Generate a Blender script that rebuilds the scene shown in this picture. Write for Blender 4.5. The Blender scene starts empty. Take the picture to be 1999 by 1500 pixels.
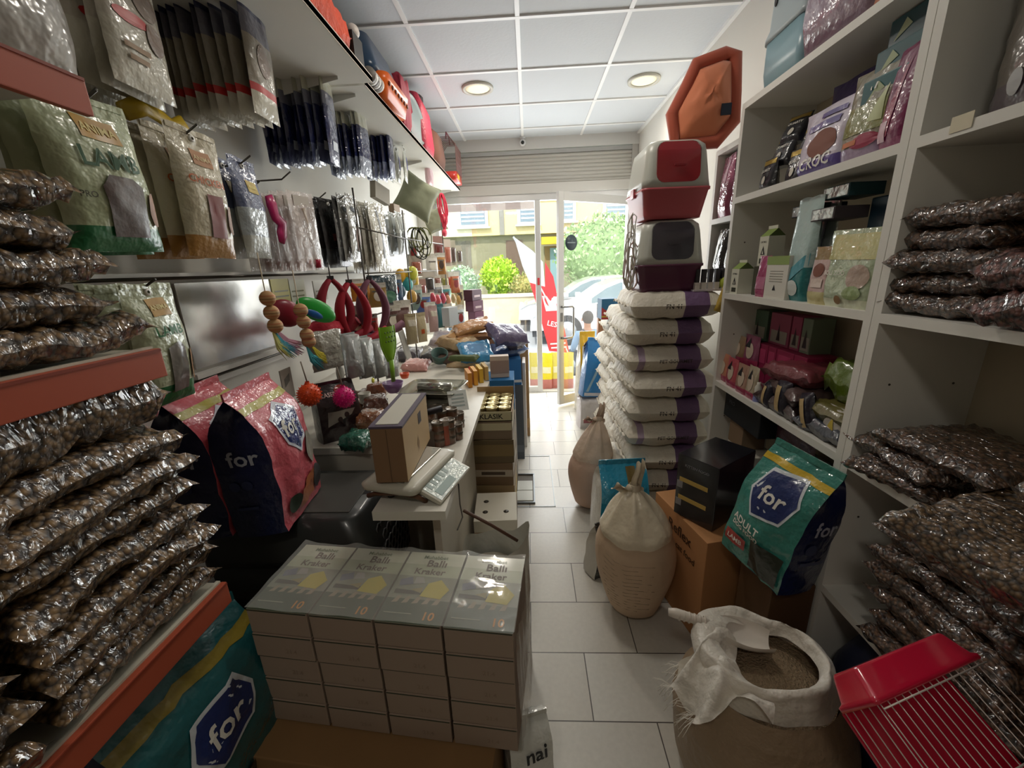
import bpy, bmesh, math, random
from mathutils import Vector, Matrix, Euler, noise as mnoise
from mathutils.geometry import tessellate_polygon
PI = math.pi
sc = bpy.context.scene
COL = sc.collection
rnd = random.Random(7)

# ---------------------------------------------------------------- camera, light, exposure
CAM_H = 1.48
def cam_basis(p=0.2815, y=0.0489, r=-0.0373):
    F = Vector((-math.sin(y)*math.cos(p), math.cos(y)*math.cos(p), -math.sin(p)))
    R = Vector((math.cos(y), math.sin(y), 0)); U = R.cross(F)
    return (math.cos(r)*R + math.sin(r)*U, -math.sin(r)*R + math.cos(r)*U, F)
CR, CU, CF = cam_basis()
cd = bpy.data.cameras.new('camera'); cam = bpy.data.objects.new('camera', cd); COL.objects.link(cam)
cd.sensor_width = 36; cd.lens = 784.0/1999*36; cd.clip_start = .02; cd.clip_end = 200
m3 = Matrix((CR, CU, -CF)).transposed()
cam.matrix_world = Matrix.Translation((0, 0, CAM_H)) @ m3.to_4x4()
sc.camera = cam
sc.view_settings.view_transform = 'Standard'; sc.view_settings.look = 'None'
sc.view_settings.gamma = 1; sc.view_settings.use_curve_mapping = False
sc.view_settings.exposure = 0.0

w = bpy.data.worlds.new('sky'); sc.world = w; w.use_nodes = True
bg = w.node_tree.nodes['Background']; bg.inputs[0].default_value = (.86, .93, 1, 1); bg.inputs[1].default_value = 2.6

def area(name, loc, target, sx, sy, energy, col, spread=180):
    l = bpy.data.lights.new(name, 'AREA'); l.shape = 'RECTANGLE'; l.size = sx; l.size_y = sy
    l.energy = energy; l.color = col; l.spread = math.radians(spread)
    o = bpy.data.objects.new(name, l); COL.objects.link(o); o.location = loc
    o.rotation_euler = (Vector(target)-Vector(loc)).to_track_quat('-Z', 'Y').to_euler(); return o
sl = bpy.data.lights.new('sun', 'SUN'); sl.energy = 4.2; sl.angle = .01; sl.color = (1, .95, .86)
so = bpy.data.objects.new('sun', sl); COL.objects.link(so); so.rotation_euler = Vector((.35, 1, -1.1)).to_track_quat('-Z', 'Y').to_euler()
area('daylight_door', (.2, 4.86, 1.25), (.1, 0, .9), 2.0, 1.9, 58, (.93, .97, 1))
area('daylight_down_street', (.2, 5.3, 2.05), (0, 1.2, 1.7), 1.8, .5, 16, (.95, .98, 1))
def lamp(name, loc, energy, size):
    l = bpy.data.lights.new(name, 'AREA'); l.shape = 'DISK'; l.size = size; l.energy = energy; l.color = (1, .93, .82)
    o = bpy.data.objects.new(name, l); COL.objects.link(o); o.location = loc
lamp('fill_lamp_behind', (-.35, -.7, 2.72), 6.5, .3)  # unseen lamp behind the camera, added to raise the interior light
lamp('downlight_lamp_left', (-.344, 3.46, 2.74), 9, .18)
lamp('downlight_lamp_right', (.88, 3.49, 2.74), 6, .18)
lamp('fill_lamp_middle', (.0, 1.9, 2.74), 7, .25)  # added fill lamp with no fixture, brightens the middle of the shop

def ray(px, py):
    return CF*784.0 + CR*(px-999.5) - CU*(py-750)
def W(px, py, x=None, y=None, z=None):
    """the point of a real plane (x=, y= or z=) seen at a pixel of the photograph"""
    d = ray(px, py)
    t = x/d.x if x is not None else (y/d.y if y is not None else (z-CAM_H)/d.z)
    return Vector((d.x*t, d.y*t, CAM_H+d.z*t))

# ---------------------------------------------------------------- materials
def lin(h):
    if not isinstance(h, str): return tuple(h)+(1,)
    h = h.lstrip('#'); o = []
    for i in (0, 2, 4):
        c = int(h[i:i+2], 16)/255; o.append(c/12.92 if c <= .04045 else ((c+.055)/1.055)**2.4)
    return (o[0], o[1], o[2], 1)
_mc = {}
def M(col, rough=.5, metal=0, coat=0, bump=0, bscale=40, var=0, vscale=8, trans=0, alpha=1, emit=0, sheen=0, spec=.5):
    key = (str(col), rough, metal, coat, bump, bscale, var, vscale, trans, alpha, emit, sheen, spec)
    if key in _mc: return _mc[key]
    m = bpy.data.materials.new('mat_'+str(len(_mc))); m.use_nodes = True; nt = m.node_tree; b = nt.nodes['Principled BSDF']
    c = lin(col); b.inputs['Base Color'].default_value = c
    b.inputs['Roughness'].default_value = rough; b.inputs['Metallic'].default_value = metal
    b.inputs['Coat Weight'].default_value = coat; b.inputs['Coat Roughness'].default_value = .12
    b.inputs['Transmission Weight'].default_value = trans; b.inputs['Alpha'].default_value = alpha
    b.inputs['Specular IOR Level'].default_value = spec
    if sheen: b.inputs['Sheen Weight'].default_value = sheen
    if emit: b.inputs['Emission Color'].default_value = c; b.inputs['Emission Strength'].default_value = emit
    tc = None
    if bump or var: tc = nt.nodes.new('ShaderNodeTexCoord')
    if bump:
        n = nt.nodes.new('ShaderNodeTexNoise'); n.inputs['Scale'].default_value = bscale; n.inputs['Detail'].default_value = 3
        nt.links.new(tc.outputs['Object'], n.inputs['Vector'])
        bp = nt.nodes.new('ShaderNodeBump'); bp.inputs['Strength'].default_value = bump; bp.inputs['Distance'].default_value = .02
        nt.links.new(n.outputs['Fac'], bp.inputs['Height']); nt.links.new(bp.outputs['Normal'], b.inputs['Normal'])
        if coat: nt.links.new(bp.outputs['Normal'], b.inputs['Coat Normal'])
    if var:
        n = nt.nodes.new('ShaderNodeTexNoise'); n.inputs['Scale'].default_value = vscale; n.inputs['Detail'].default_value = 5
        nt.links.new(tc.outputs['Object'], n.inputs['Vector'])
        mx = nt.nodes.new('ShaderNodeMix'); mx.data_type = 'RGBA'
        mx.inputs[6].default_value = tuple(x*(1-var) for x in c[:3])+(1,); mx.inputs[7].default_value = tuple(min(1, x*(1+var)) for x in c[:3])+(1,)
        nt.links.new(n.outputs['Fac'], mx.inputs[0]); nt.links.new(mx.outputs[2], b.inputs['Base Color'])
    _mc[key] = m; return m
def film(col, **k):      # glossy printed plastic bag foil
    k.setdefault('rough', .33); k.setdefault('coat', .5); k.setdefault('bump', .35); k.setdefault('bscale', 22)
    return M(col, **k)
def card(col, **k):
    k.setdefault('rough', .55); return M(col, **k)
def plastic(col, **k):
    k.setdefault('rough', .3); return M(col, **k)
def glass_mat(name, tint=(1, 1, 1), gloss=.08, rough=.02):
    m = bpy.data.materials.new(name); m.use_nodes = True; nt = m.node_tree; nt.nodes.clear()
    o = nt.nodes.new('ShaderNodeOutputMaterial'); t = nt.nodes.new('ShaderNodeBsdfTransparent'); g = nt.nodes.new('ShaderNodeBsdfGlossy')
    t.inputs[0].default_value = tint+(1,); g.inputs['Roughness'].default_value = rough
    mx = nt.nodes.new('ShaderNodeMixShader'); mx.inputs[0].default_value = gloss
    nt.links.new(t.outputs[0], mx.inputs[1]); nt.links.new(g.outputs[0], mx.inputs[2]); nt.links.new(mx.outputs[0], o.inputs[0]); return m
GLASS = glass_mat('window_glass')
CLEAR = None
def clear_film(name='clear_film', fac=.35, col=(.85, .86, .85), scale=30, strength=.8):
    m = bpy.data.materials.new(name); m.use_nodes = True; nt = m.node_tree; nt.nodes.clear()
    o = nt.nodes.new('ShaderNodeOutputMaterial'); t = nt.nodes.new('ShaderNodeBsdfTransparent'); g = nt.nodes.new('ShaderNodeBsdfPrincipled')
    g.inputs['Base Color'].default_value = col+(1,); g.inputs['Roughness'].default_value = .15; g.inputs['Coat Weight'].default_value = 1
    tc = nt.nodes.new('ShaderNodeTexCoord'); n = nt.nodes.new('ShaderNodeTexNoise'); n.inputs['Scale'].default_value = scale
    nt.links.new(tc.outputs['Object'], n.inputs['Vector'])
    bp = nt.nodes.new('ShaderNodeBump'); bp.inputs['Strength'].default_value = strength; bp.inputs['Distance'].default_value = .02
    nt.links.new(n.outputs['Fac'], bp.inputs['Height']); nt.links.new(bp.outputs['Normal'], g.inputs['Normal'])
    mx = nt.nodes.new('ShaderNodeMixShader'); mx.inputs[0].default_value = fac
    nt.links.new(t.outputs[0], mx.inputs[1]); nt.links.new(g.outputs[0], mx.inputs[2]); nt.links.new(mx.outputs[0], o.inputs[0]); return m
CLEAR = clear_film()
def kibble_mat(name, c0, c1, scale=70, crink=.9, csc=26, ax=(1, 4, 1)):
    """pellets seen through a thin glossy bag: cells for the food, stretched ridges for the film"""
    m = bpy.data.materials.new(name); m.use_nodes = True; nt = m.node_tree; b = nt.nodes['Principled BSDF']
    tc = nt.nodes.new('ShaderNodeTexCoord'); v = nt.nodes.new('ShaderNodeTexVoronoi'); v.inputs['Scale'].default_value = scale
    nt.links.new(tc.outputs['Object'], v.inputs['Vector'])
    r = nt.nodes.new('ShaderNodeValToRGB'); r.color_ramp.elements[0].color = lin(c0); r.color_ramp.elements[1].color = lin(c1)
    r.color_ramp.elements[0].position = .25; r.color_ramp.elements[1].position = .7
    nt.links.new(v.outputs['Distance'], r.inputs[0]); nt.links.new(r.outputs[0], b.inputs['Base Color'])
    b.inputs['Roughness'].default_value = .6; b.inputs['Coat Weight'].default_value = 1; b.inputs['Coat Roughness'].default_value = .055; b.inputs['Coat IOR'].default_value = 1.75
    mp = nt.nodes.new('ShaderNodeMapping'); mp.inputs['Scale'].default_value = ax
    nt.links.new(tc.outputs['Object'], mp.inputs['Vector'])
    n = nt.nodes.new('ShaderNodeTexNoise'); n.inputs['Scale'].default_value = csc; n.inputs['Detail'].default_value = 2; n.inputs['Distortion'].default_value = .6
    nt.links.new(mp.outputs[0], n.inputs['Vector'])
    bp = nt.nodes.new('ShaderNodeBump'); bp.inputs['Strength'].default_value = crink; bp.inputs['Distance'].default_value = .03
    nt.links.new(n.outputs['Fac'], bp.inputs['Height']); nt.links.new(bp.outputs['Normal'], b.inputs['Coat Normal'])
    bp2 = nt.nodes.new('ShaderNodeBump'); bp2.inputs['Strength'].default_value = .6; bp2.inputs['Distance'].default_value = .01; bp2.invert = True
    nt.links.new(v.outputs['Distance'], bp2.inputs['Height']); nt.links.new(bp2.outputs['Normal'], b.inputs['Normal'])
    return m

# ---------------------------------------------------------------- mesh building
_glyph = {}
def glyphs(s):
    if s not in _glyph:
        cu = bpy.data.curves.new('t', 'FONT'); cu.body = s; cu.resolution_u = 2; cu.offset = .018
        o = bpy.data.objects.new('t', cu); me = bpy.data.meshes.new_from_object(o)
        vs = [tuple(v.co) for v in me.vertices]; fs = [tuple(p.vertices) for p in me.polygons]
        bpy.data.objects.remove(o); bpy.data.curves.remove(cu); bpy.data.meshes.remove(me)
        x0 = min(v[0] for v in vs); x1 = max(v[0] for v in vs); y0 = min(v[1] for v in vs); y1 = max(v[1] for v in vs)
        vs = [((v[0]-(x0+x1)/2)/(x1-x0), (v[1]-(y0+y1)/2)/(x1-x0)) for v in vs]
        _glyph[s] = (vs, fs, (y1-y0)/(x1-x0))
    return _glyph[s]
def T(x=0, y=0, z=0, rz=0, rx=0, ry=0, s=1):
    return Matrix.Translation((x, y, z)) @ Euler((rx, ry, rz)).to_matrix().to_4x4() @ Matrix.Scale(s, 4)
class MB:
    def __init__(s): s.v = []; s.f = []; s.m = []; s.sm = []; s.mats = []; s.X = Matrix.Identity(4)
    def mi(s, mat):
        if mat not in s.mats: s.mats.append(mat)
        return s.mats.index(mat)
    def add(s, vs, fs, mat, X=None, smooth=False):
        b = len(s.v); XX = s.X @ X if X is not None else s.X; k = s.mi(mat) if not isinstance(mat, list) else None
        s.v += [tuple(XX @ Vector(q)) for q in vs]
        for i, f in enumerate(fs):
            s.f.append(tuple(b+j for j in f)); s.m.append(k if k is not None else s.mi(mat[i])); s.sm.append(smooth)
        return s
    def box(s, a, b, mat, X=None, bev=0, mats=None):
        """mats: dict of sides x-,x+,y-,y+,z-,z+ to material"""
        x0, y0, z0 = a; x1, y1, z1 = b
        if bev == 0:
            vs = [(x, y, z) for z in (z0, z1) for y in (y0, y1) for x in (x0, x1)]
            fs = [(0, 2, 3, 1), (4, 5, 7, 6), (0, 1, 5, 4), (2, 6, 7, 3), (0, 4, 6, 2), (1, 3, 7, 5)]
            ks = ['z-', 'z+', 'y-', 'y+', 'x-', 'x+']
            ml = [(mats or {}).get(k, mat) for k in ks]
            return s.add(vs, fs, ml, X)
        bm = bmesh.new(); bmesh.ops.create_cube(bm, size=1)
        for v in bm.verts: v.co = Vector(((x0+x1)/2+v.co.x*(x1-x0), (y0+y1)/2+v.co.y*(y1-y0), (z0+z1)/2+v.co.z*(z1-z0)))
        bmesh.ops.bevel(bm, geom=list(bm.edges), offset=bev, segments=2, profile=.6, affect='EDGES')
        bm.verts.ensure_lookup_table()
        vs = [tuple(v.co) for v in bm.verts]; fs = []; ml = []
        for f in bm.faces:
            fs.append(tuple(v.index for v in f.verts)); n = f.normal
            k = max(range(3), key=lambda i: abs(n[i])); key = 'xyz'[k]+('+' if n[k] > 0 else '-'); ml.append((mats or {}).get(key, mat))
        bm.free(); return s.add(vs, fs, ml, X, False)
    def lathe(s, prof, mat, n=20, X=None, cap=True, sq=1):
        vs = []; fs = []
        for r, z in prof:
            for i in range(n):
                a = 2*PI*i/n; vs.append((r*math.cos(a), r*math.sin(a)*sq, z))
        L = len(prof)
        for j in range(L-1):
            for i in range(n): fs.append((j*n+i, j*n+(i+1) % n, (j+1)*n+(i+1) % n, (j+1)*n+i))
        if cap: fs.append(tuple(range(n))[::-1]); fs.append(tuple((L-1)*n+i for i in range(n)))
        if isinstance(mat, list):
            mm = []
            for j in range(L-1): mm += [mat[min(j, len(mat)-1)]]*n
            if cap: mm += [mat[0], mat[-1]]
            mat = mm
        return s.add(vs, fs, mat, X, True)
    def tube(s, pts, r, mat, n=7, X=None, closed=False, flat=1):
        pts = [Vector(p) for p in pts]; vs = []; fs = []; N = len(pts); up = Vector((0, 0, 1)); prev = None
        for i, p in enumerate(pts):
            if closed: d = pts[(i+1) % N]-pts[i-1]
            else: d = pts[min(i+1, N-1)]-pts[max(i-1, 0)]
            d.normalize(); a = prev if prev is not None else (up if abs(d.z) < .9 else Vector((1, 0, 0)))
            a = (a-d*a.dot(d)); a = a.normalized() if a.length > 1e-6 else d.orthogonal().normalized(); prev = a; b = d.cross(a)
            rr = r[i] if isinstance(r, (list, tuple)) else r
            for k in range(n):
                t = 2*PI*k/n; vs.append(tuple(p+a*math.cos(t)*rr+b*math.sin(t)*rr*flat))
        R = N if closed else N-1
        for i in range(R):
            for k in range(n): fs.append((i*n+k, i*n+(k+1) % n, ((i+1) % N)*n+(k+1) % n, ((i+1) % N)*n+k))
        if not closed: fs.append(tuple(range(n))[::-1]); fs.append(tuple((N-1)*n+k for k in range(n)))
        return s.add(vs, fs, mat, X, True)
    def grid(s, fn, nu, nv, mat, X=None, smooth=True, closeu=False):
        vs = [tuple(fn(i/nu, j/nv)) for j in range(nv+1) for i in range(nu+(0 if closeu else 1))]; fs = []; w = nu+(0 if closeu else 1)
        for j in range(nv):
            for i in range(nu): fs.append((j*w+i, j*w+(i+1) % w, (j+1)*w+(i+1) % w, (j+1)*w+i))
        if callable(mat): mat = [mat((i+.5)/nu, (j+.5)/nv) for j in range(nv) for i in range(nu)]
        return s.add(vs, fs, mat, X, smooth)
    def sphere(s, c, r, mat, n=14, X=None, sc3=(1, 1, 1)):
        def f(u, v):
            a = 2*PI*u; b = PI*v-PI/2
            return (c[0]+r*sc3[0]*math.cos(b)*math.cos(a), c[1]+r*sc3[1]*math.cos(b)*math.sin(a), c[2]+r*sc3[2]*math.sin(b))
        return s.grid(f, n, n//2+1, mat, X, closeu=True)
    def poly(s, pts, mat, fn=None, sub=0, X=None):
        vs = [tuple(p) for p in pts]; tr = [list(t) for t in tessellate_polygon([[Vector((p[0], p[1], 0)) for p in pts]])]
        for _ in range(sub):
            nt = []; cache = {}
            def mid(a, b):
                k = (min(a, b), max(a, b))
                if k not in cache: cache[k] = len(vs); vs.append(tuple((vs[a][i]+vs[b][i])/2 for i in range(2)))
                return cache[k]
            for a, b, c in tr:
                ab, bc, ca = mid(a, b), mid(b, c), mid(c, a); nt += [[a, ab, ca], [ab, b, bc], [ca, bc, c], [ab, bc, ca]]
            tr = nt
        out = [tuple(fn(*v)) if fn else (v[0], v[1], 0) for v in vs]
        return s.add(out, tr, mat, X, True)
    def text(s, st, cx, cz, width, mat, fn, rot=0, X=None, maxh=None):
        vs, fs, asp = glyphs(st); c, n = math.cos(rot), math.sin(rot)
        hs = 1 if maxh is None else min(1, maxh/(asp*width))
        out = [tuple(fn(cx+(a*c-b*hs*n)*width, cz+(a*n+b*hs*c)*width)) for a, b in vs]
        return s.add(out, fs, mat, X)
    def build(s, name, parent=None, loc=None, rot=None, bevel=None):
        me = bpy.data.meshes.new(name); me.from_pydata(s.v, [], s.f); me.update()
        for m in s.mats: me.materials.append(m)
        me.polygons.foreach_set('material_index', s.m); me.polygons.foreach_set('use_smooth', s.sm); me.update()
        o = bpy.data.objects.new(name, me); COL.objects.link(o)
        if parent is not None: o.parent = parent
        if loc is not None: o.location = loc
        if rot is not None: o.rotation_euler = rot
        return o
def tag(o, label, cat, group=None, kind=None):
    if label: o['label'] = label
    if cat: o['category'] = cat
    if group: o['group'] = group
    if kind: o['kind'] = kind
    return o
def thing(name, label, cat, loc=(0, 0, 0), rz=0, group=None, rx=0, ry=0):
    o = bpy.data.objects.new(name, None); COL.objects.link(o); o.empty_display_size = .05
    o.location = loc; o.rotation_euler = (rx, ry, rz); return tag(o, label, cat, group)
def struct(mb, name, parent=None):
    o = mb.build(name, parent)
    if parent is None: o['kind'] = 'structure'
    return o
def kids(o): return [c for c in bpy.data.objects if c.parent == o]
def dup(o, label=None, loc=None, rot=None, scale=None, group=None, parent=None, _k=None):
    c = o.copy(); COL.objects.link(c)
    if parent is not None: c.parent = parent
    for ch in kids(o): dup(ch, parent=c)
    if label: c['label'] = label
    if group: c['group'] = group
    if loc is not None: c.location = loc
    if rot is not None: c.rotation_euler = rot if not isinstance(rot, (int, float)) else (0, 0, rot)
    if scale is not None: c.scale = scale if not isinstance(scale, (int, float)) else (scale,)*3
    return c
ORD = ['first', 'second', 'third', 'fourth', 'fifth', 'sixth', 'seventh', 'eighth', 'ninth', 'tenth', 'eleventh', 'twelfth']
def fbm(x, y, z=0): return mnoise.noise(Vector((x, y, z)))

# ---------------------------------------------------------------- bags and boxes
def bil(fn, nu, nv):
    # the faceted surface of a grid, so that prints lie flush on it
    G = [[Vector(fn(i/nu, j/nv)) for i in range(nu+1)] for j in range(nv+1)]
    def g(a, b):
        x = min(nu-1e-6, max(0, a*nu)); y = min(nv-1e-6, max(0, b*nv)); i, j = int(x), int(y); x -= i; y -= j
        return (G[j][i]*(1-x)+G[j][i+1]*x)*(1-y)+(G[j+1][i]*(1-x)+G[j+1][i+1]*x)*y
    return g
def pouch(w, h, d, zones, prints=(), style='hang', seed=0, taper=0, back=None, nu=12, nv=18, wrk=1.0, hole=True):
    """local: x width, z up from 0, front faces -y. zones: [(v_top, material)...]; prints on the front"""
    mb = MB()
    def prof(u, v):
        e = max(0, 1-abs(u)**3.2)**.5
        if style == 'hang': p = (math.sin(PI*min(1, max(0, v/.86)))**.6 if v < .86 else 0)
        elif style == 'stand': p = min(1, .55+v*3)*max(0, 1-v**1.6)**.8; e = max(0, 1-abs(u)**5)**.5
        elif style == 'block': p = 1 if v < .72 else max(0, 1-((v-.72)/.28))**.8; e = max(0, 1-abs(u)**14)**.5
        else: p = max(0, 1-abs(2*v-1)**2.6)**.55
        return e*p
    def S(u, v, side):
        wf = 1-taper*v; p = prof(u, v)
        wr = wrk*w*.022*(fbm(u*2.2+seed*7.3, v*4.1+seed, side*3)+.5*fbm(u*6+seed, v*9, side*5+1))
        edge = .006*math.sin(v*37+seed)*w*wrk if abs(u) > .93 else 0
        return Vector((u*w/2*wf+edge, -side*(d/2*p+wr*min(1, p*2+.15)), v*h+.02*h*wrk*fbm(u*1.3, seed*3.1)*v))
    def mz(u, v):
        for vt, m in zones:
            if v <= vt: return m
        return zones[-1][1]
    mb.grid(lambda a, b: S(2*a-1, b, 1), nu, nv, mz)
    bk = back or None
    mb.grid(lambda a, b: S(1-2*a, b, -1), nu, nv, (lambda u, v: bk) if bk else mz)
    if style in ('stand', 'block'):
        mb.grid(lambda a, b: S(2*a-1, 0, 1)*(1-b)+S(2*a-1, 0, -1)*b, nu, 1, bk or zones[0][1])
    SB = bil(lambda a, b: S(2*a-1, b, 1), nu, nv)
    def on(off): return lambda u, v: SB((max(-1, min(1, u))+1)/2, max(0, min(1, v)))+Vector((0, -off, 0))
    for i, p in enumerate(prints):
        off = .0018+.0006*i
        if p[0] == 'rect': mb.poly([(p[1], p[2]), (p[3], p[2]), (p[3], p[4]), (p[1], p[4])], p[5], on(off), 3)
        elif p[0] == 'poly': mb.poly(p[1], p[2], on(off), 3)
        elif p[0] == 'ell': mb.poly([(p[1]+p[3]*math.cos(2*PI*k/16), p[2]+p[4]*math.sin(2*PI*k/16)) for k in range(16)], p[5], on(off), 2)
        elif p[0] == 'txt':
            f = on(off+.001); ar = w/2/h
            mb.text(p[1], 0, 0, 1, p[5], lambda a, b, p=p, f=f, ar=ar: f(p[2]+a*p[4], p[3]+b*p[4]*ar))
    return mb
def hang_hole(mb, w, h): return mb
def make_pouch(name, label, cat, mb, loc, rz=0, rx=0, ry=0, group=None, seal=None, w=.1, h=.2, gusset=None):
    t = thing(name, label, cat, loc, rz, group, rx, ry)
    mb.build('pouch_body', t)
    if seal:
        s = MB(); s.box((-w/2, -.0022, h*.965), (w/2, .0022, h*1.0), seal); s.build('top_seal', t)
    return t
def pillow_mb(lx, ly, t, mat, seed=0, pinch=.9, sag=0, nu=26, nv=20, seam=.02, ridges=1.0, seam_mat=None):
    """filled bag lying flat: centre at origin, rests on z=0; corners stay sharp like a heat-sealed bag"""
    mb = MB()
    def S(a, b, side):
        u, v = 2*a-1, 2*b-1; U = math.copysign(abs(u)**.8, u); V = math.copysign(abs(v)**.8, v)
        p = (max(0, 1-abs(U)**6.0)*max(0, 1-abs(V)**5.0))**.42
        inx = 1-.10*pinch*(1-V*V)*abs(U)**2; iny = 1-.08*pinch*(1-U*U)*abs(V)**2
        e = max(0, abs(U)-.55)/.45; g = max(0, abs(V)-.55)/.45
        rd = ridges*t*.10*(math.sin(V*23+seed+3*fbm(U*2, V*2, seed))*e+math.sin(U*21+seed*2+3*fbm(U, V*3, seed))*g)*min(1, p*2.5)
        lump = t*.09*fbm(U*3+seed, V*3-seed, side)+t*.04*fbm(U*9, V*9+seed, side)
        z = t/2+side*(t/2*p+(rd+lump)*min(1, p*3))
        z += t*.22*(abs(U)**4+abs(V)**4)*fbm(U*2+seed*5, V*2)*1.2-sag*U*U
        return Vector((U*lx/2*inx, V*ly/2*iny, max(z, .001-sag)))
    mb.grid(lambda a, b: S(a, b, 1), nu, nv, mat); mb.grid(lambda a, b: S(1-a, b, -1), nu, nv, mat)
    return mb
def carton_mb(w, d, h, mat, tape=None, mats=None, bev=.002):
    mb = MB(); mb.box((-w/2, -d/2, 0), (w/2, d/2, h), mat, bev=bev, mats=mats)
    if tape:
        mb.box((-.02, -d/2-.0008, h-.06), (.02, d/2+.0008, h+.0008), tape)
        mb.box((-w/2, -.0006, h), (w/2, .0006, h+.001), M('#4a3826'))
    return mb
def front_fn(y): return lambda a, b: (a, y, b)
def top_fn(z): return lambda a, b: (a, b, z)
def sidex_fn(x, sgn=1): return lambda a, b: (x, a*sgn, b)
# ================================================================ the room
def nodes_of(m): return m.node_tree.nodes, m.node_tree.links
def tile_floor():
    m = bpy.data.materials.new('floor_tiles'); m.use_nodes = True; n, l = nodes_of(m); b = n['Principled BSDF']
    tc = n.new('ShaderNodeTexCoord'); mp = n.new('ShaderNodeMapping'); mp.inputs['Location'].default_value = (-.395+.42*4, -.993+.2515*8, 0)
    br = n.new('ShaderNodeTexBrick'); br.offset = .5; br.inputs['Scale'].default_value = 1
    br.inputs['Brick Width'].default_value = .42; br.inputs['Row Height'].default_value = .2515; br.inputs['Mortar Size'].default_value = .0022
    br.inputs['Mortar Smooth'].default_value = .2; br.inputs['Color1'].default_value = lin('#dcd9d0'); br.inputs['Color2'].default_value = lin('#d2cdc2')
    br.inputs['Mortar'].default_value = lin('#56504a')
    l.new(tc.outputs['Object'], mp.inputs[0]); l.new(mp.outputs[0], br.inputs[0])
    no = n.new('ShaderNodeTexNoise'); no.inputs['Scale'].default_value = 60; no.inputs['Detail'].default_value = 6; l.new(tc.outputs['Object'], no.inputs['Vector'])
    mx = n.new('ShaderNodeMix'); mx.data_type = 'RGBA'; mx.blend_type = 'MULTIPLY'; mx.inputs[0].default_value = .18
    l.new(br.outputs[0], mx.inputs[6]); l.new(no.outputs['Fac'], mx.inputs[7])
    l.new(mx.outputs[2], b.inputs['Base Color']); b.inputs['Roughness'].default_value = .28
    bp = n.new('ShaderNodeBump'); bp.inputs['Strength'].default_value = .15; l.new(br.outputs['Fac'], bp.inputs['Height']); bp.invert = True; l.new(bp.outputs[0], b.inputs['Normal'])
    return m
WHITE = M('#e4e2da', rough=.5, var=.04, vscale=3)
WALLW = M('#dedbd2', rough=.7, var=.04, vscale=2)
mb = MB(); mb.box((-1.35, -1.6, -.1), (1.3, 4.78, 0), tile_floor()); struct(mb, 'floor')
TILE = M('#d3d7da', rough=.8, var=.05, vscale=1.2, bump=.05, bscale=60)
mb = MB(); mb.box((-1.35, -1.6, 2.772), (1.3, 4.8, 2.85), TILE); struct(mb, 'ceiling')
TB = M('#f2f2ef', rough=.4)
mb = MB()
for k in range(-3, 4):
    x = -.026+.6*k
    if -1.3 < x < 1.2: mb.box((x-.012, -1.55, 2.764), (x+.012, 4.7, 2.7725), TB)
for k in range(-5, 6):
    y = 3.21+.6*k
    if -1.5 < y < 4.7: mb.box((-1.25, y-.012, 2.763), (1.17, y+.012, 2.7725), TB)
mb.box((1.145, -1.55, 2.752), (1.17, 4.7, 2.7725), TB)
struct(mb, 'trim_1')
mb = MB(); mb.box((-1.32, -1.6, 0), (-1.22, 4.8, 2.78), WALLW); struct(mb, 'wall_left')
mb = MB(); mb.box((1.17, -1.6, 0), (1.3, 4.8, 2.78), WALLW); struct(mb, 'wall_right')
mb = MB(); mb.box((-1.32, -1.7, 0), (1.3, -1.6, 2.78), M('#8d867a', rough=.8)); struct(mb, 'wall_back')
# front wall: header band and the strip left of the glazing
ALU = M('#c9c8c6', rough=.35, metal=.35)
mb = MB(); mb.box((-1.32, 4.70, 2.66), (1.17, 4.8, 2.78), M('#d4d3cf', rough=.5))
mb.box((-1.32, 4.72, 0), (-1.02, 4.8, 2.7), WALLW); struct(mb, 'wall_front')
# ---- roller shutter drawn up behind the header
t = thing('roller_shutter', 'grey slatted steel roller shutter pulled up above the glass door', 'shutter', (0, 4.74, 2.3))
mb = MB(); z = 2.385
SL = M('#b9b6ae', rough=.45, metal=.2)
for k in range(8):
    z0 = 2.33+k*.036
    mb.grid(lambda a, b: (-1.0+a*2.16, -.012+(-.011*math.sin(PI*b)), z0-2.3+b*.036), 1, 5, SL)
mb.build('slat_curtain', t)
mb = MB(); mb.box((-1.02, -.045, -.06), (1.16, .01, .034), M('#c2bfb8', rough=.5)); mb.build('bottom_casing', t)
mb = MB(); mb.box((-1.0, -.03, .318), (1.12, .01, .352), M('#a9a9a6', rough=.4)); mb.build('upper_bar', t)
mb = MB(); mb.box((1.105, -.035, -.05), (1.165, .02, .36), M('#b4b1ab', rough=.4)); mb.build('guide_rail', t)
# ---- fixed glazing (window_1), frame and mullion
mb = MB()
mb.box((.085, 4.715, 0), (.145, 4.785, 2.17), ALU, bev=.003)
mb.box((-1.02, 4.72, 2.17), (1.17, 4.78, 2.26), ALU, bev=.003)
mb.box((-1.02, 4.72, 0), (.1, 4.78, .07), ALU, bev=.003)
mb.box((-1.03, 4.722, .07), (-.98, 4.778, 2.17), ALU)
mb.box((1.115, 4.722, 0), (1.169, 4.778, 2.17), ALU, bev=.003)
wf = struct(mb, 'window_1')
g = MB(); g.box((-.98, 4.748, .07), (.085, 4.754, 2.17), GLASS); g.build('glass_pane', wf)
m_ = MB(); m_.box((.103, 4.708, 1.28), (.127, 4.7148, 1.36), M('#c43038')); m_.build('sticker', wf)
mb = MB(); mb.box((.145, 4.71, -.01), (1.115, 4.79, .012), M('#b7b4ae', rough=.4, metal=.4)); struct(mb, 'trim_2')
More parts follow.
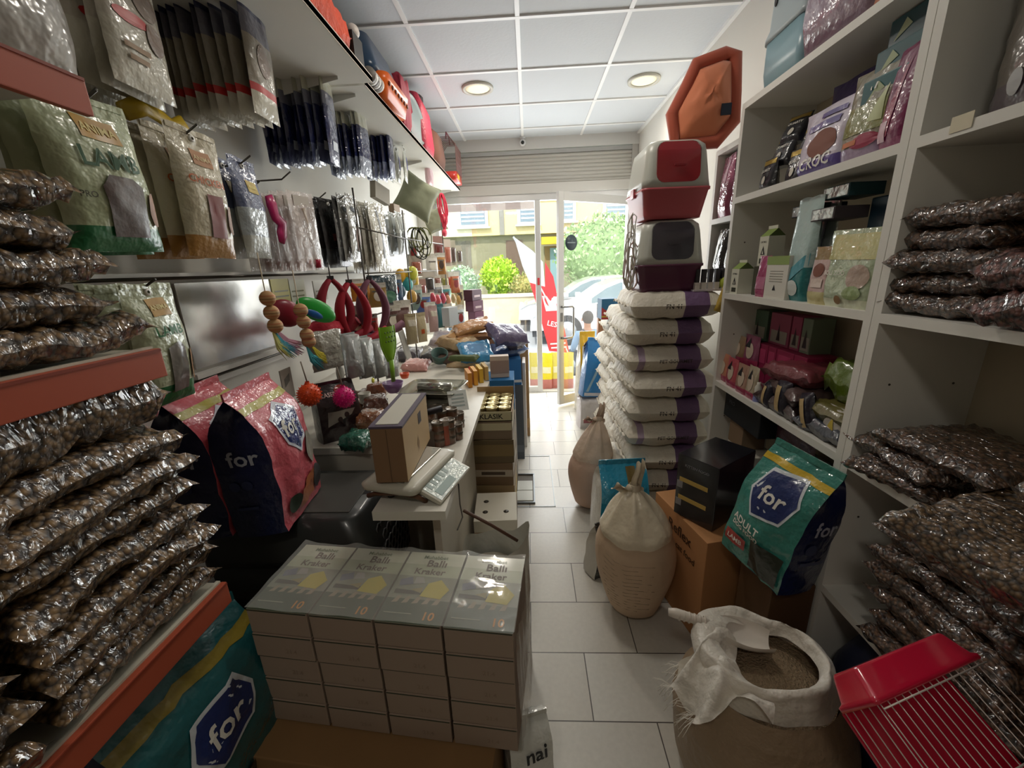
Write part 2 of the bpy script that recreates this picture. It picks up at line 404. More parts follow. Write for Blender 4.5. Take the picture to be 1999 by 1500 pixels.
# ---- door leaf standing open into the shop
a = Vector((1.112, 4.70, 0)); b_ = Vector((.294, 4.163, 0)); dv = b_-a; L = dv.length; ang = math.atan2(dv.y, dv.x)
dm = MB(); dm.box((0, -.02, .03), (.055, .02, 2.16), ALU, bev=.003); dm.box((L-.062, -.02, .03), (L, .02, 2.16), ALU, bev=.003)
dm.box((.055, -.02, 2.08), (L-.062, .02, 2.16), ALU, bev=.003); dm.box((.055, -.02, .03), (L-.062, .02, .13), ALU, bev=.003)
door = struct(dm, 'door_1'); door.location = a; door.rotation_euler = (0, 0, ang)
g = MB(); g.box((.055, -.003, .13), (L-.062, .003, 2.08), GLASS); g.build('glass_pane', door)
g = MB()
for s in (1,): g.tube([(L-.03, .02*s, 1.08), (L-.03, .05*s, 1.08), (L-.14, .055*s, 1.08), (L-.16, .055*s, 1.06), (L-.16, .055*s, .78), (L-.14, .055*s, .76), (L-.03, .05*s, .76), (L-.03, .02*s, .76)], .011, M('#9a9a98', rough=.25, metal=.8), n=10)
g.build('handle', door)
g = MB(); g.lathe([(.001, 0), (.075, 0), (.075, .002), (.001, .002)], M('#36444c', rough=.4), n=28, X=T(L-.165, .004, 1.70, rx=-PI/2))
g.box((L-.215, .0066, 1.695), (L-.115, .0072, 1.705), M('#8d9a9e')); g.build('round_sticker', door)
g = MB(); g.box((L-.045, .0195, .93), (L-.018, .024, 1.02), M('#7c7b78', metal=.6, rough=.3)); g.build('lock_plate', door)
# ---- ceiling lights
for i, (px, py, lab) in enumerate(((932, 172, 'round recessed ceiling light nearer the left wall shelves'), (1257, 156, 'round recessed ceiling light nearer the right wall'))):
    p = W(px, py, z=2.77)
    t = thing('ceiling_light', lab, 'ceiling light', (p.x, p.y, 2.764), 0, 'recessed ceiling lights')
    mb = MB(); mb.lathe([(.092, .008), (.118, .008), (.116, -.006), (.1, -.008), (.092, -.002)], M('#c9c6b8', rough=.4), n=32, cap=False); mb.build('rim', t)
    mb = MB(); mb.lathe([(.001, .0), (.06, -.002), (.093, .001), (.093, .008)], M('#fbf3d3', rough=.5, emit=.35), n=32, cap=False); mb.build('diffuser', t)
p = W(1020, 272, y=4.6)
t = thing('security_camera', 'small white dome security camera on the header above the door', 'camera', (p.x, 4.66, p.z))
mb = MB(); mb.lathe([(.03, .04), (.03, .03), (.012, .028), (.012, .0)], M('#d9d9d9'), n=14); mb.build('mount', t)
mb = MB(); mb.sphere((0, 0, -.015), .032, M('#e4e4e4', rough=.3)); mb.build('housing', t)
mb = MB(); mb.lathe([(.001, 0), (.018, 0), (.016, .008), (.001, .01)], M('#181818', rough=.1), n=14, X=T(0, -.027, -.02, rx=PI/2)); mb.build('lens', t)
# ---- inspection hatch in the floor
p0 = W(1003, 886, z=0); p1 = W(1104, 985, z=0)
mb = MB(); fr = M('#7f8384', rough=.35, metal=.7)
x0, x1, y0, y1 = -.155, .14, 2.26, 2.98
for q in (((x0, y0), (x1, y0+.006)), ((x0, y1-.006), (x1, y1)), ((x0, y0), (x0+.006, y1)), ((x1-.006, y0), (x1, y1))):
    mb.box((q[0][0], q[0][1], 0), (q[1][0], q[1][1], .003), M('#8f9496', rough=.4, metal=.5))
tag(mb.build('floor_hatch'), 'thin metal edged hatch outline set in the aisle floor tiles', 'hatch')
t = thing('foot_grate', 'small rusty framed metal tray with two pale plates lying in the aisle', 'tray', (-.075, 2.48, 0))
mb = MB(); mb.box((-.085, -.19, 0), (.085, .19, .006), M('#5c5346', rough=.6)); mb.box((-.085, -.19, .006), (-.076, .19, .016), fr); mb.box((.076, -.19, .006), (.085, .19, .016), fr); mb.box((-.076, -.19, .006), (.076, -.182, .016), fr); mb.box((-.076, .182, .006), (.076, .19, .016), fr); mb.build('frame', t)
for s in (-.1, .03):
    mb = MB(); mb.box((-.07, s-.062, .006), (.07, s+.062, .012), M('#cfd0c6', rough=.4), bev=.002); mb.build('plate', t)
# ================================================================ the street
def ext():
    ASPH = M('#a9adb0', rough=.9, var=.1, vscale=6)
    mb = MB(); mb.box((-14, 4.8, -.35), (16, 30, -.2), ASPH); struct(mb, 'floor_street').name = 'floor_street'
    mb = MB(); mb.box((-6, 4.8, -.2), (6, 6.1, -.08), M('#cbcac4', rough=.8, var=.06)); struct(mb, 'floor_pavement')
    mb = MB(); mb.box((-14, 12.6, -.2), (16, 13.0, .62), M('#cfc3a2', rough=.9, var=.12, vscale=2)); mb.box((-14, 12.55, .62), (16, 13.05, .70), M('#d8cfb6'))
    tag(mb.build('garden_wall'), 'low pale plastered wall along the far side of the street', 'wall')
    mb = MB(); mb.box((-14, 13.06, -.19), (16, 16.95, .1), M('#7f9b50', rough=1, var=.3, vscale=3)); tag(mb.build('garden_bank'), 'planted garden ground behind the low street wall', 'garden')
    # building
    Y = 17
    t = thing('apartment_building', 'yellow rendered apartment building across the street with white framed windows', 'building', (0, Y, 0))
    yel = M('#dfcd98', rough=.9, var=.05, vscale=1); cream = M('#e3dcc0', rough=.9); con = M('#8e8a70', rough=.9, var=.18, vscale=1.5)
    mb = MB(); mb.box((-12, 0, 2.75), (14, .4, 9), yel)
    mb.box((-12, -.03, 2.75), (-2.2, 0, 9), cream); mb.box((-1.1, -.03, 2.75), (-.9, 0, 9), M('#8d8a80')); mb.box((-12, -.02, 3.9), (14, .0, 3.93), M('#ad9a66'))
    mb.box((3.1, -.03, 3.0), (7, 0, 9), cream)
    mb.build('upper_wall', t)
    mb = MB(); mb.box((-12, .25, .3), (14, .6, 2.75), con); mb.build('ground_floor_wall', t)
    for i, (px0, px1, py0, py1) in enumerate(((901, 946, 404, 440), (1016, 1045, 402, 434), (1100, 1118, 398, 428), (1182, 1220, 396, 426))):
        p0 = W(px0, py1, y=Y); p1 = W(px1, py0, y=Y); x0, x1, z0 = p0.x, p1.x, p0.z
        mb = MB(); mb.box((x0-.12, -.1, z0-.1), (x1+.12, -.02, z0+1.4), M('#e8e6e0')); mb.box((x0-.2, -.16, z0-.16), (x1+.2, -.02, z0-.1), M('#cfccc4'))
        f = mb.build('window_frame', t); mb = MB(); mb.box((x0, -.115, z0), (x1, -.1, z0+1.3), M('#7f919c', rough=.15)); mb.build('pane', f)
        mb = MB()
        for k in range(8): mb.box((x0+.03, -.125, z0+.1+k*.15), (x1-.03, -.117, z0+.16+k*.15), M('#c6ccd0'))
        mb.build('blind', f)
    for kq, (px0, px1, py0, py1, c) in enumerate(((892, 918, 470, 530, '#6f6a5c'), (990, 1020, 468, 540, '#6a5546'), (1064, 1090, 480, 560, '#8b6f45'), (1074, 1087, 484, 522, '#86a3ad'))):
        p0 = W(px0, py1, y=Y+.2); p1 = W(px1, py0, y=Y+.2)
        mb = MB(); mb.box((p0.x, .235-.02*kq, .4), (p1.x, .249-.02*kq, p1.z), M(c, rough=.6)); mb.build('entrance_panel', t)
    mb = MB(); p0 = W(1058, 476, y=Y-.8); p1 = W(1090, 460, y=Y-.8); mb.box((p0.x, -.35, p0.z), (p1.x+.5, -.04, p1.z), M('#e8b92e', rough=.6)); mb.build('yellow_balcony_panel', t)
    # foliage
    def bush(name, label, c, r3, col, n, leaf, seed, cat='bush', trunk=True, jag=1.0):
        rr = random.Random(seed); t = thing(name, label, cat, (c[0], c[1], .1)); mb = MB(); vs = []; fs = []; cz = c[2]-.1
        mats = [M(col[0], rough=.7), M(col[1], rough=.7), M(col[2], rough=.7)]; ml = []
        for i in range(n):
            a = rr.uniform(0, 2*PI); b = math.acos(rr.uniform(-1, 1)); q = rr.uniform(.75, 1.05)
            p = Vector((r3[0]*math.sin(b)*math.cos(a), r3[1]*math.sin(b)*math.sin(a), r3[2]*math.cos(b)))*q
            p *= 1+.16*jag*fbm(p.x*2/r3[0]+seed, p.y*2/r3[1], p.z*2/r3[2]); p.z += cz
            d1 = Vector((rr.uniform(-1, 1), rr.uniform(-1, 1), rr.uniform(.1, 1.2))).normalized()*leaf; d2 = Vector((rr.uniform(-1, 1), rr.uniform(-1, 1), rr.uniform(-1, 1))).normalized()*leaf*.45
            k = len(vs); vs += [tuple(p), tuple(p+d1*.5+d2), tuple(p+d1), tuple(p+d1*.5-d2)]; fs.append((k, k+1, k+2, k+3)); ml.append(mats[rr.randrange(3)])
        mb.add(vs, fs, ml)
        mb.sphere((0, 0, cz), 1, M(col[0], rough=.9), n=16, sc3=(r3[0]*.86, r3[1]*.86, r3[2]*.86)); mb.build('foliage', t)
        if trunk: m2 = MB(); m2.tube([(0, 0, -.02), (.02, 0, cz*.5), (0, 0, cz)], .06, M('#6b5a42'), n=8); m2.build('stem', t)
    p = W(970, 545, y=14.2); bush('bright_bush', 'bright lime green conical bush behind the low wall', (p.x+.05, 14.4, p.z+.05), (.62, .55, .62), ('#8fb61c', '#b7d836', '#d6ee66'), 1500, .13, 3)
    p = W(902, 560, y=13.7); bush('grey_shrub', 'pale grey green leafy shrub left of the lime bush', (p.x, 13.7, p.z), (.58, .5, .6), ('#8aa684', '#a9c2a0', '#c8d8bd'), 1300, .11, 4)
    p = W(1026, 562, y=13.7); bush('dry_shrub', 'low yellowish dry shrub right of the lime bush', (p.x, 13.7, p.z), (.5, .4, .42), ('#a39b5a', '#c4bb78', '#93a05a'), 800, .1, 5)
    p = W(1165, 495, y=15); bush('tall_hedge', 'tall dense green hedge behind the parked white car', (p.x+.35, 15, p.z+.0), (1.75, .7, 1.25), ('#86a76a', '#a6c487', '#c0d8a6'), 3200, .14, 6, 'hedge')
    # parked cars: side silhouette lofted across the width
    def carbuild(label, cx, cy, sc_, col, rz=0):
        t = thing('parked_car', label, 'car', (cx, cy, -.2), rz)
        body = M(col, rough=.15, coat=1); 
        # low body
        prof = [(-2.15, .34), (-2.12, .62), (-1.9, .74), (-1.1, .86), (1.5, .90), (2.05, .86), (2.14, .6), (2.12, .34)]
        mb = MB(); vs = []; n = len(prof); ys = [(-.84, .94), (-.88, 1), (.88, 1), (.84, .94)]
        for y, k in ys:
            for x, z in prof: vs.append((x*(.5+.5*k), y, .34+(z-.34)*k))
        fs = []
        for j in range(3):
            for i in range(n): fs.append((j*n+i, j*n+(i+1) % n, (j+1)*n+(i+1) % n, (j+1)*n+i))
        fs += [tuple(range(n)), tuple(3*n+i for i in range(n))[::-1]]; mb.add(vs, fs, body)
        mb.box((-2.1, -.8, .2), (2.1, .8, .36), M('#3a3d40')); mb.build('body', t)
        roof = [(-1.15, .84), (-.55, 1.24), (-.2, 1.36), (.55, 1.40), (1.05, 1.3), (1.75, .9)]
        mb = MB(); vs = []; n = len(roof)
        for y in (-.84, -.66, .66, .84):
            for x, z in roof: vs.append((x, y, z if abs(y) < .7 else min(z, .9) if z < .95 else .9+(z-.9)*.0)) if False else vs.append((x, y*(1-.16*(z-.84)/.5), z-(.02 if abs(y) > .7 else 0)))
        fs = [(j*n+i, j*n+i+1, (j+1)*n+i+1, (j+1)*n+i) for j in range(3) for i in range(n-1)]+[tuple(range(n)), tuple(3*n+i for i in range(n))[::-1]]
        mb.add(vs, fs, body, smooth=False); mb.build('roof', t)
        gl = M('#5f7478', rough=.08, coat=1)
        for s in (-1, 1):
            for wx in (((-.98, .9), (-.5, 1.2), (-.22, 1.3), (.02, 1.32), (.02, .9)), ((.1, .9), (.1, 1.32), (.52, 1.33), (.75, 1.3), (.85, .92)), ((.93, .93), (.85, 1.27), (1.0, 1.24), (1.42, .98))):
                mb = MB(); mb.poly(wx, gl, lambda x, z: (x, s*(.86*(1-.16*(z-.84)/.5)-.004), z)); o = mb.build('side_window', t)
        for wx in (-1.35, 1.35):
            for s in (-1, 1):
                mb = MB(); mb.lathe([(.001, -.1), (.31, -.1), (.33, -.06), (.33, .06), (.31, .1), (.001, .1)], M('#1d1d1f', rough=.7), n=24, X=T(wx, s*.8, .33, rx=PI/2)); wh = mb.build('wheel', t)
                mb = MB(); mb.lathe([(.001, -.115), (.2, -.108), (.2, .108), (.001, .115)], M('#b4b6b8', metal=.7, rough=.3), n=20, X=T(wx, s*.8, .33, rx=PI/2)); mb.build('wheel_rim', wh)
        for s in (-1, 1):
            mb = MB(); mb.box((-.2, s*.885-.012, .76), (-.02, s*.885+.012, .79), M('#d4d6d6', metal=.5, rough=.2)); mb.build('door_handle', t)
            mb = MB(); mb.box((-2.13, s*.62-.16, .55), (-2.05, s*.62+.16, .68), M('#f1f3f4', rough=.1)); mb.build('headlight', t)
            mb = MB(); mb.box((-.98, s*.95-.1, .92), (-.86, s*.95+.08, 1.03), body); mb.build('mirror', t)
    p = W(1180, 600, y=9.6); carbuild('white sedan parked across the street, its windows seen through the open door', p.x+.4, 9.6, 1, '#f4f4f2', 0)
    p = W(1010, 620, y=11.4); carbuild('white car parked behind the door mullion, only its nose showing', p.x+2.2, 11.55, 1, '#f0f0ee', 0)
    # leaning feather banner
    t = thing('feather_banner', 'leaning red and white feather banner standing outside the door', 'banner', (.45, 5.9, -.08))
    red = M('#e2474d', rough=.6); wht = M('#e9eef0', rough=.6)
    def bp(px, py): q = W(px, py, y=5.9); return (q.x-.45, q.z+.08)
    top = [bp(1003, 462), bp(1046, 505), bp(1058, 560), bp(1030, 545), bp(1020, 530)]
    bot = [bp(1030, 545), bp(1058, 560), bp(1060, 505), bp(1078, 530), bp(1112, 690), bp(1074, 686), bp(1050, 600), bp(1036, 560)]
    mb = MB(); mb.poly([bp(1003, 462), bp(1040, 490), bp(1060, 512), bp(1064, 560), bp(1034, 552), bp(1020, 520)], wht, lambda a, b: (a, .03*math.sin(b*7), b), 2)
    mb.poly([bp(1064, 512), bp(1080, 540), bp(1112, 690), bp(1072, 686), bp(1052, 610), bp(1034, 552), bp(1064, 560)], red, lambda a, b: (a, .03*math.sin(b*7), b), 2)
    q = bp(1074, 600); mb.poly([bp(1058, 578), bp(1094, 580), bp(1098, 606), bp(1066, 608)], wht, lambda a, b: (a, .03*math.sin(b*7)-.006, b), 2)
    c_ = bp(1078, 632); mb.text('LES', c_[0], c_[1], .14, wht, lambda a, b: (a, .03*math.sin(b*7)-.008, b), rot=-.25)
    for k in range(2):
        q0 = bp(1074+k*2, 670+k*8); q1 = bp(1104+k*2, 668+k*8); mb.poly([q0, q1, (q1[0], q1[1]-.025), (q0[0], q0[1]-.025)], wht, lambda a, b: (a, .03*math.sin(b*7)-.008, b), 1)
    mb.build('fabric', t)
    q0 = bp(1002, 462); q1 = bp(1113, 700); mb = MB(); mb.tube([(q0[0], .02, q0[1]), ((q0[0]+q1[0])/2+.06, .02, (q0[1]+q1[1])/2), (q1[0], .02, q1[1]), (q1[0]+.03, .02, .0)], .012, M('#d9dcdc', metal=.5, rough=.3)); mb.build('pole', t)
    mb = MB(); mb.lathe([(.001, 0), (.17, 0), (.16, .05), (.001, .06)], M('#55585a'), n=20, X=T(q1[0]+.03, .02, 0)); mb.build('base', t)
    # awning edge outside, above the window
    p0 = W(888, 405, y=5.6); p1 = W(1045, 388, y=5.6)
    mb = MB()
    for k in range(9): mb.box((-1.6+k*.19, 5.55, 2.20), (-1.6+k*.19+.19, 5.6, 2.32), M('#b9aaa4' if k % 2 else '#d8cdc6', rough=.7))
    mb.box((-1.6, 4.85, 2.32), (.12, 5.6, 2.34), M('#c9bdb6')); tag(mb.build('awning'), 'striped pale fabric awning edge outside above the window', 'awning')
    # yellow sacks outside the glass
    ys = [(1018, 735, 'leftmost'), (1046, 740, 'second from left'), (1068, 742, 'third from left'), (1088, 738, 'fourth from left'), (1109, 742, 'rightmost')]
    for i, (px, py, l) in enumerate(ys):
        p = W(px, 765, y=5.12)
        zz = film(['#e8d22a', '#e3d65c', '#f0dc1e', '#e6d860', '#e4cf4a'][i]); rd_ = film('#c97a6e')
        mb = pouch(.15, .46, .10, [(.3, rd_), (1, zz)], [('rect', -.7, .45, .7, .62, film('#f3ecc0'))], 'stand', seed=i)
        t = thing('yellow_feed_bag', l+' of the five yellow feed bags standing outside the window glass', 'bag', (p.x, 5.14+.03*(i % 2), -.08), .1*(i-2), 'yellow feed bags outside'); mb.build('pouch_body', t)
        t.scale = (1, 1, 1.05)
ext()
def person():
    # seen from behind, sitting outside on a low stool, blue shirt, cross-body strap
    skin = M('#b98868', rough=.6); shirt = M('#8fb0cc', rough=.8, bump=.3, bscale=18); hair = M('#4c463f', rough=.9, bump=.5, bscale=80); trouser = M('#444b55', rough=.9)
    Y = 6.5; p = W(1147, 690, y=Y); bx = p.x
    t = thing('seated_person', 'person in light blue shirt with dark shoulder strap sitting outside, back to the shop', 'person', (bx, Y, -.2), .25)
    def skin_mesh(name, pts, edges, rad, mat, parent, sub=2):
        me = bpy.data.meshes.new(name); me.from_pydata(pts, edges, []); o = bpy.data.objects.new(name, me); COL.objects.link(o); o.parent = parent
        me.materials.append(mat); mo = o.modifiers.new('s', 'SKIN'); mo.use_smooth_shade = True
        for i, r in enumerate(rad): me.skin_vertices[0].data[i].radius = r if isinstance(r, tuple) else (r, r)
        me.skin_vertices[0].data[0].use_root = True
        s2 = o.modifiers.new('u', 'SUBSURF'); s2.levels = sub; s2.render_levels = sub; return o
    pts = [(0, 0, .22), (0, 0, .42), (0, 0, .60), (0, .0, .70), (0, .02, .78),
           (-.17, .02, .64), (-.23, .06, .42), (-.15, .26, .30), (.17, .02, .64), (.24, .06, .42), (.15, .26, .30),
           (-.11, .06, .2), (-.13, .46, .26), (-.13, .44, .02), (.11, .06, .2), (.13, .46, .26), (.13, .44, .02)]
    # shirt and trousers are the body's clothing; the body itself keeps head, neck and hands
    shirtp = [(0, 0, .24), (0, 0, .42), (0, 0, .58), (0, .01, .655), (-.16, .02, .61), (-.22, .05, .42), (-.17, .22, .32), (.16, .02, .61), (.23, .05, .42), (.17, .22, .32)]
    body = skin_mesh('body', [(0, 0, .22), (0, 0, .60), (0, .015, .70), (0, .02, .77), (0, .03, .87), (-.15, .02, .62), (-.22, .05, .42), (-.15, .26, .31), (-.12, .32, .31), (.15, .02, .62), (.23, .05, .42), (.15, .26, .31), (.12, .32, .31)],
                     [(0, 1), (1, 2), (2, 3), (3, 4), (1, 5), (5, 6), (6, 7), (7, 8), (1, 9), (9, 10), (10, 11), (11, 12)],
                     [.1, .09, .05, .06, (.07, .085), .045, .035, .028, .03, .045, .035, .028, .03], skin, t)
    skin_mesh('shirt', shirtp, [(0, 1), (1, 2), (2, 3), (2, 4), (4, 5), (5, 6), (2, 7), (7, 8), (8, 9)], [(.16, .11), (.165, .115), (.15, .1), .055, .075, .055, .045, .075, .055, .045], shirt, t)
    skin_mesh('trousers', [(0, 0, .17), (-.1, .06, .18), (-.13, .42, .27), (-.13, .42, .06), (.1, .06, .18), (.13, .42, .27), (.13, .42, .06)], [(0, 1), (1, 2), (2, 3), (0, 4), (4, 5), (5, 6)], [(.14, .11), .1, .07, .05, .1, .07, .05], trouser, t)
    mb = MB(); mb.sphere((0, .012, .875), .1, hair, n=20, sc3=(.9, 1.02, 1.08)); mb.build('hair', t)
    for s in (-1, 1): mb = MB(); mb.sphere((s*.092, .03, .84), .025, skin, n=8, sc3=(.4, .8, 1.2)); mb.build('ear', t)
    mb = MB(); mb.tube([(-.1, -.02, .70), (-.06, -.085, .62), (.05, -.128, .45), (.15, -.118, .3)], .018, M('#3b4650'), n=6, flat=.3); mb.build('shoulder_strap', t)
    mb = MB(); mb.lathe([(.11, 0), (.12, .04), (.12, .05), (.001, .05)], M('#8a5d3a'), n=16); tag(mb.build('low_stool', None, (bx, Y, -.2)), 'low round brown stool under the seated person outside', 'stool')
person()
# ================================================================ shared builders
def rrect(hx, hy, r, n=6):
    r = min(r, hx-.0005, hy-.0005); out = []
    for q, (sx, sy) in enumerate(((1, 1), (-1, 1), (-1, -1), (1, -1))):
        for k in range(n+1):
            a = PI/2*q+PI/2*k/n; out.append((sx*(hx-r)+r*math.cos(a), sy*(hy-r)+r*math.sin(a)))
    return out
def loft(mb, secs, mat, X=None, cap=(True, True), n=6, smooth=True):
    """secs: (hx, hy, r, z, ox, oy)"""
    vs = []; m = 4*(n+1)
    for s_ in secs:
        hx, hy, r, z = s_[:4]; ox, oy = (s_[4], s_[5]) if len(s_) > 4 else (0, 0)
        vs += [(x+ox, y+oy, z) for x, y in rrect(hx, hy, r, n)]
    fs = []; L = len(secs)
    for j in range(L-1):
        for i in range(m): fs.append((j*m+i, j*m+(i+1) % m, (j+1)*m+(i+1) % m, (j+1)*m+i))
    if cap[0]: fs.append(tuple(range(m))[::-1])
    if cap[1]: fs.append(tuple((L-1)*m+i for i in range(m)))
    return mb.add(vs, fs, mat, X, smooth)
def gusset_bag(w, d, h, front, side, prints=(), sprints=(), seed=0, strip=None, wrk=1.0, lean=0, full=.62):
    mb = MB()
    def hd(v):
        k = 0 if v < full else (v-full)/(1-full)
        return d/2*(1-k**1.4)*(1-.10*math.sin(PI*min(1, v/full))*-1 if v < full else 1)
    def n_(a, b, c): return wrk*.012*(fbm(a*2+seed*3, b*4+seed, c)+.6*fbm(a*5, b*8+seed, c))*w*4
    def F(u, v, sgn=1):   # front faces -y
        bul = (1-u*u)*.12*d*math.sin(PI*min(1, v/.9)); return Vector((u*w/2*(1-.03*v), -sgn*(hd(v)+bul+n_(u, v, sgn))+lean*v*v, v*h-.0))
    def G(s, v, sgn=1):   # side, s in -1..1 along y (front = -1)
        k = 0 if v < full else (v-full)/(1-full)
        fold = (1-abs(s))*k*w*.20; a = F(sgn, v, 1); b = F(sgn, v, -1); t = (s+1)/2
        p = a*(1-t)+b*t; p.x = sgn*(w/2*(1-.03*v)-fold+(1-s*s)*.05*d*(1 if v < full else 1-k)); return p
    mb.grid(lambda a, b: F(2*a-1, b, 1), 12, 18, front); mb.grid(lambda a, b: F(1-2*a, b, -1), 12, 18, front)
    mb.grid(lambda a, b: G(2*a-1, b, 1), 8, 18, side); mb.grid(lambda a, b: G(1-2*a, b, -1), 8, 18, side)
    mb.grid(lambda a, b: F(2*a-1, 0, 1)*(1-b)+F(2*a-1, 0, -1)*b, 6, 1, side)
    if strip: mb.grid(lambda a, b: F(2*a-1, .88+b*.05, 1)+Vector((0, -.002, 0)), 12, 1, strip)
    mb.box((-w*.485, -.003+lean, h*.995), (w*.485, .003+lean, h*1.045), front)
    FB = bil(lambda a, b: F(2*a-1, b, 1), 12, 18); GB = {s_: bil(lambda a, b, s_=s_: G(2*a-1, b, s_), 8, 18) for s_ in (1, -1)}
    on = lambda off: (lambda u, v: FB((max(-1, min(1, u))+1)/2, v)+Vector((0, -off, 0)))
    son = lambda off: (lambda u, v: GB[SD]((max(-1, min(1, u))+1)/2, v)+Vector((SD*off, 0, 0)))
    def put(ps, on, asp, flip=1):
        for i, p in enumerate(ps):
            off = .0026+.0007*i
            if p[0] == 'rect': mb.poly([(p[1], p[2]), (p[3], p[2]), (p[3], p[4]), (p[1], p[4])], p[5], on(off), 3)
            elif p[0] == 'poly': mb.poly(p[1], p[2], on(off), 3)
            elif p[0] == 'ell': mb.poly([(p[1]+p[3]*math.cos(2*PI*k/18), p[2]+p[4]*math.sin(2*PI*k/18)) for k in range(18)], p[5], on(off), 2)
            elif p[0] == 'txt': f = on(off+.001); mb.text(p[1], 0, 0, 1, p[5], lambda a, b, p=p, f=f: f(flip*(p[2]+a*p[4]), p[3]+b*p[4]*asp))
    put(prints, on, w/2/h)
    for SDv in (1, -1):
        SD = SDv; put(sprints, son, d/2/h, SDv)
    return mb
def hook(loc, L, rz, label, n=1):
    """chrome peg hook pointing +x from the wall"""
    t = thing('display_hook', label, 'hook', loc, rz, 'peg hooks on the left wall')
    mb = MB(); mb.tube([(0, 0, 0), (L*.85, 0, .004), (L, 0, .03)], .0032, HOOKM, n=6); mb.build('prong', t)
    mb = MB(); mb.box((-.004, -.02, -.035), (.003, .02, .02), HOOKM, bev=.001); mb.build('back_clip', t)
    return t
HOOKM = M('#5d5a55', rough=.3, metal=.8)
def canister(mb, r, h, side, lid, z=0, X=None, lidh=.012, band=None):
    mb.lathe([(.001, z), (r*.97, z), (r, z+.003), (r, z+h-.003), (r*.98, z+h)], side, n=22, X=X, cap=False)
    mb.lathe([(r*1.03, z+h-lidh), (r*1.03, z+h+.001), (r*.97, z+h+.003), (r*.9, z+h), (.001, z+h)], lid, n=22, X=X, cap=False)
    if band: mb.lathe([(r*1.006, z+h*.25), (r*1.006, z+h*.75)], band, n=22, X=X, cap=False)
KIB = kibble_mat('kibble_bag_film', '#8f7048', '#2a1c10', 85, 1.0, 26, (1, 2.2, 1))
KIB2 = kibble_mat('kibble_bag_film_fine', '#7d6243', '#2a1f14', 110, .9, 24, (2.6, 1, 1))
KIB3 = kibble_mat('kibble_bag_film_dark', '#6b4d36', '#241710', 110, .8, 26, (2.6, 1, 1))
KIBR = kibble_mat('kibble_bag_film_reddish', '#84544c', '#2c1717', 110, .9, 26, (1, 2.6, 1))

# ================================================================ RIGHT: bookcases
XF = .88
def bookcase(label, y0, y1, shelves, ztop, x0=XF, x1=1.165, bottom=0):
    t = thing('shelf_unit', label, 'shelving', (x0, (y0+y1)/2, 0)); hy = (y1-y0)/2; D = x1-x0
    for s in (-1, 1):
        mb = MB(); a, b = sorted((s*hy, s*(hy-.024))); mb.box((0, a, bottom), (D, b, ztop), WHITE); 
        for z in ((1.15, 1.55, .75) if bottom < .5 else ()):
            for xx in (.06, .22):
                mb.lathe([(.001, -.0006), (.003, -.0006), (.003, .0006), (.001, .0006)], M('#4c453c'), n=8, X=T(xx, s*(hy-.0245), z, rx=PI/2))
        mb.build('side_panel', t)
    for z in shelves:
        mb = MB(); mb.box((0, -hy+.024, z-.024), (D-.006, hy-.024, z), WHITE); mb.build('shelf', t)
    mb = MB(); mb.box((D-.006, -hy+.024, bottom), (D, hy-.024, ztop-.01), M('#c9bfa8', rough=.7)); mb.build('back_panel', t)
    return t
S1, S2, S3, S4, S5 = 2.08, 1.73, 1.337, .93, .51
uA = bookcase('white bookcase unit in the middle of the right wall, full of coloured pet food packs', 1.076, 1.905, [S1, S2, S3, S4, S5], S1, bottom=.05)
uB = bookcase('white bookcase unit nearest the camera on the right, stacked with bags of brown pellets', .02, 1.074, [2.13, S2, S3, S4, S5], 2.16, bottom=.05)
uC = bookcase('short white shelf unit behind the litter boxes near the door', 1.907, 2.22, [1.985, 1.675, 1.42], 1.985, x0=.925, bottom=1.39)
t = thing('price_tag', 'small yellowed price tag stuck on the shelf edge below the dark bags', 'tag', tuple(W(1878, 238, x=.879)))
mb = MB(); mb.box((-.001, -.022, -.016), (0, .022, .014), M('#d9d0b4')); mb.build('paper', t)

def rs(px0, px1, py, zs, xf=.92):
    a = W(px0, py, x=xf); b = W(px1, py, x=xf); return (a.y+b.y)/2, abs(a.y-b.y), (a.z+b.z)/2-zs
def rput(name, label, cat, mb, y, z, xf, d, rz=0, rx=0, group=None, part='pouch_body', tilt=0):
    t = thing(name, label, cat, (xf+d/2, y, z), -PI/2+rz, group, rx); mb.build(part, t); return t
txtL = M('#e9e6dc', rough=.5); txtD = M('#26262a', rough=.5)
# ---- shelf S2 (dark gold bags, purple bags, magenta)
gold = M('#b59a4a', rough=.3, metal=.5); blk = film('#26262c'); navy = film('#23264a')
pb = pouch(.085, .11, .05, [(1, blk)], [('rect', -.9, .80, .9, .95, gold), ('txt', 'QUARTY', 0, .62, 1.3, txtL), ('ell', 0, .32, .22, .13, M('#cfcabd'))], 'stand', seed=3)
src = None
for i, (px0, px1, row, dx, lab) in enumerate(((1478, 1530, 0, 0, 'front left of the bottom row'), (1527, 1562, 0, .02, 'front right of the bottom row'), (1482, 1530, 1, .03, 'left of the second layer'), (1528, 1562, 1, .05, 'right of the second layer'), (1486, 1530, 2, .05, 'topmost left'))):
    y, wd, _ = rs(px0, px1, 330, S2); 
    L = 'small black and gold treat bag on the second shelf, '+lab
    if src is None: src = rput('treat_bag', L, 'bag', pb, y, S2+row*.075, .90, .05, group='small black and gold treat bags')
    else: dup(src, L, (.90+.025+dx, y, S2+row*.075), (-.2*row, 0, -PI/2+.1*i))
def flatbag(label, px0, px1, pyt, zs, zones, prints, xf=.92, d=.07, style='stand', name='pet_food_bag', cat='bag', rz=0, group=None, seed=0, **k):
    y, wd, h = rs(px0, px1, pyt, zs, xf); mb = pouch(wd, h, d, zones, prints, style, seed=seed, **k)
    return rput(name, label, cat, mb, y, zs+.0, xf, d, rz, group=group)
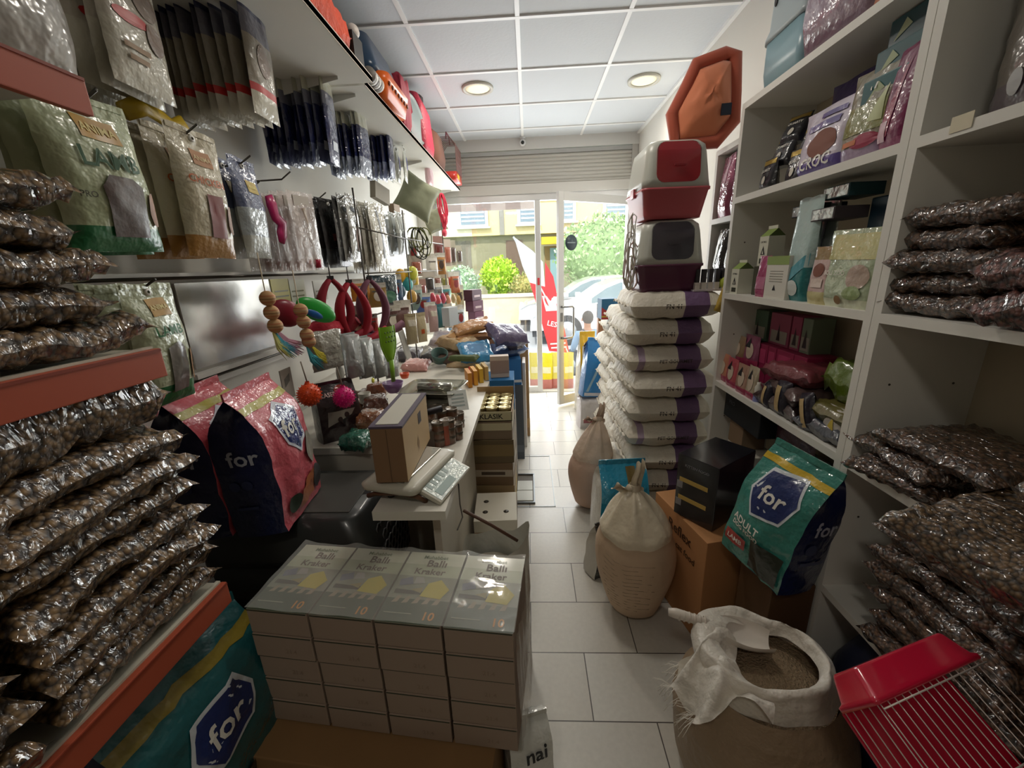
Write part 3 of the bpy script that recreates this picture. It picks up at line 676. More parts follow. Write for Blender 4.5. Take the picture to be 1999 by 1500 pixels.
pur = film('#5a4a8e'); lil = film('#cfc6d6'); brn = M('#7c4634', rough=.6)
flatbag('white and purple food bag with a round brown photo on the second shelf', 1562, 1655, 205, S2, [(.22, pur), (1, lil)], [('ell', .1, .45, .55, .2, brn), ('txt', 'CROC', 0, .2, 1.2, txtL), ('rect', -.6, .68, .6, .78, pur), ('rect', -.2, .83, .7, .90, pur)], xf=.91, seed=5)
flatbag('purple foil bag leaning behind the white bag on the second shelf', 1612, 1690, 150, S2, [(1, film('#4b3f80'))], [('rect', -.6, .5, .6, .7, film('#7a6fae'))], xf=1.02, seed=6)
flatbag('tall green and brown printed bag on the second shelf', 1655, 1745, 128, S2, [(.16, film('#a08aa6')), (1, film('#8a8470'))], [('rect', -.85, .3, .8, .62, film('#7f8040')), ('poly', [(.2, .4), (.75, .38), (.7, .75)], M('#c8cfa0')), ('ell', .3, .2, .55, .08, M('#9b2f4b')), ('txt', 'CAT', -.1, .8, .9, txtL), ('rect', -.6, .18, .0, .24, M('#c4703e'))], xf=.905, seed=7)
flatbag('dark green bag half hidden beside the tall printed bag', 1690, 1760, 140, S2, [(1, film('#2d3b2b'))], [], xf=1.03, seed=8)
flatbag('tall magenta foil bag beside the shelf divider', 1738, 1800, 78, S2, [(.12, film('#93476d')), (1, film('#7a2050'))], [('poly', [(-.8, .1), (-.1, .15), (.1, .9)], film('#a9596e')), ('rect', -.8, .1, -.2, .3, M('#d9b9c4', rough=.2))], xf=.905, seed=9)
flatbag('second magenta foil bag pressed behind the first against the divider', 1765, 1812, 60, S2, [(1, film('#581a4c'))], [], xf=.98, seed=10)
teal = film('#20555c', var=.1)
for i in range(3):
    a = W(1690, 70+40*i, x=.97)
    mb = MB(); mb.box((-.10, -.055, 0), (.10, .055, .062), card(['#1e4a50', '#24565a', '#2b6468'][i], rough=.35), bev=.004); mb.poly([(-.08, .01), (-.03, .03), (-.05, .05)], M('#a9b48e'), lambda a_, b: (a_, -.0565, b))
    rput('teal_box', ('topmost', 'middle', 'lowest')[i]+' of three dark teal food boxes stacked high on the second shelf', 'box', mb, 1.19+.01*i, 1.99-.064*i, .95-.012*i, .11, .04*i, group='dark teal boxes under the top shelf', part='box_body')
mb = MB(); mb.box((-.1, -.055, 0), (.1, .055, .132), card('#24342f'), bev=.003); rput('dark_box', 'dark box carrying the teal boxes at the back of the second shelf', 'box', mb, 1.19, S2+.001, 1.04, .11, part='box_body')
# ---- shelf S3 (milk cartons, pouches)
cream = card('#dcdccb'); grn = M('#8ea45a')
def milk(name, label, y, z, xf, w=.06, h=.125, rz=0, group=None, acc=grn):
    t = thing(name, label, 'carton', (xf+w/2, y, z), -PI/2+rz, group); mb = MB(); hw = w/2
    mb.box((-hw, -hw, 0), (hw, hw, h*.74), cream)
    mb.add([(-hw, -hw, h*.74), (hw, -hw, h*.74), (hw, hw, h*.74), (-hw, hw, h*.74), (-hw, 0, h*.93), (hw, 0, h*.93)], [(0, 1, 5, 4), (2, 3, 4, 5), (1, 2, 5), (3, 0, 4)], [acc, acc, M('#596a3c'), M('#596a3c')])
    mb.box((-hw, -.003, h*.92), (hw, .003, h), cream)
    mb.poly([(-.015, h*.28), (.0, h*.5), (.015, h*.28)], txtD, front_fn(-hw-.0006)); mb.poly([(-.006, h*.3), (0, h*.4), (.006, h*.3)], cream, front_fn(-hw-.001))
    mb.box((-.018, -hw-.0008, h*.06), (.018, -hw+.001, h*.19), M('#3c3f33'))
    mb.text('CAT MILK', 0, h*.6, .04, txtD, front_fn(-hw-.0008))
    mb.build('carton_body', t); return t
milk('drink_carton', 'gable-top cream drink carton at the left end of the third shelf', W(1437, 560, x=.9).y, S3, .89, .062, .14)
milk('drink_carton', 'gable-top cream drink carton raised on a small box on the third shelf', W(1492, 470, x=.93).y, S3+.115, .93, .062, .15)
mb = MB(); mb.box((-.04, -.04, 0), (.04, .04, .113), card('#4a4a3c'), bev=.002); rput('small_box', 'dark small box holding up the raised drink carton', 'box', mb, W(1492, 470, x=.93).y, S3, .925, .08, part='box_body')
flatbag('small pink foil bag between the drink cartons on the third shelf', 1478, 1500, 500, S3, [(1, film('#a8446e'))], [('rect', -.8, .2, .8, .5, film('#c67a9a'))], xf=.89, d=.03, seed=11)
mb = MB(); y, wd, h = rs(1500, 1543, 500, S3, .89); mb.box((-wd/2, -.02, 0), (wd/2, .02, h), card('#dddad0'), bev=.0015)
mb.poly([(-wd/2, h*.8), (wd/2, h*.8), (wd/2, h), (-wd/2, h*1.0)], grn, front_fn(-.0206)); mb.poly([(-.014, h*.2), (-.004, h*.34), (.006, h*.2)], txtD, front_fn(-.0206))
for k in range(5): mb.box((-wd*.3, -.0206, h*(.4+.06*k)), (wd*.3, -.02, h*(.42+.06*k)), M('#9b988c'))
rput('white_box', 'white and green cardboard pack beside the tall teal bag', 'box', mb, y, S3, .89, .04, part='box_body')
tl = film('#2f8184'); sil = M('#c5cac8', rough=.2, metal=.6, bump=.4, bscale=20)
flatbag('tall teal and silver foil bag standing on the third shelf', 1546, 1592, 385, S3, [(.35, tl), (1, film('#b5cdca'))], [('poly', [(-.9, .1), (.9, .35), (.9, .47), (-.9, .25)], film('#5ba6b5')), ('ell', .1, .13, .5, .08, M('#d8dedb'))], xf=.895, d=.06, seed=12)
flatbag('silver foil bag right of the tall teal bag', 1590, 1632, 392, S3, [(1, sil)], [('rect', .0, .1, .25, .9, film('#3a3d52'))], xf=.96, d=.04, seed=13)
for i, (px0, px1, z, xf, c, l) in enumerate(((1556, 1600, .275, .93, '#2c3f44', 'upper left'), (1612, 1662, .31, .93, '#23474d', 'upper right'), (1595, 1640, .25, .91, '#4a4145', 'middle'))):
    y, wd, _ = rs(px0, px1, 350, S3, xf); mb = MB(); mb.box((-wd/2, -.05, 0), (wd/2, .05, .035), card(c), bev=.002); mb.box((-wd*.46, -.0512, .003), (wd*.46, -.05, .032), sil)
    rput('flat_foil_box', 'flat silver-faced box lying on the tall packs, '+l+' one', 'box', mb, y, S3+z, xf, .1, part='box_body', group='flat silver-faced boxes')
for i in range(3):
    mb = MB(); mb.box((-.085, -.05, 0), (.085, .05, .10), card(['#1f4b42', '#1c4742', '#1d3a4e'][i], rough=.35), bev=.004); mb.poly([(.03, .06), (.06, .06), (.045, .09)], M('#b1b98e'), front_fn(-.0515))
    rput('green_carton', ('lowest', 'middle', 'topmost')[i]+' of the dark green cartons stacked at the back of the third shelf', 'box', mb, 1.235, S3+.101*i, 1.01, .1, part='box_body', group='dark green cartons on the third shelf')
mb = MB(); mb.box((-.03, -.05, 0), (.03, .05, .27), card('#6b6a22'), bev=.004); rput('olive_carton', 'tall olive yellow carton wedged against the divider panel', 'box', mb, 1.14, S3, 1.01, .1, part='box_body')
flatbag('small cream and brown treat bag on the third shelf', 1583, 1626, 482, S3, [(.2, film('#c9bf88')), (.8, film('#c7a9a3')), (1, film('#8a6d33'))], [('ell', -.1, .6, .5, .12, brn), ('rect', -.5, .3, .5, .45, film('#dcc8bd'))], xf=.885, d=.04, seed=14)
flatbag('large pale green foil pouch in front of the dark green cartons', 1612, 1722, 447, S3, [(.12, film('#d8dcc2')), (1, film('#b9c7a8', rough=.2, coat=1, bump=.6))], [('rect', -.8, .62, .85, .94, film('#c9c488', rough=.2, coat=1)), ('ell', .45, .4, .38, .16, film('#b49c8c')), ('ell', .4, .2, .3, .09, film('#8ca068')), ('txt', 'SOLI ZOO', -.4, .45, .8, txtL), ('ell', -.05, .1, .14, .06, M('#8f6f48'))], xf=.885, d=.05, seed=15)
# ---- shelf S4 (pink boxes and pouches, plush packs)
for i, (px0, px1, c, l) in enumerate(((1465, 1500, '#56705c', 'leftmost green one'), (1506, 1546, '#a04e6a', 'second, rose coloured'), (1549, 1568, '#a64668', 'third, rose coloured'), (1570, 1590, '#7d8d78', 'rightmost grey green one'))):
    y, wd, _ = rs(px0, px1, 620, S4, 1.03); mb = MB(); mb.box((-wd/2, -.04, 0), (wd/2, .04, .13), card(c), bev=.002); mb.box((-wd*.4, -.0412, .01), (wd*.4, -.04, .06), card('#a7a196')); mb.poly([(-.012, .02), (0, .09), (.012, .02)], M('#3a2d33'), front_fn(-.042))
    rput('snack_box', 'upright snack box in the back row of the fourth shelf, '+l, 'box', mb, y, S4+.20, 1.03, .08, part='box_body', group='upright snack boxes on the fourth shelf')
for i, (px0, px1) in enumerate(((1480, 1503), (1504, 1520), (1521, 1556), (1557, 1584))):
    y, wd, _ = rs(px0, px1, 690, S4, 1.0); mb = MB(); mb.box((-wd/2, -.06, 0), (wd/2, .06, .2), card('#8e1f48'), bev=.003); mb.box((-wd*.36, -.0612, .12), (wd*.36, -.06, .18), card('#a9355f'))
    rput('magenta_box', ORD[i]+' from the left of the dark magenta boxes under the snack boxes', 'box', mb, y, S4, .99, .12, part='box_body', group='dark magenta boxes on the fourth shelf')
pk = film('#b0586c'); 
for i, (px0, px1, pyt, xf, c) in enumerate(((1400, 1420, 690, .9, '#c07c62'), (1418, 1436, 700, .89, '#b8525c'), (1437, 1458, 712, .885, '#a98472'), (1458, 1476, 716, .885, '#b2a48c'), (1428, 1450, 655, .96, '#8e7458'), (1452, 1478, 655, .97, '#8b4a66'))):
    zb = S4 if i < 4 else S4+.09
    y, wd, h = rs(px0, px1, pyt, zb, xf); mb = pouch(wd*1.1, max(.1, h), .03, [(.2, film('#a4365a')), (1, film(c))], [('ell', .1, .5, .5, .25, M('#cbb9a6')), ('poly', [(-.6, .6), (-.1, .92), (.1, .6)], txtD)], 'stand', seed=20+i)
    rput('cat_treat_pouch', ('small pink treat pouch, leftmost on the fourth shelf', 'small red treat pouch, second on the fourth shelf', 'small brown and pink treat pouch, third on the fourth shelf', 'small pale treat pouch, fourth on the fourth shelf', 'raised brown treat pouch in the second row of the fourth shelf', 'raised purple treat pouch in the second row of the fourth shelf')[i], 'pouch', mb, y, zb, xf, .03, group='small treat pouches on the fourth shelf')
mb = MB(); mb.box((-.05, -.03, 0), (.05, .03, .088), card('#7d2748'), bev=.002); rput('small_carton', 'low dark pink carton under the raised treat pouches', 'box', mb, 1.80, S4, .955, .06, part='box_body')
def lyingbag(name, label, y, z, x, lx, ly, t, col, rz=0, seed=0, group=None, bands=(), **k):
    mm = film(col, **k) if isinstance(col, str) else col
    mb = pillow_mb(lx, ly, t, mm, seed=seed, nu=16, nv=12); tt = thing(name, label, 'bag', (x, y, z), rz, group); mb.build('bag_body', tt); return tt
lyingbag('pink_bag', 'rounded dusty pink bag lying on the heap in the fourth shelf', 1.43, S4+.115, .98, .18, .22, .07, '#7d3a42', seed=2, rz=.2)
lyingbag('grey_pink_bag', 'greyish patterned bag under the dusty pink bag', 1.42, S4+.058, .97, .17, .24, .06, '#5d4a48', seed=3, rz=-.1, var=.5, vscale=18)
lyingbag('brown_bag', 'dark brown bag at the bottom of the fourth shelf heap', 1.44, S4, .97, .17, .26, .06, '#3d2c2c', seed=4)
lyingbag('green_bag', 'big dark green foil bag at the right of the fourth shelf', 1.20, S4+.11, 1.04, .2, .2, .13, '#5d7420', seed=5, coat=1)
lyingbag('olive_bag', 'olive printed bag below the big green foil bag', 1.19, S4+.055, .99, .2, .2, .055, '#6d6636', seed=6, var=.4, vscale=14)
lyingbag('dark_bag', 'dark blue bag at the bottom right of the fourth shelf', 1.20, S4, .98, .2, .22, .055, '#252c3a', seed=7)
gd = M('#c2a878', rough=.5, var=.25, vscale=60)
for i, (px, py, wd, h, tl_) in enumerate(((1492, 800, .05, .10, .15), (1520, 825, .075, .13, 0), (1580, 842, .06, .13, -.35))):
    p = W(px, py+20, x=.875)
    mb = pouch(wd, h, .04, [(1, film('#1d1b2c'))], [('rect', -.6, .12, .15, .85, gd)], 'pillow', seed=30+i)
    t = thing('chew_pack', ('left', 'middle', 'right')[i]+' of three navy chew packs with golden windows on the fourth shelf edge', 'pack', (.905, W(px, py, x=.9).y, S4+.001), -PI/2, 'navy chew packs', 0, tl_); mb.build('pouch_body', t)
for s, (px, lab) in enumerate(((1475, 'lilac capped white bottle at the left front of the fourth shelf'),)):
    y = W(px, 780, x=.9).y; t = thing('small_bottle', lab, 'bottle', (.905, y, S4)); mb = MB(); mb.lathe([(.001, 0), (.013, 0), (.014, .06), (.008, .07), (.008, .08), (.001, .08)], M('#d6d2c8'), n=14); mb.build('bottle_body', t); mb = MB(); mb.lathe([(.0155, .0), (.016, .025), (.0145, .03)], M('#8286b8'), n=14, cap=False); mb.build('cap', t)
flatbag('white and yellow crinkled packet at the right front of the fourth shelf', 1600, 1660, 800, S4, [(1, film('#b9b4ac', bump=.8))], [('poly', [(-.5, .1), (.4, .1), (0, .8)], M('#c9b04a'))], xf=.90, d=.06, seed=16, style='pillow')
# ---- bottom bay of the middle unit
mb = MB(); mb.box((-.13, -.06, 0), (.13, .06, .22), card('#b4a79b', var=.1), bev=.002); mb.text('TYRO', -.03, .19, .08, M('#4d4038'), front_fn(-.0612))
for k in range(8): mb.box((-.11, -.0612, .02+.018*k), (.11, -.06, .026+.018*k), M(['#8f5a4c', '#7a736a'][k % 2]))
rput('printed_carton', 'grey carton with lines of red print in the bottom bay of the middle unit', 'box', mb, 1.42, S5, 1.0, .12, part='box_body')
mb = MB(); mb.box((-.1, -.06, 0), (.1, .06, .15), card('#cfc9bd'), bev=.002); rput('white_panel_box', 'plain pale box standing left in the bottom bay', 'box', mb, 1.70, S5, .93, .12, part='box_body')
mb = MB(); mb.box((-.15, -.06, 0), (.15, .06, .13), card('#1d2226'), bev=.004); mb.text('PRO', -.08, .08, .05, M('#5a6066'), front_fn(-.0615)); rput('black_carton', 'long black carton directly under the fourth shelf, beside the white sacks', 'box', mb, 1.70, S5+.26, .92, .12, part='box_body')
mb = MB(); mb.box((-.06, -.05, 0), (.06, .05, .106), card('#8b745c', var=.15), bev=.002); rput('brown_carton', 'small brown carton below the long black carton', 'box', mb, 1.74, S5+.152, .93, .1, part='box_body')
flatbag('dark red printed bag hanging back in the bottom bay behind the teal dog food bag', 1500, 1580, 850, S5, [(1, film('#4a2530'))], [('rect', -.6, .3, .6, .5, film('#6b4a4c'))], xf=.94, d=.06, seed=17)

# ---- top of the middle unit (z=S1)
def ctile(px, py, z=S1): return W(px, py, z=z)
t = thing('cat_carrier', 'upright pale blue and grey plastic cat carrier with slots on the top shelf', 'carrier', (1.0, 1.72, S1+.001), -PI/2)
mb = MB(); loft(mb, [(.115, .085, .03, 0), (.125, .095, .035, .06), (.125, .095, .035, .16)], plastic('#8fb0bb')); mb.build('lower_shell', t)
mb = MB(); loft(mb, [(.13, .1, .035, .16), (.13, .1, .035, .175), (.122, .092, .035, .2), (.115, .085, .03, .42), (.09, .07, .03, .47)], plastic('#a9b7bc'))
for k in range(3): mb.sphere((-.075+.06*k, -.092, .28), .012, M('#2b2b30'), n=10, sc3=(.8, .3, 1.4))
mb.build('upper_shell', t)
t = thing('wrapped_litter_box', 'purple litter tray wrapped in cloudy film on the top shelf', 'litter box', (.99, 1.44, S1+.001), -PI/2)
mb = MB(); loft(mb, [(.14, .09, .03, 0), (.155, .105, .035, .10), (.155, .105, .035, .12), (.14, .095, .04, .40)], film('#8f7486', rough=.25, coat=1)); mb.build('tray_body', t)
for i, (y, z, rz, l) in enumerate(((1.28, 0, .08, 'lower'), (1.27, .19, -.05, 'upper'))):
    mb = MB(); mb.box((-.10, -.075, 0), (.10, .075, .185), card('#b8704e'), bev=.003)
    mb.lathe([(.001, 0), (.055, 0), (.055, .001), (.001, .001)], M('#d9c3ae'), n=20, X=T(0, -.0755, .09, rx=PI/2)); 
    for k in range(3): mb.lathe([(.001, 0), (.009, 0), (.001, .001)], M('#7b4a32'), n=8, X=T(-.02+.02*k, -.0772, .105+(.008 if k == 1 else 0), rx=PI/2), cap=False)
    mb.lathe([(.001, 0), (.018, 0), (.001, .001)], M('#7b4a32'), n=10, X=T(0, -.0772, .08, rx=PI/2), cap=False)
    rput('paw_print_carton', l+' orange brown carton with a paw print disc on the top shelf', 'box', mb, y+.005*i, S1+.001+z, .91, .15, rz, part='box_body', group='orange paw print cartons')
mb = pouch(.13, .17, .05, [(1, film('#93a27c'))], [('poly', [(-.3, .2), (.4, .3), (.1, .8)], M('#d9dcc6'))], 'pillow', seed=41); rput('green_packet', 'pale green packet at the front of the top shelf edge', 'packet', mb, 1.125, S1+.001, .9, .05)
mb = pillow_mb(.2, .2, .06, film('#7d5750', rough=.3), seed=8, nu=14, nv=10); tt = thing('brown_packet', 'brown film wrapped pack lying along the top shelf edge', 'packet', (.99, 1.01, 2.164)); mb.build('bag_body', tt)
# ---- unit C contents: pink bags, orange bed
t = thing('pet_bed', 'folded orange quilted pet bed standing on the short shelf unit', 'pet bed', tuple(Vector((.96, 2.12, 1.99))), -.15)
om = M('#dd8158', rough=.75, sheen=.4, bump=.25, bscale=9); od = M('#b45238', rough=.8, sheen=.4)
def bq(px, py): q = W(px, py, y=2.12); return ((q.x-.96)*math.cos(.15)**-1, q.z-1.99)
rim = [bq(*q) for q in ((1318, 300), (1313, 222), (1345, 160), (1363, 116), (1420, 98), (1440, 103), (1438, 180), (1436, 240), (1400, 290))]
zmin = min(q[1] for q in rim); rim = [(a, max(b, .0)) for a, b in rim]
n = len(rim); cx = sum(q[0] for q in rim)/n; cz = sum(q[1] for q in rim)/n
mb = MB(); mb.tube([(cx+(a-cx)*.93, 0, cz+(b-cz)*.93+.002) for a, b in rim], .03, od, n=10, closed=True); mb.build('raised_rim', t)
mb = MB()
def bedf(a, b):
    i = a*n; k = int(i) % n; f = i-int(i); p = Vector(rim[k]).lerp(Vector(rim[(k+1) % n]), f)
    return (cx+(p.x-cx)*b*.9, -.10*(1-b**2)**.5+.03+.01*fbm(a*6, b*4, 2), cz+(p.y-cz)*b*.9)
mb.grid(bedf, 36, 8, om, closeu=True); mb.build('cushion', t)
mb = MB(); mb.grid(lambda a, b: (lambda p: (p[0], .055, p[2]))(bedf(a, b)), 36, 2, od, closeu=True); mb.build('back_cloth', t)
mb = MB(); q = bq(1412, 222); mb.box((q[0]-.022, -.062, q[1]-.02), (q[0]+.02, -.055, q[1]+.025), M('#1d2230')); mb.build('label_tag', t)
t = thing('teal_scoop', 'teal plastic scoop beside the orange bed on the short shelf unit', 'scoop', (.97, 1.97, 1.987), 0)
mb = MB(); loft(mb, [(.03, .025, .012, 0), (.045, .03, .015, .05), (.05, .033, .015, .11)], plastic('#3d8289')); mb.build('scoop_bowl', t)
for i, (y, c, l) in enumerate(((2.13, '#b06a86', 'left'), (2.0, '#8c4a5e', 'right'))):
    mb = pouch(.11, .27, .05, [(.1, film(c)), (1, film(c, rough=.15, coat=1, bump=.8))], [('poly', [(-.7, .6), (.1, .5), (.5, .95)], film('#cba6b4', rough=.15, coat=1))], 'stand', seed=45+i)
    rput('pink_film_bag', l+' crumpled glossy pink bag on the short shelf behind the litter boxes', 'bag', mb, y, 1.676, .93, .05, group='glossy pink bags on the short shelf')
for i in range(2):
    mb = pouch(.1, .2, .05, [(1, film('#4b4644', rough=.15, coat=1, bump=.9))], [('poly', [(-.7, .2), (-.3, .2), (.2, .9), (-.4, .95)], M('#c9c8bc', rough=.2))], 'stand', seed=48+i)
    rput('black_white_bag', ('left', 'right')[i]+' crumpled black and white bag on the lower short shelf', 'bag', mb, 2.12-.12*i, 1.421, .93, .05, group='black and white bags on the short shelf')

# ---- near unit B: bags
mb = pouch(.40, .33, .09, [(.16, film('#5b5158')), (1, film('#6f685f'))], [('poly', [(-.35, .32), (-.05, .22), (.45, .55), (.4, .62), (-.1, .58)], M('#c4c2ac')), ('ell', -.62, .16, .07, .07, M('#b3b3b3')), ('ell', -.4, .18, .07, .07, M('#b3b3b3')), ('ell', -.18, .2, .07, .07, M('#b3b3b3')), ('txt', 'Premium Quality', -.1, .74, 1.1, M('#8f8f8a')), ('txt', '3', .35, .14, .12, txtL)], 'stand', seed=51, taper=.05)
rput('large_food_bag', 'large grey food bag with three round symbols on the top right shelf', 'bag', mb, .80, S2+.001, .92, .09)
mb = pouch(.44, .355, .07, [(1, film('#432028'))], [('txt', 'PERFECT', -.1, .86, 1.2, txtL)], 'stand', seed=52)
rput('large_food_bag', 'dark red food bag standing behind the grey food bag', 'bag', mb, .80, S2+.001, 1.04, .08)
def klay(i, n, base, dz, x, y, rz, lab, group, mat, lx, ly, t, seed, proto=[None]):
    pass
rr = random.Random(5)
protoK = {}
def kib(label, x, y, z, lx, ly, t, mat, seed, rz=0, group=None, rx=0, ry=0, sag=0, seal=False):
    tt = thing('pellet_bag', label, 'bag', (x, y, z), rz, group, rx, ry)
    pillow_mb(lx, ly, t, mat, seed=seed, sag=sag).build('filled_bag', tt)
    if seal:
        mb = MB(); mb.grid(lambda a, b: ((a-.5)*lx*.86, -ly/2*.96-b*.012, t*.5+.004*math.sin(a*40+seed)), 30, 1, SEAL); mb.build('heat_seal', tt)
    return tt
SEAL = clear_film('seal_film', .5, (.7, .66, .6), 60, 1)
names5 = ['lowest', 'second from the bottom', 'third from the bottom', 'fourth from the bottom', 'fifth from the bottom', 'sixth from the bottom', 'seventh from the bottom', 'eighth from the bottom', 'topmost']
zc = S3+.001
for i in range(5):
    th = .052; kib('dark pellet bag in the back stack of the third right shelf, '+(names5[i] if i < 4 else 'topmost'), 1.02+rr.uniform(-.01, .01), .945+rr.uniform(-.012, .012)-.01*(i == 4), zc, .28, .25, th, KIB3, 60+i, rr.uniform(-.08, .08), 'pellet bags on the third right shelf, back stack'); zc += th*.92
zc = S3+.001
for i in range(2):
    th = .075; kib(('lower', 'upper')[i]+' of two reddish pellet bags at the front of the third right shelf', .99, .70+.01*i, zc, .30, .245, th, KIBR, 70+i, rr.uniform(-.06, .06), 'reddish pellet bags'); zc += th*.9
for i, (x, y, z, rz, l) in enumerate(((.97, .94, 0, .3, 'lowest folded'), (.99, .93, .045, -.15, 'middle'), (1.0, .86, .088, .06, 'topmost flat'))):
    kib(l+' pellet bag in the small stack on the fourth right shelf', x, y, S4+.001+z, .27, .28 if i else .2, .048, KIB3, 75+i, rz, 'pellet bags on the fourth right shelf')
kib('big glossy pellet bag drooping over the edge of the fourth right shelf', .89, .60, S4+.012, .34, .34, .085, KIB2, 79, .2, None, 0, -.15)
kib('folded glossy pellet bag lying on the drooping bag at the right edge', .95, .50, S4+.125, .3, .26, .085, KIB2, 80, -.2, None, .05, -.1)
zc = S5+.001
for i in range(6):
    th = .062; kib('pellet bag of the tall dark stack on the bottom right shelf, '+(names5[i] if i < 5 else 'topmost'), 1.0+rr.uniform(-.012, .012), .72+rr.uniform(-.02, .02), zc, .29, .34, th, KIB3, 82+i, rr.uniform(-.06, .06), 'pellet bags on the bottom right shelf'); zc += th*.93
zc = S5+.001
for i in range(3):
    th = .07; kib('near pellet bag at the right frame edge on the bottom shelf, '+names5[i], .98, .35, zc, .3, .34, th, KIB3, 90+i, rr.uniform(-.05, .05), 'near pellet bags on the bottom right shelf'); zc += th*.93
# ================================================================ RIGHT FLOOR: sacks, litter boxes, cartons
WV = M('#d9d2c2', rough=.6, bump=.5, bscale=30, var=.07, vscale=12)
PURP = M('#6d5276', rough=.55, bump=.4, bscale=30)
PURL = M('#a893a8', rough=.55, bump=.4, bscale=30)
def feed_sack(seed, band=True):
    mb = MB(); lx, ly, t = .43, .50, .148
    def S(a, b, side):
        u, v = 2*a-1, 2*b-1
        p = (max(0, 1-abs(u)**9)*max(0, 1-abs(v)**7))**.5
        e = max(0, -u-.5)*2
        wr = .006*math.sin(v*17+u*5+seed)*e+.010*fbm(u*3+seed, v*3, side)+.005*fbm(u*8, v*8+seed, side)
        return Vector((u*lx/2*(1-.03*v*v), v*ly/2*(1-.05*u*u), t/2+side*(t/2-.008)*p+wr*min(1, p*2)))
    def mt(a, b, flip=False):
        if flip: a = 1-a
        if .56 < a < .86: return PURP
        if .10 < a < .20: return PURL if seed % 2 else WV
        return WV
    mb.grid(lambda a, b: S(a, b, 1), 26, 16, lambda a, b: mt(a, b)); mb.grid(lambda a, b: S(1-a, b, -1), 26, 16, lambda a, b: mt(a, b, True))
    for k, (st, x, w_) in enumerate((('FN 41', -.02, .07), ('PET GOURMET', .02, .16))):
        if (seed+k) % 2 == 0:
            mb.text(st, x, .0, w_, M('#3a3430'), lambda a, b: (a, -ly/2*.985-.0025, t*.48+b*1.0))
    return mb
protos = [feed_sack(s) for s in range(3)]; pobj = [None]*3
LY = ['nearest', 'middle', 'farthest']
for c, (yc, nlay) in enumerate(((2.19, 10), (2.71, 9), (3.23, 8))):
    for i in range(nlay):
        s = (i+c) % 3; z = .002+i*.134
        posn = 'lowest' if i == 0 else 'topmost' if i == nlay-1 else ORD[i]+' from the bottom'
        L = 'white woven feed sack with purple band, '+posn+' in the '+LY[c]+' pile'
        loc = ((.705, .755, .80)[c]+rr.uniform(-.02, .02), yc+rr.uniform(-.015, .015), z); rz = rr.uniform(-.05, .05)
        if pobj[s] is None:
            t = thing('feed_sack', L, 'sack', loc, rz, 'white feed sacks piled by the door'); protos[s].build('sack_body', t)
            mb = MB(); mb.grid(lambda a, b: (-.218-b*.012, (a-.5)*.42, .075+.01*math.sin(a*30)), 12, 1, M('#cfc8b8', rough=.7)); mb.build('stitched_end', t); pobj[s] = t
        else: dup(pobj[s], L, loc, (0, 0, rz))
ZT = .002+10*.134+.004
# litter boxes, hooded
def litter_box(label, z, tray, door, x=.668, y=2.13, rz=0):
    SC = .9
    t = thing('litter_box', label, 'litter box', (x, y, z), rz); t.scale = (.88, .85, .9)
    mb = MB(); loft(mb, [(.145, .15, .03, 0), (.150, .155, .035, .02), (.168, .178, .035, .125), (.174, .184, .035, .128), (.174, .184, .035, .140)], plastic(tray, rough=.35)); mb.build('tray', t)
    mb = MB(); loft(mb, [(.172, .182, .04, .140), (.169, .177, .05, .18), (.155, .165, .055, .30), (.148, .158, .055, .335), (.125, .135, .05, .356), (.09, .1, .04, .36)], plastic('#bfc0b6', rough=.35)); mb.build('hood', t)
    mb = MB()
    def df(a, b):  # door curve follows the sloped hood front and its top edge
        z_ = .345-a_(b)*.205; return z_
    pts = [(-.092, .335), (.092, .335), (.1, .18), (.07, .155), (-.07, .155), (-.1, .18)]
    pts = rrect(.108, .092, .04, 4)
    def fy(zz): 
        return -.176+(zz-.17)*(.011/.13) if zz < .30 else -.165+(zz-.30)*.35
    mb.poly([(a*(1-.6*max(0, b)), b+.255) for a, b in pts], plastic(door, rough=.2, coat=.3), lambda a, b: (a, fy(b)-.006, b), 2)
    mb.poly([(a*(1-.6*max(0, b)), b+.255) for a, b in pts], plastic(door, rough=.2), lambda a, b: (a, fy(b)+.0, b), 2)
    for i in range(len(pts)):
        a0, a1 = pts[i], pts[(i+1) % len(pts)]
        mb.add([(a0[0], fy(a0[1]+.255)-.006, a0[1]+.255), (a1[0], fy(a1[1]+.255)-.006, a1[1]+.255), (a1[0], fy(a1[1]+.255), a1[1]+.255), (a0[0], fy(a0[1]+.255), a0[1]+.255)], [(0, 1, 2, 3)], plastic(door, rough=.2))
    dd = mb.build('flap_door', t)
    mb = MB(); mb.box((-.025, -.188, .235), (.03, -.180, .243), plastic(door)); mb.build('door_grip', dd)
    for s in (-1, 1): mb = MB(); mb.box((s*.174-.008, -.03, .115), (s*.174+.008, .03, .16), plastic(tray)); mb.build('clip', t)
    return t
litter_box('hooded litter box with plum tray and grey flap, lower of the two', ZT-.002, '#5a2c44', '#47434a')
litter_box('hooded litter box with pink tray and red flap, upper of the two', ZT+.326, '#b9565c', '#a33238', x=.665, rz=.03)
# wrapped bundle of white collars left of litter boxes
t = thing('plastic_string_bundle', 'tangle of white plastic strips hanging down left of the litter boxes', 'bundle', (.50, 2.05, ZT+.01))
rg = random.Random(8)
for i in range(9):
    a = rg.uniform(.010, .028); h = rg.uniform(.10, .36); ph = rg.uniform(-.012, .012); mb = MB()
    mb.tube([(ph+a*math.sin(2*PI*q/16)+.006*math.sin(q*1.7+i), rg.uniform(-.006, .006), h/2-h/2*math.cos(2*PI*q/16)) for q in range(16)], .0032, M(['#dcd6ca', '#c8a49c', '#e4e4de', '#cfc5b0'][i % 4], rough=.4), n=5, closed=True); mb.build('strip_loop', t)
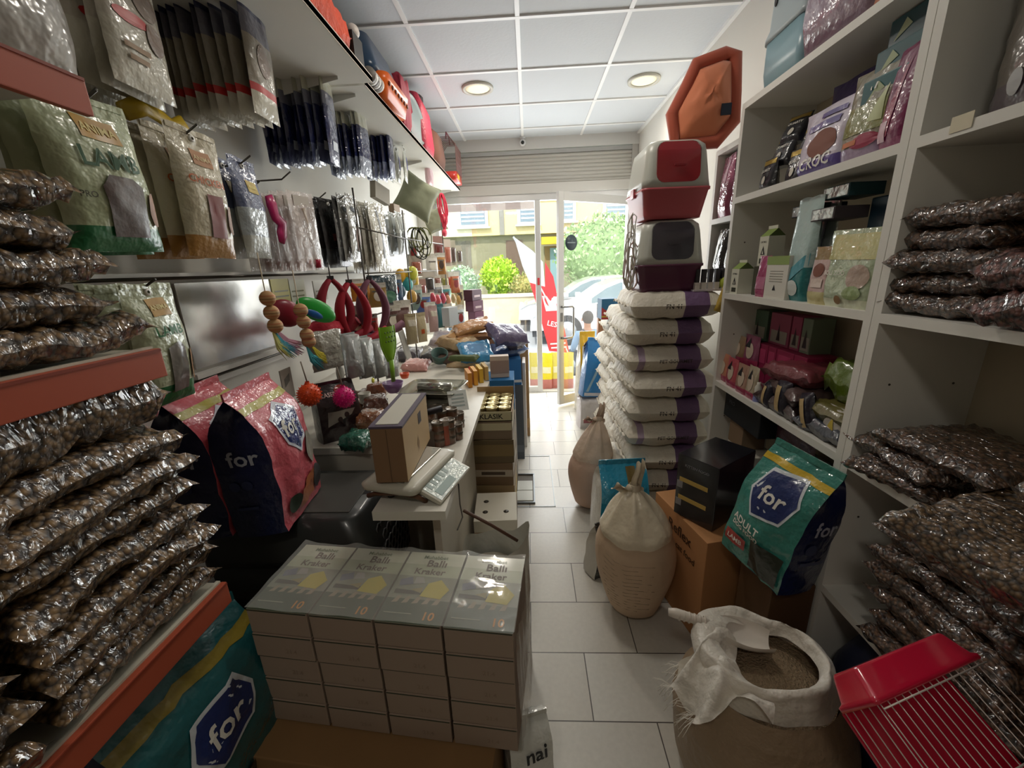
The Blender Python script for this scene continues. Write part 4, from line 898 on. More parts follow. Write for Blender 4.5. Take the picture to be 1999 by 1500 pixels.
# collars / rubber toys at the right on top of the pile
t = thing('brush_card', 'rack of small black handled brushes on a pale tray beside the litter box', 'rack', (.86, 2.00, ZT-.004))
mb = MB(); mb.box((-.085, -.035, 0), (.1, .035, .008), M('#cfc6c8')); mb.build('tray', t)
for k in range(6):
    mb = MB(); mb.box((-.075+k*.03, -.02, .008), (-.056+k*.03, .0, .1), M('#2a2528')); mb.box((-.076+k*.03, -.022, .008), (-.055+k*.03, .0, .04), M('#cfc7bd')); mb.build('brush', t)
t = thing('green_ball', 'small lime green ball with a dark hole on top of the near sack pile', 'ball', (.93, 1.99, ZT+.03)); mb = MB(); mb.sphere((0, 0, 0), .034, M('#a9b53a', rough=.6)); mb.build('ball_body', t); mb = MB(); mb.sphere((.006, -.03, .004), .009, M('#2b2f12')); mb.build('hole', t)
t = thing('yellow_net_bag', 'yellow mesh packet with toys hanging over the front of the top white sack', 'packet', (.885, 1.925, ZT-.10), 0, None, -.15, .35)
mb = pouch(.06, .15, .03, [(1, film('#b99a3c', var=.4, vscale=60))], [], 'pillow', seed=61); mb.build('pouch_body', t)
t = thing('blue_toy_pack', 'dark blue glossy toy packet under the lime green ball', 'packet', (.93, 2.03, ZT-.004), .3)
mb = pouch(.10, .10, .05, [(1, film('#2d3242', rough=.15))], [], 'pillow', seed=62); mb.build('pouch_body', t)
mb = MB(); mb.box((-.11, -.07, 0), (.11, .07, .15), card('#2d6f9a'), bev=.002); 
mb.poly([(-.11, .0), (.11, .0), (.11, .05), (.02, .06), (-.05, .05), (-.11, .09)], card('#b9403e'), front_fn(-.0712)); mb.text('AQUA', .0, .07, .1, txtL, front_fn(-.0725)); mb.box((-.11, -.0718, .016), (.11, -.071, .028), M('#c7a93c'))
t = thing('blue_red_carton', 'blue and red printed carton standing on the farthest sack pile', 'box', (.64, 3.10, .002+8*.134+.012), .06); mb.build('box_body', t)
# upright boxes/bags between the sacks and the door
fp = W(1150, 790, z=0)
t = thing('blue_feed_bag', 'upright bright blue feed bag leaning on the sacks near the open door', 'bag', (.575, 3.63, .302), .2, None, .0, .12)
gusset_bag(.24, .12, .52, film('#1f7fc6'), film('#1a66ad'), [('poly', [(-.8, .1), (-.6, .1), (.5, .85), (.3, .85)], film('#8fb4c9')), ('ell', .3, .5, .4, .12, film('#56799a')), ('rect', -.9, .02, .9, .08, M('#c9ccd4'))], seed=4).build('bag_body', t)
t = thing('lower_sack', 'white printed sack standing below the bright blue feed bag', 'sack', (.575, 3.64, 0), .1)
gusset_bag(.26, .18, .30, film('#c9c6c6'), film('#b9b2ba'), [('rect', -.8, .2, .8, .35, film('#8c4a52'))], seed=5, full=.9).build('bag_body', t)
t = thing('yellow_tall_bag', 'tall yellow printed bag between the blue bag and the door leaf', 'bag', (.56, 4.08, 0), .25, None, 0, .03)
gusset_bag(.17, .12, .80, film('#e0b92e'), film('#d9d7cf'), [('poly', [(-.9, .1), (-.7, .1), (-.2, .9), (-.5, .9)], film('#e8e4d4')), ('rect', -.2, .5, .6, .6, film('#c66f2e'))], seed=6).build('bag_body', t)
t = thing('tall_brown_carton', 'tall brown carton with a white and red printed box on it beside the sacks', 'box', (.68, 3.86, 0), .0)
mb = MB(); mb.box((-.03, -.02, 0), (.05, .06, 1.0), card('#a9744a'), bev=.002); mb.build('carton_body', t)
t = thing('red_white_carton', 'white and red printed box on top of the tall brown carton', 'box', (.69, 3.86, 1.002), .0)
mb = MB(); mb.box((-.06, -.04, 0), (.05, .06, .13), card('#dfe2e4'), bev=.002); mb.box((-.055, -.0412, .03), (.045, -.04, .05), M('#c2484e')); mb.box((-.055, -.0412, .08), (.045, -.04, .09), M('#c2484e')); mb.build('box_body', t)
t = thing('black_handle_bag', 'black and red carrier with arched handle behind the blue feed bag', 'bag', (.555, 3.87, .302), .1)
mb = MB(); mb.box((-.04, -.03, 0), (.05, .04, .42), M('#2a2423'), bev=.01); mb.box((-.03, -.032, .3), (.04, -.03, .38), M('#c23b2c')); mb.build('carrier_body', t)
mb = MB(); mb.tube([(-.03+.08*k/8, 0, .42+.05*math.sin(PI*k/8)) for k in range(9)], .008, M('#2a2423')); mb.build('handle', t)
t = thing('support_box', 'plain carton hidden under the black carrier near the door', 'box', (.555, 3.87, 0), .1); mb = MB(); mb.box((-.05, -.05, 0), (.06, .05, .3), card('#8a6d50')); mb.build('box_body', t)

# tied and open grain sacks
def knot_sack(name, label, loc, R, H, colb, colt, seed, rz=0, neck=.72, ears=True, text=True, lean=(0, 0), squash=1.0):
    t = thing(name, label, 'sack', loc, rz)
    mb = MB()
    def S(a, b):
        th = 2*PI*a
        if b < .62: k = b/.62; r = R*(.52+.48*math.sin(PI/2*min(1, k*1.35))**.9)*(1 if k < .75 else 1-.18*((k-.75)/.25)**2); z = k*H*neck
        else:
            k = (b-.62)/.38; r = R*(.82*(1-k)**.75+.08); z = H*neck+k*H*(1-neck)
            r *= 1+.16*k*math.sin(th*7+seed)+.08*k*math.sin(th*13)
        r *= 1+.05*fbm(math.cos(th)*1.5+seed, math.sin(th)*1.5, b*4)
        if b < .05: r *= .6+.4*b/.05
        return (r*math.cos(th)+lean[0]*b*b, r*math.sin(th)*squash+lean[1]*b*b, z+.012*fbm(math.cos(th)*2, math.sin(th)*2+seed, b*3)*min(1, b*4))
    mb.grid(S, 44, 30, lambda a, b: colb if b < .60 else colt, closeu=True)
    n = 44; mb.add([S(i/n, 0) for i in range(n)], [tuple(range(n))[::-1]], colb)
    for k in range(14 if text else 0):      # ribs of the woven sack showing across the belly
        z = .15+.028*k
        mb.tube([(lambda q: (q[0]*1.004, q[1]*1.004, q[2]))(S((-.42+.05*j+.008*math.sin(k*2)) % 1, z)) for j in range(4+k % 2)], .0011, M('#a08d78', rough=.9), n=4)
    mb.build('sack_body', t)
    top = Vector(S(0, 1)); c = Vector((lean[0], lean[1], H))
    if ears:
        mb = MB()
        for s, hh, tw in ((-1, .22, .13), (1, .85, .045)):
            mb.grid(lambda a, b, s=s, hh=hh, tw=tw: (c.x+s*(.008+.03*b*(s < 0)+.012*b)+(a-.5)*(.03+(tw-.03)*math.sin(PI*min(1, .2+b*.7))), c.y+.012*math.sin(a*9+s)+.02*(a-.5)*s+.01*math.sin(b*6), c.z-.02+b*R*hh+.006*math.sin(a*11+b*5)), 10, 10, colt)
        mb.lathe([(R*.12, -.02), (R*.15, 0), (R*.12, .02)], colt, n=14, X=T(c.x, c.y, c.z), cap=False)
        mb.build('tied_neck', t)
    return t
SKB = M('#c9ae92', rough=.65, bump=.3, bscale=14, var=.06, vscale=10); SKT = M('#ded1b8', rough=.35, coat=.3, bump=.6, bscale=12)
SKP = M('#cbab96', rough=.6, bump=.3, bscale=14, var=.06)
knot_sack('grain_sack', 'full tied pinkish grain sack standing in the aisle in front of the carton', (.43, 1.47, 0), .165, .60, SKB, SKT, 2, text=True, lean=(-.02, .0), neck=.70)
knot_sack('grain_sack', 'tied grain sack farther back, beside the white sack piles', (.355, 2.28, 0), .14, .58, SKP, M('#d2bba6', rough=.5, bump=.6, bscale=12), 5, text=False, lean=(.05, .02), neck=.62)
t = thing('cat_litter_bag', 'bright blue and white printed litter bag between the two grain sacks', 'bag', (.44, 1.88, 0), .12, None, 0, .03)
gusset_bag(.25, .16, .50, film('#2a97bd', rough=.15, coat=1, bump=.6), film('#d8d6cc'), [('rect', -.98, .02, -.45, .42, film('#d6d2c6')), ('rect', -.3, .1, .9, .55, film('#1f7f95')), ('ell', .35, .52, .3, .08, film('#8a3a36')), ('txt', 'CAT', -.5, .62, .5, txtL), ('ell', -.62, .45, .12, .05, M('#a83a5a')), ('poly', [(.1, .8), (.5, .78), (.5, .98), (.1, .98)], film('#7b6a3f'))], seed=7, full=.78).build('bag_body', t)
t = thing('black_dog_food_bag', 'small crumpled black and grey food bag on the floor by the tied sack', 'bag', (.335, 1.70, 0), .5, None, 0, .1)
gusset_bag(.16, .09, .27, film('#2c2e2d', rough=.2, coat=1, bump=.7), film('#b9b5aa'), [('rect', -.6, .1, .6, .6, film('#5f635c')), ('ell', 0, .38, .3, .14, film('#8b8d84'))], seed=8).build('bag_body', t)
# big brown carton, black carton on it
kraft = M('#b98455', rough=.8, var=.06, vscale=5)
t = thing('large_carton', 'large brown cardboard carton on the floor behind the tied sack', 'box', (.785, 1.50, 0), .22)
mb = MB(); mb.box((-.185, -.17, 0), (.185, .20, .47), kraft, bev=.003); mb.box((-.185, -.012, .4702), (.185, .014, .4712), M('#8a5c36')); 
mb.text('Reflex', -.0, .40, .16, M('#4a2f1c'), lambda a, b: (-.1862, -a, b)); mb.text('adult cat food', 0, .33, .22, M('#4a2f1c'), lambda a, b: (-.1862, -a, b))
mb.box((-.03, -.1712, .06), (.13, -.17, .15), M('#7d4a2c')); mb.build('carton_body', t)
t = thing('black_carton', 'glossy black carton with two gold bars standing on the big brown carton', 'box', (.74, 1.50, .474), -.95, None, 0, 0)
mb = MB(); mb.box((-.085, -.13, 0), (.085, .13, .27), M('#1c1c22', rough=.25, coat=.6), bev=.003)
for k, z in enumerate((.155, .075)): mb.box((-.07, -.1312, z), (.05, -.13, z+.018), M('#c9a95a', rough=.4)); mb.box((-.08, -.1312, z-.03), (-.055, -.13, z), M('#8d8c90'))
mb.text('KITTEN FOOD', 0, .23, .1, M('#8a8a90'), front_fn(-.1312)); mb.build('carton_body', t)

# teal "for" dog food bag
tealf = film('#3f8c80', rough=.2, coat=1, bump=.55); nav = film('#1b2450', rough=.3, bump=.4)
SHLD0 = [(-.5, .86), (.45, .90), (.72, .72), (.5, .52), (-.35, .46), (-.72, .66)]
def forbag(front, w, d, h, seed, accent, extra, strip=None, full=.62, sh=1, sv=0):
    SHLD = [(a*sh, .68+sv+(b-.68)*sh) for a, b in SHLD0]
    shield = [('poly', SHLD, film('#d4dbe0', rough=.2)), ('poly', [(a*.9, .67+sv+(b-.67-sv)*.88) for a, b in SHLD], film('#1d2f66')), ('txt', 'for', 0, .68+sv, .75*sh, txtL)]
    return gusset_bag(w, d, h, front, nav, shield+extra, [('txt', 'for', 0, .60, 1.1, M('#b9bccb')), ('ell', -.3, .42, .25, .05, M('#3d4468')), ('rect', -.6, .28, .6, .31, M('#4c5274'))], seed=seed, strip=strip, full=full)
p = W(1545, 1160, x=.80)
t = thing('dog_food_bag', 'teal and navy dog food bag leaning against the right shelf divider', 'bag', (.765, 1.15, .50), -1.25, None, -.12, .10)
forbag(tealf, .225, .15, .40, 11, None, [('txt', 'ADULT', -.35, .37, 1.0, txtL), ('txt', 'DOG FOOD', -.3, .31, 1.0, txtL), ('rect', -.9, .12, -.2, .22, film('#b0453f')), ('rect', .0, .03, .9, .30, film('#2a3128')), ('txt', 'LAMB', -.55, .17, .5, txtL)], film('#d7b531')).build('bag_body', t)
t = thing('support_carton', 'low plain carton that the teal dog food bag stands on', 'box', (.86, 1.06, 0), 0)
mb = MB(); mb.box((-.12, .0, 0), (.012, .18, .495), card('#5a4028'), bev=.003); mb.build('carton_body', t)
# open woven sack with scoop
t = thing('open_feed_sack', 'large open translucent woven sack of feed with rolled torn rim', 'sack', (.625, .87, 0), 0)
CX, CY = 0, 0
OSB = M('#a08a70', rough=.5, bump=.4, bscale=40, var=.12, vscale=5); OSW = M('#dcd5c8', rough=.4, sheen=.3, bump=.7, bscale=25, var=.08, vscale=20)
mb = MB()
def OS(a, b):
    th = 2*PI*a; R = .228
    k = b; r = R*(.72+.28*math.sin(PI*min(1, k*.62+.12)))*(1-.22*max(0, k-.7)/.3)
    r *= 1+.05*fbm(math.cos(th)*1.7, math.sin(th)*1.7+4, k*3)+.012*math.sin(k*60)*(1 if .55 < k < .9 else 0)
    if k < .05: r *= .75+.25*k/.05
    return (r*math.cos(th), r*.95*math.sin(th), k*.38+.02*math.sin(th+2.4)*k)
mb.grid(OS, 48, 26, OSB, closeu=True); mb.add([OS(i/48, 0) for i in range(48)], [tuple(range(48))[::-1]], OSB); mb.build('sack_body', t)
mb = MB()
def rimf(a, b):  # collar folding inwards and up, loose on the left
    th = 2*PI*a; p = Vector(OS(a, 1)); lf = max(0, math.cos(th-2.6))
    r = math.hypot(p.x, p.y); k = b
    r2 = r*(1-.30*k)+lf*.05*math.sin(PI*k)+.01*fbm(a*14, b*5, 1); z = p.z+.075*math.sin(PI*k*.8)+.05*k*lf+.012*fbm(a*10, b*4, 3)
    return (r2*math.cos(th), r2*.95*math.sin(th), z)
mb.grid(rimf, 60, 12, OSW, closeu=True); mb.build('rolled_rim', t)
mb = MB()  # torn loose flap, falling to the left side
def flap(a, b):
    x = -.08-.17*b+.02*math.sin(a*8); y = -.17+.22*a*(1-.3*b)+.02*math.sin(b*5)+.05*b
    z = .435+.035*math.sin(PI*b*.9)-.07*b*b+.022*math.sin(a*13+b*7)+.015*fbm(a*6, b*6, 1)
    return (x, y, z)
mb.grid(flap, 26, 20, OSW); 
rf = random.Random(3)
for i in range(46):
    a = rf.random(); p = Vector(flap(a, 1)); q = p+Vector((-.015-.03*rf.random(), rf.uniform(-.02, .02), rf.uniform(-.05, .01)))
    mb.tube([p, (p+q)/2+Vector((0, rf.uniform(-.006, .006), .006)), q], .0007, M('#efe9dd'), n=4)
mb.build('torn_flap', t)
mb = MB(); mb.grid(lambda a, b: (.165*b*math.cos(2*PI*a), .157*b*math.sin(2*PI*a), .375+.02*(1-b)+.008*fbm(a*5, b*5)), 28, 6, M('#9a8468', rough=.9, bump=.8, bscale=160, var=.3, vscale=120), closeu=True)
tag(mb.build('feed_grain', None, (.625, .87, 0)), 'pale feed grain filling the open woven sack', 'grain', None, 'stuff')
t = thing('feed_scoop', 'white plastic scoop with ribbed handle resting in the open sack', 'scoop', (.52, .95, .455), 2.9, None, 0, -.12)
mb = MB(); mb.tube([(0, 0, 0), (.04, 0, .004), (.11, 0, .006), (.13, 0, .004)], [.011, .013, .015, .011], plastic('#ddd3c6'), n=12)
for k in range(6): mb.lathe([(.0148, -.003), (.0162, 0), (.0148, .003)], plastic('#d3c8ba'), n=14, X=T(.03+.014*k, 0, .004, ry=PI/2), cap=False)
mb.build('handle', t)
mb = MB(); mb.grid(lambda a, b: (-.02-b*.13, .05*math.cos(PI+PI*a)*(.6+.4*math.sin(PI*min(1, b*.9+.1))), .01-.045*math.sin(PI*a)*(1-.2*b)), 14, 10, plastic('#e3dbd0')); mb.build('scoop_bowl', t)
# navy sack under the bottom shelf, corner carton
t = thing('navy_sack', 'dark navy sack slumped under the bottom shelf of the near right unit', 'sack', (1.0, .80, 0))
mb = MB(); loft(mb, [(.09, .20, .08, 0), (.11, .22, .09, .1), (.11, .22, .09, .3), (.07, .17, .06, .44)], M('#1f2744', rough=.5, bump=.6, bscale=8)); mb.build('sack_body', t)
t = thing('corner_carton', 'pale brown carton corner at the bottom edge beside the open sack', 'box', (.60, .46, 0), .45)
mb = MB(); mb.box((-.2, -.10, 0), (.0, .115, .30), M('#b99a6a', rough=.8), bev=.003); mb.build('carton_body', t)
# red cage
t = thing('pet_cage', 'red plastic and white wire pet cage at the bottom right corner', 'cage', (.611, .325, .682), .33, None, -1.08)
t.scale = (.78, .78, .78)
redp = plastic('#c8173a', rough=.18, coat=1)
mb = MB(); loft(mb, [(.17, .06, .012, .27), (.17, .06, .012, .28), (.162, .054, .012, .285), (.145, .044, .012, .33), (.14, .04, .01, .335)], redp, X=T(.165, .06, 0)); mb.build('roof_tray', t)
mb = MB(); mb.box((.0, .0, -.02), (.33, .12, .0), redp, bev=.003); mb.box((.0, .115, .0), (.33, .12, .27), redp); mb.build('red_base', t)
WR = M('#d9cfc6', rough=.3, metal=.3)
mb = MB()
for k in range(16): x = .004+k*.0214; mb.tube([(x, .003, .27), (x, .001, .13), (x, .0, -.01)], .0013, WR, n=5)
for z in (.262, .12, .0): mb.tube([(.0, -.001, z), (.33, -.001, z)], .0018, WR, n=5)
for k in range(5): y = .01+k*.025; mb.tube([(.002, y, .27), (.002, y, -.01)], .0013, WR, n=5)
mb.build('wire_front', t)
t2 = thing('cage_box', 'carton below the red cage beyond the lower frame edge', 'box', (.60, .36, 0), .33); mb = MB(); mb.box((.02, .02, 0), (.2, .12, .60), card('#6a5238')); mb.build('box_body', t2)
# ================================================================ LEFT: gondola with pellet bags
RAIL = M('#b2543a', rough=.45, var=.08, vscale=3); SHF = M('#cfcab8', rough=.5, var=.05)
t = thing('gondola_shelf', 'metal gondola shelf with orange front rails full of pellet bags at the left edge', 'shelving', (-.975, .08, 0))
for z in (1.82, 1.354, .78):
    mb = MB(); mb.box((-.235, -.7, z-.03), (.215, .69, z-.006), SHF); mb.box((.205, -.7, z-.03), (.215, .69, z), SHF); s_ = mb.build('shelf_board', t)
    mb = MB(); mb.box((.215, -.7, z-.062), (.229, .692, z-.004), RAIL, bev=.002); mb.box((.2155, -.7, z-.010), (.231, .69, z-.005), M('#8e3b26')); mb.build('price_rail', s_)
for y in (-.7, .60): mb = MB(); mb.box((-.238, y, 0), (-.212, y+.04, 2.1), SHF); mb.build('upright_post', t)
mb = MB(); mb.box((-.235, -.7, 0), (.16, .60, .16), M('#2b2724')); mb.build('base_plinth', t)
fl = ['lowest', 'second from bottom', 'third from bottom', 'fourth from bottom', 'fifth from bottom', 'sixth from bottom', 'seventh from bottom', 'topmost big puffy']
zc = .781
for i in range(8):
    th = .068 if i < 7 else .135; yy = .595+(.0 if i < 7 else -.015)+rr.uniform(-.008, .008)
    kib('glossy pellet bag of the large lower left stack, '+fl[i], -.955+rr.uniform(-.012, .012)+(.0 if i < 7 else -.0), yy, zc, .44, .35+(.03 if i == 7 else 0), th, KIB, 101+i, rr.uniform(-.04, .04), 'pellet bags on the lower left shelf', seal=False); zc += th*.86
zc = .781
for i in range(6):
    th = .075; kib('pellet bag of the lower left shelf near the frame edge, '+fl[i] if i < 5 else 'pellet bag of the lower left shelf near the frame edge, topmost', -.955+rr.uniform(-.012, .012), .235+rr.uniform(-.015, .015), zc, .44, .34, th, KIB, 111+i, rr.uniform(-.05, .05), 'pellet bags on the lower left shelf, near column', seal=False); zc += th*.88
zc = 1.355
for i, (dy, lx) in enumerate(((0.0, .44), (-.055, .42), (-.045, .43), (-.085, .42), (-.07, .43))):
    th = .066; kib('glossy pellet bag of the upper left stack, '+(fl[i] if i < 4 else 'topmost'), -.955, .61+dy, zc, lx, .33, th, KIB, 121+i, rr.uniform(-.05, .05), 'pellet bags on the upper left shelf', seal=False); zc += th*.9
for i in range(2):
    mb = pouch(.25, .34, .10, [(1, M('#a39d94', rough=.3, coat=.6, bump=.6, bscale=15, var=.4, vscale=25))], [], 'stand', seed=130+i)
    t = thing('grey_litter_bag', ('front', 'rear')[i]+' mottled grey bag standing on the top left shelf', 'bag', (-.81-.12*i, .70-.02*i, 1.822), PI/2, 'mottled grey bags', -.05 if i == 0 else 0); mb.build('pouch_body', t)
# teal bag under the lower shelf
t = thing('teal_floor_bag', 'dark teal dog food bag with yellow strip below the orange lower left shelf', 'bag', (-.80, .66, .165), PI/2-.1, None, -.04)
forbag(film('#256064', rough=.25, coat=.6, bump=.4), .36, .14, .50, 21, None, [('rect', -.8, .1, .8, .3, film('#2b2f2c'))], film('#8c7a2a'), full=.78, sh=.72, sv=-.04).build('bag_body', t)
# ================================================================ LEFT: wall fittings
mb = MB(); mb.box((-1.222, .78, .9), (-1.205, 4.68, 2.75), M('#dcdad2', rough=.45, var=.03)); tag(mb.build('slat_panel'), 'long off-white display wall panel behind the hanging goods', 'wall panel')
def wall_shelf(label, y0, y1, x):
    t = thing('wall_shelf', label, 'shelf', (-1.2, (y0+y1)/2, 2.28)); h = (y1-y0)/2
    mb = MB(); mb.box((0, -h, 0), (x+1.2, h, .02), M('#e3e1d8', rough=.5, var=.03)); mb.box((x+1.2-.003, -h, -.002), (x+1.2, h, .024), M('#d9cfbf')); mb.build('board', t)
    n = 3 if h > .8 else 2
    for k in range(n):
        yy = -h+.08+(2*h-.16)*k/(n-1)
        mb = MB(); mb.add([(0, yy, 0), (.42, yy, 0), (.42, yy, -.012), (0, yy, -.09), (0, yy+.003, 0), (.42, yy+.003, 0), (.42, yy+.003, -.012), (0, yy+.003, -.09)], [(0, 1, 2, 3), (7, 6, 5, 4), (0, 4, 5, 1), (1, 5, 6, 2), (2, 6, 7, 3), (3, 7, 4, 0)], M('#d6d5cf', rough=.4)); mb.build('bracket', t)
    return t
wall_shelf('white wall shelf near the camera, above the hanging treat pouches', .75, 2.03, -.66)
wall_shelf('longer white wall shelf running toward the door on the left', 2.05, 4.62, -.70)
t = thing('display_ledge', 'narrow white ledge with dark wire rail between the two rows of hooks', 'ledge', (-1.2, 2.6, 1.49))
mb = MB(); mb.box((0, -1.8, 0), (.12, 1.9, .012), M('#dedbd2')); mb.build('board', t)
mb = MB(); mb.tube([(.13, -1.8, -.004), (.13, 1.9, -.004)], .005, HOOKM); mb.build('wire_rail', t)
t = thing('mirror_panel', 'glossy silver panel on the left wall beside the lower LAMB pouch', 'panel', (-1.2, 1.62, 1.17))
mb = MB(); mb.box((0, -.27, 0), (.006, .24, .30), M('#c7c5c1', rough=.22, metal=.75, bump=.12, bscale=5)); mb.build('sheet', t)
mb = MB(); mb.box((0, -.30, -.03), (.03, .26, -.012), M('#e8e6e0')); mb.build('bottom_rail', t)
for i, (z, y0, y1) in enumerate(((.86, 1.45, 3.9), (1.13, 1.2, 2.2))):
    t = thing('wall_rail', ('lower', 'upper')[i]+' dark wire rail fixed along the left wall', 'rail', (-1.19, (y0+y1)/2, z)); mb = MB(); mb.tube([(.0, -(y1-y0)/2, 0), (.0, (y1-y0)/2, 0)], .004, HOOKM); mb.box((-.012, -(y1-y0)/2, -.03), (-.004, (y1-y0)/2, -.008), M('#e9e7e2')); mb.build('rail_bar', t)

_hk = [0]
def hp(noun, desc, px, pyt, pyb, x, w, zones, prints=(), d=.03, seed=0, n=1, step=.032, hookl=None, style='hang', tilt=.0, dy=.006, sealc=None, name='hanging_pouch', cat='pouch', group=None, rz=0, **k):
    p = W(px, (pyt+pyb)/2, x=x); z0 = W(px, pyb, x=x).z; z1 = W(px, pyt, x=x).z; h = z1-z0
    mb = pouch(w, h, d, zones, prints, style, seed=seed, **k)
    grp = group or (noun+'s on one hook' if n > 1 else None)
    t = None
    for i in range(n):
        L = desc if n == 1 else (desc+', front one' if i == 0 else desc+', '+ORD[i]+' from front')
        loc = (x-i*step, p.y+rr.uniform(-dy, dy), z0+rr.uniform(-dy, dy)); rot = (tilt+rr.uniform(-.03, .03), rr.uniform(-.05, .05), PI/2+rz-.06*(n-i)/n+rr.uniform(-.16, .16) if n > 1 else PI/2+rz)
        if t is None:
            t = thing(name, L, cat, loc, 0, grp); t.rotation_euler = rot; mb.build('pouch_body', t)
            s2 = MB(); s2.box((-w*.46, -.0025, h*.955), (w*.46, .0025, h*.99), sealc or zones[-1][1]); s2.lathe([(.004, -.004), (.009, -.003), (.009, .003), (.004, .004)], M('#efece4'), n=10, X=T(0, 0, h*.93, rx=PI/2), cap=False); s2.build('top_seal', t)
        else: dup(t, L, loc, rot)
    if hookl: hook((-1.2, p.y, z0+h*.93), -1.2*-1+x+.035 if hookl is True else hookl, 0, 'dark metal peg hook carrying the '+noun+'s')
    return t
# ---- upper row under the shelves
wb = film('#b9b3a2', rough=.25); red = M('#b3302c', rough=.4); bw = film('#7d6a5c', var=.4, vscale=20)
hp('white and brown dog treat pouch', 'white and brown dog treat pouch with red oval label at top left', 255, -70, 172, -.92, .17, [(.45, wb), (.75, film('#a9a091')), (1, wb)], [('ell', -.15, .52, .55, .05, red), ('ell', .45, .72, .4, .14, bw), ('ell', .5, .45, .3, .12, bw), ('rect', -.6, .28, .2, .32, M('#9b7f62')), ('rect', -.5, .2, .1, .24, M('#9b7f62'))], n=5, seed=1, step=.035, hookl=True)
dn = film('#23284a', rough=.28); dg = film('#8b8272', rough=.3)
hp('navy and grey treat pouch', 'navy topped grey treat pouch with dark red stripe', 500, -20, 222, -.86, .14, [(.14, wb), (.24, red), (.55, dg), (.72, film('#5b5966')), (1, dn)], [('ell', .0, .42, .45, .12, bw)], n=9, seed=2, step=.034, hookl=True)
nv = film('#232a55', rough=.22, coat=.8, bump=.5)
hp('white topped navy pouch', 'tall navy pouch with long white top, third hook from the left', 640, 108, 312, -.86, .12, [(.18, film('#4a5070', coat=.9)), (.52, nv), (.6, film('#6d6f80')), (1, film('#c4c4b0', rough=.3))], [('rect', -.5, .12, .3, .2, M('#c9d0d8'))], n=9, seed=3, step=.034, hookl=True)
hp('silver edged navy pouch', 'navy pouch with silver edge and pale top, fourth hook from the left', 708, 195, 338, -.86, .12, [(.2, film('#8e97ab', coat=1, bump=.7)), (.6, nv), (1, film('#bfc0ae', rough=.3))], [], n=6, seed=4, step=.034, hookl=True)
hp('short navy pouch', 'shorter navy pouch on the fifth hook from the left', 760, 212, 345, -.84, .12, [(.2, film('#7d86a4', coat=1, bump=.7)), (.72, nv), (1, film('#aaa995'))], [], n=6, seed=5, step=.03, hookl=True)
hp('clear topped small pack', 'small clear pack with dark blue oval, far end of the upper hooks', 790, 288, 352, -.80, .10, [(1, film('#b9bcae', coat=1, bump=.8))], [('ell', .3, .55, .35, .2, M('#26279c', rough=.3))], n=3, seed=6, step=.05, d=.02)
for i, (px, py, l) in enumerate(((500, 372, .26), (560, 352, .22), (630, 390, .28), (700, 432, .26), (180, 205, .2))):
    p = W(px, py, x=-.95); hook((-1.2, p.y, p.z), .27, 0, ('empty peg hook between the blue pouch and the shelf shadow', 'empty peg hook above the clear red tool packs', 'long peg hook above the dark packs', 'peg hook above the silver packs', 'empty peg hook above the big LAMB pouch')[i])
# ---- second row: LAMB, CHICKEN, navy
lg = film('#b5bd98', rough=.3, coat=.5, bump=.45); dgreen = film('#1d6b3c'); goldp = M('#b88a2b', rough=.35, var=.3, vscale=30); kibw = M('#4d3b34', rough=.4, coat=.5, var=.4, vscale=60, bump=.08, bscale=40)
lamb_prints = lambda big: [('rect', -.3, .72, .55, .86, goldp), ('txt', 'ANIMA', .12, .79, .75, M('#e0cd86')), ('txt', 'LAMB', .1, .60, 1.2 if big else 1.1, M('#0f4f24')), ('poly', [(-.25, .1), (.55, .1), (.6, .45), (.4, .5), (-.1, .5), (-.3, .42)], kibw), ('ell', .80, .3, .13, .12, M('#9a6438', var=.3)), ('txt', 'PRO', -.6, .36, .3, M('#4a4a36'))]
hp('LAMB treat pouch', 'large pale green LAMB treat pouch in the upper hook row', 205, 205, 492, -.90, .205, [(.14, dgreen), (1, lg)], lamb_prints(1), n=3, seed=11, step=.04, d=.06, hookl=True)
og = film('#a8793a'); ch = film('#c7bda3', rough=.3, coat=.5, bump=.5)
hp('CHICKEN treat pouch', 'cream and orange CHICKEN treat pouch in the upper hook row', 392, 262, 503, -.92, .16, [(.15, og), (1, ch)], [('rect', -.3, .72, .5, .84, M('#b07a4a')), ('txt', 'ANIMA', .1, .78, .7, M('#d8c08c')), ('txt', 'CHICKEN', .02, .60, 1.45, M('#c2622e')), ('rect', -.15, .16, .5, .5, M('#7b2f31', rough=.3, coat=.5)), ('ell', .78, .32, .15, .12, M('#8a5a36', var=.3))], n=4, seed=12, step=.05, d=.05, hookl=True)
hp('blue grey treat pouch', 'blue grey foil treat pouch right of the CHICKEN pouch', 490, 318, 505, -.93, .13, [(.2, film('#b4b6ae')), (.5, film('#a7b0b5', coat=1, bump=.7)), (1, film('#5d6584', coat=.8, bump=.6))], [('rect', -.3, .66, .5, .78, M('#bfa548')), ('txt', 'ANIMA', .1, .72, .7, M('#e5d57c'))], n=3, seed=13, step=.05, d=.05, hookl=True)
t = thing('yellow_clips', 'yellow plastic clip toy resting on top of the upper LAMB pouches', 'clip', tuple(W(310, 245, x=-.98)), PI/2)
mb = MB(); mb.tube([(-.10, 0, .0), (-.05, -.01, .03), (0, 0, .028), (.05, 0, .012), (.08, 0, .03), (.11, 0, .0), (.09, 0, -.02)], [.02, .024, .022, .02, .022, .02, .012], plastic('#b99a25'), n=10, flat=.5); mb.build('clip_body', t)
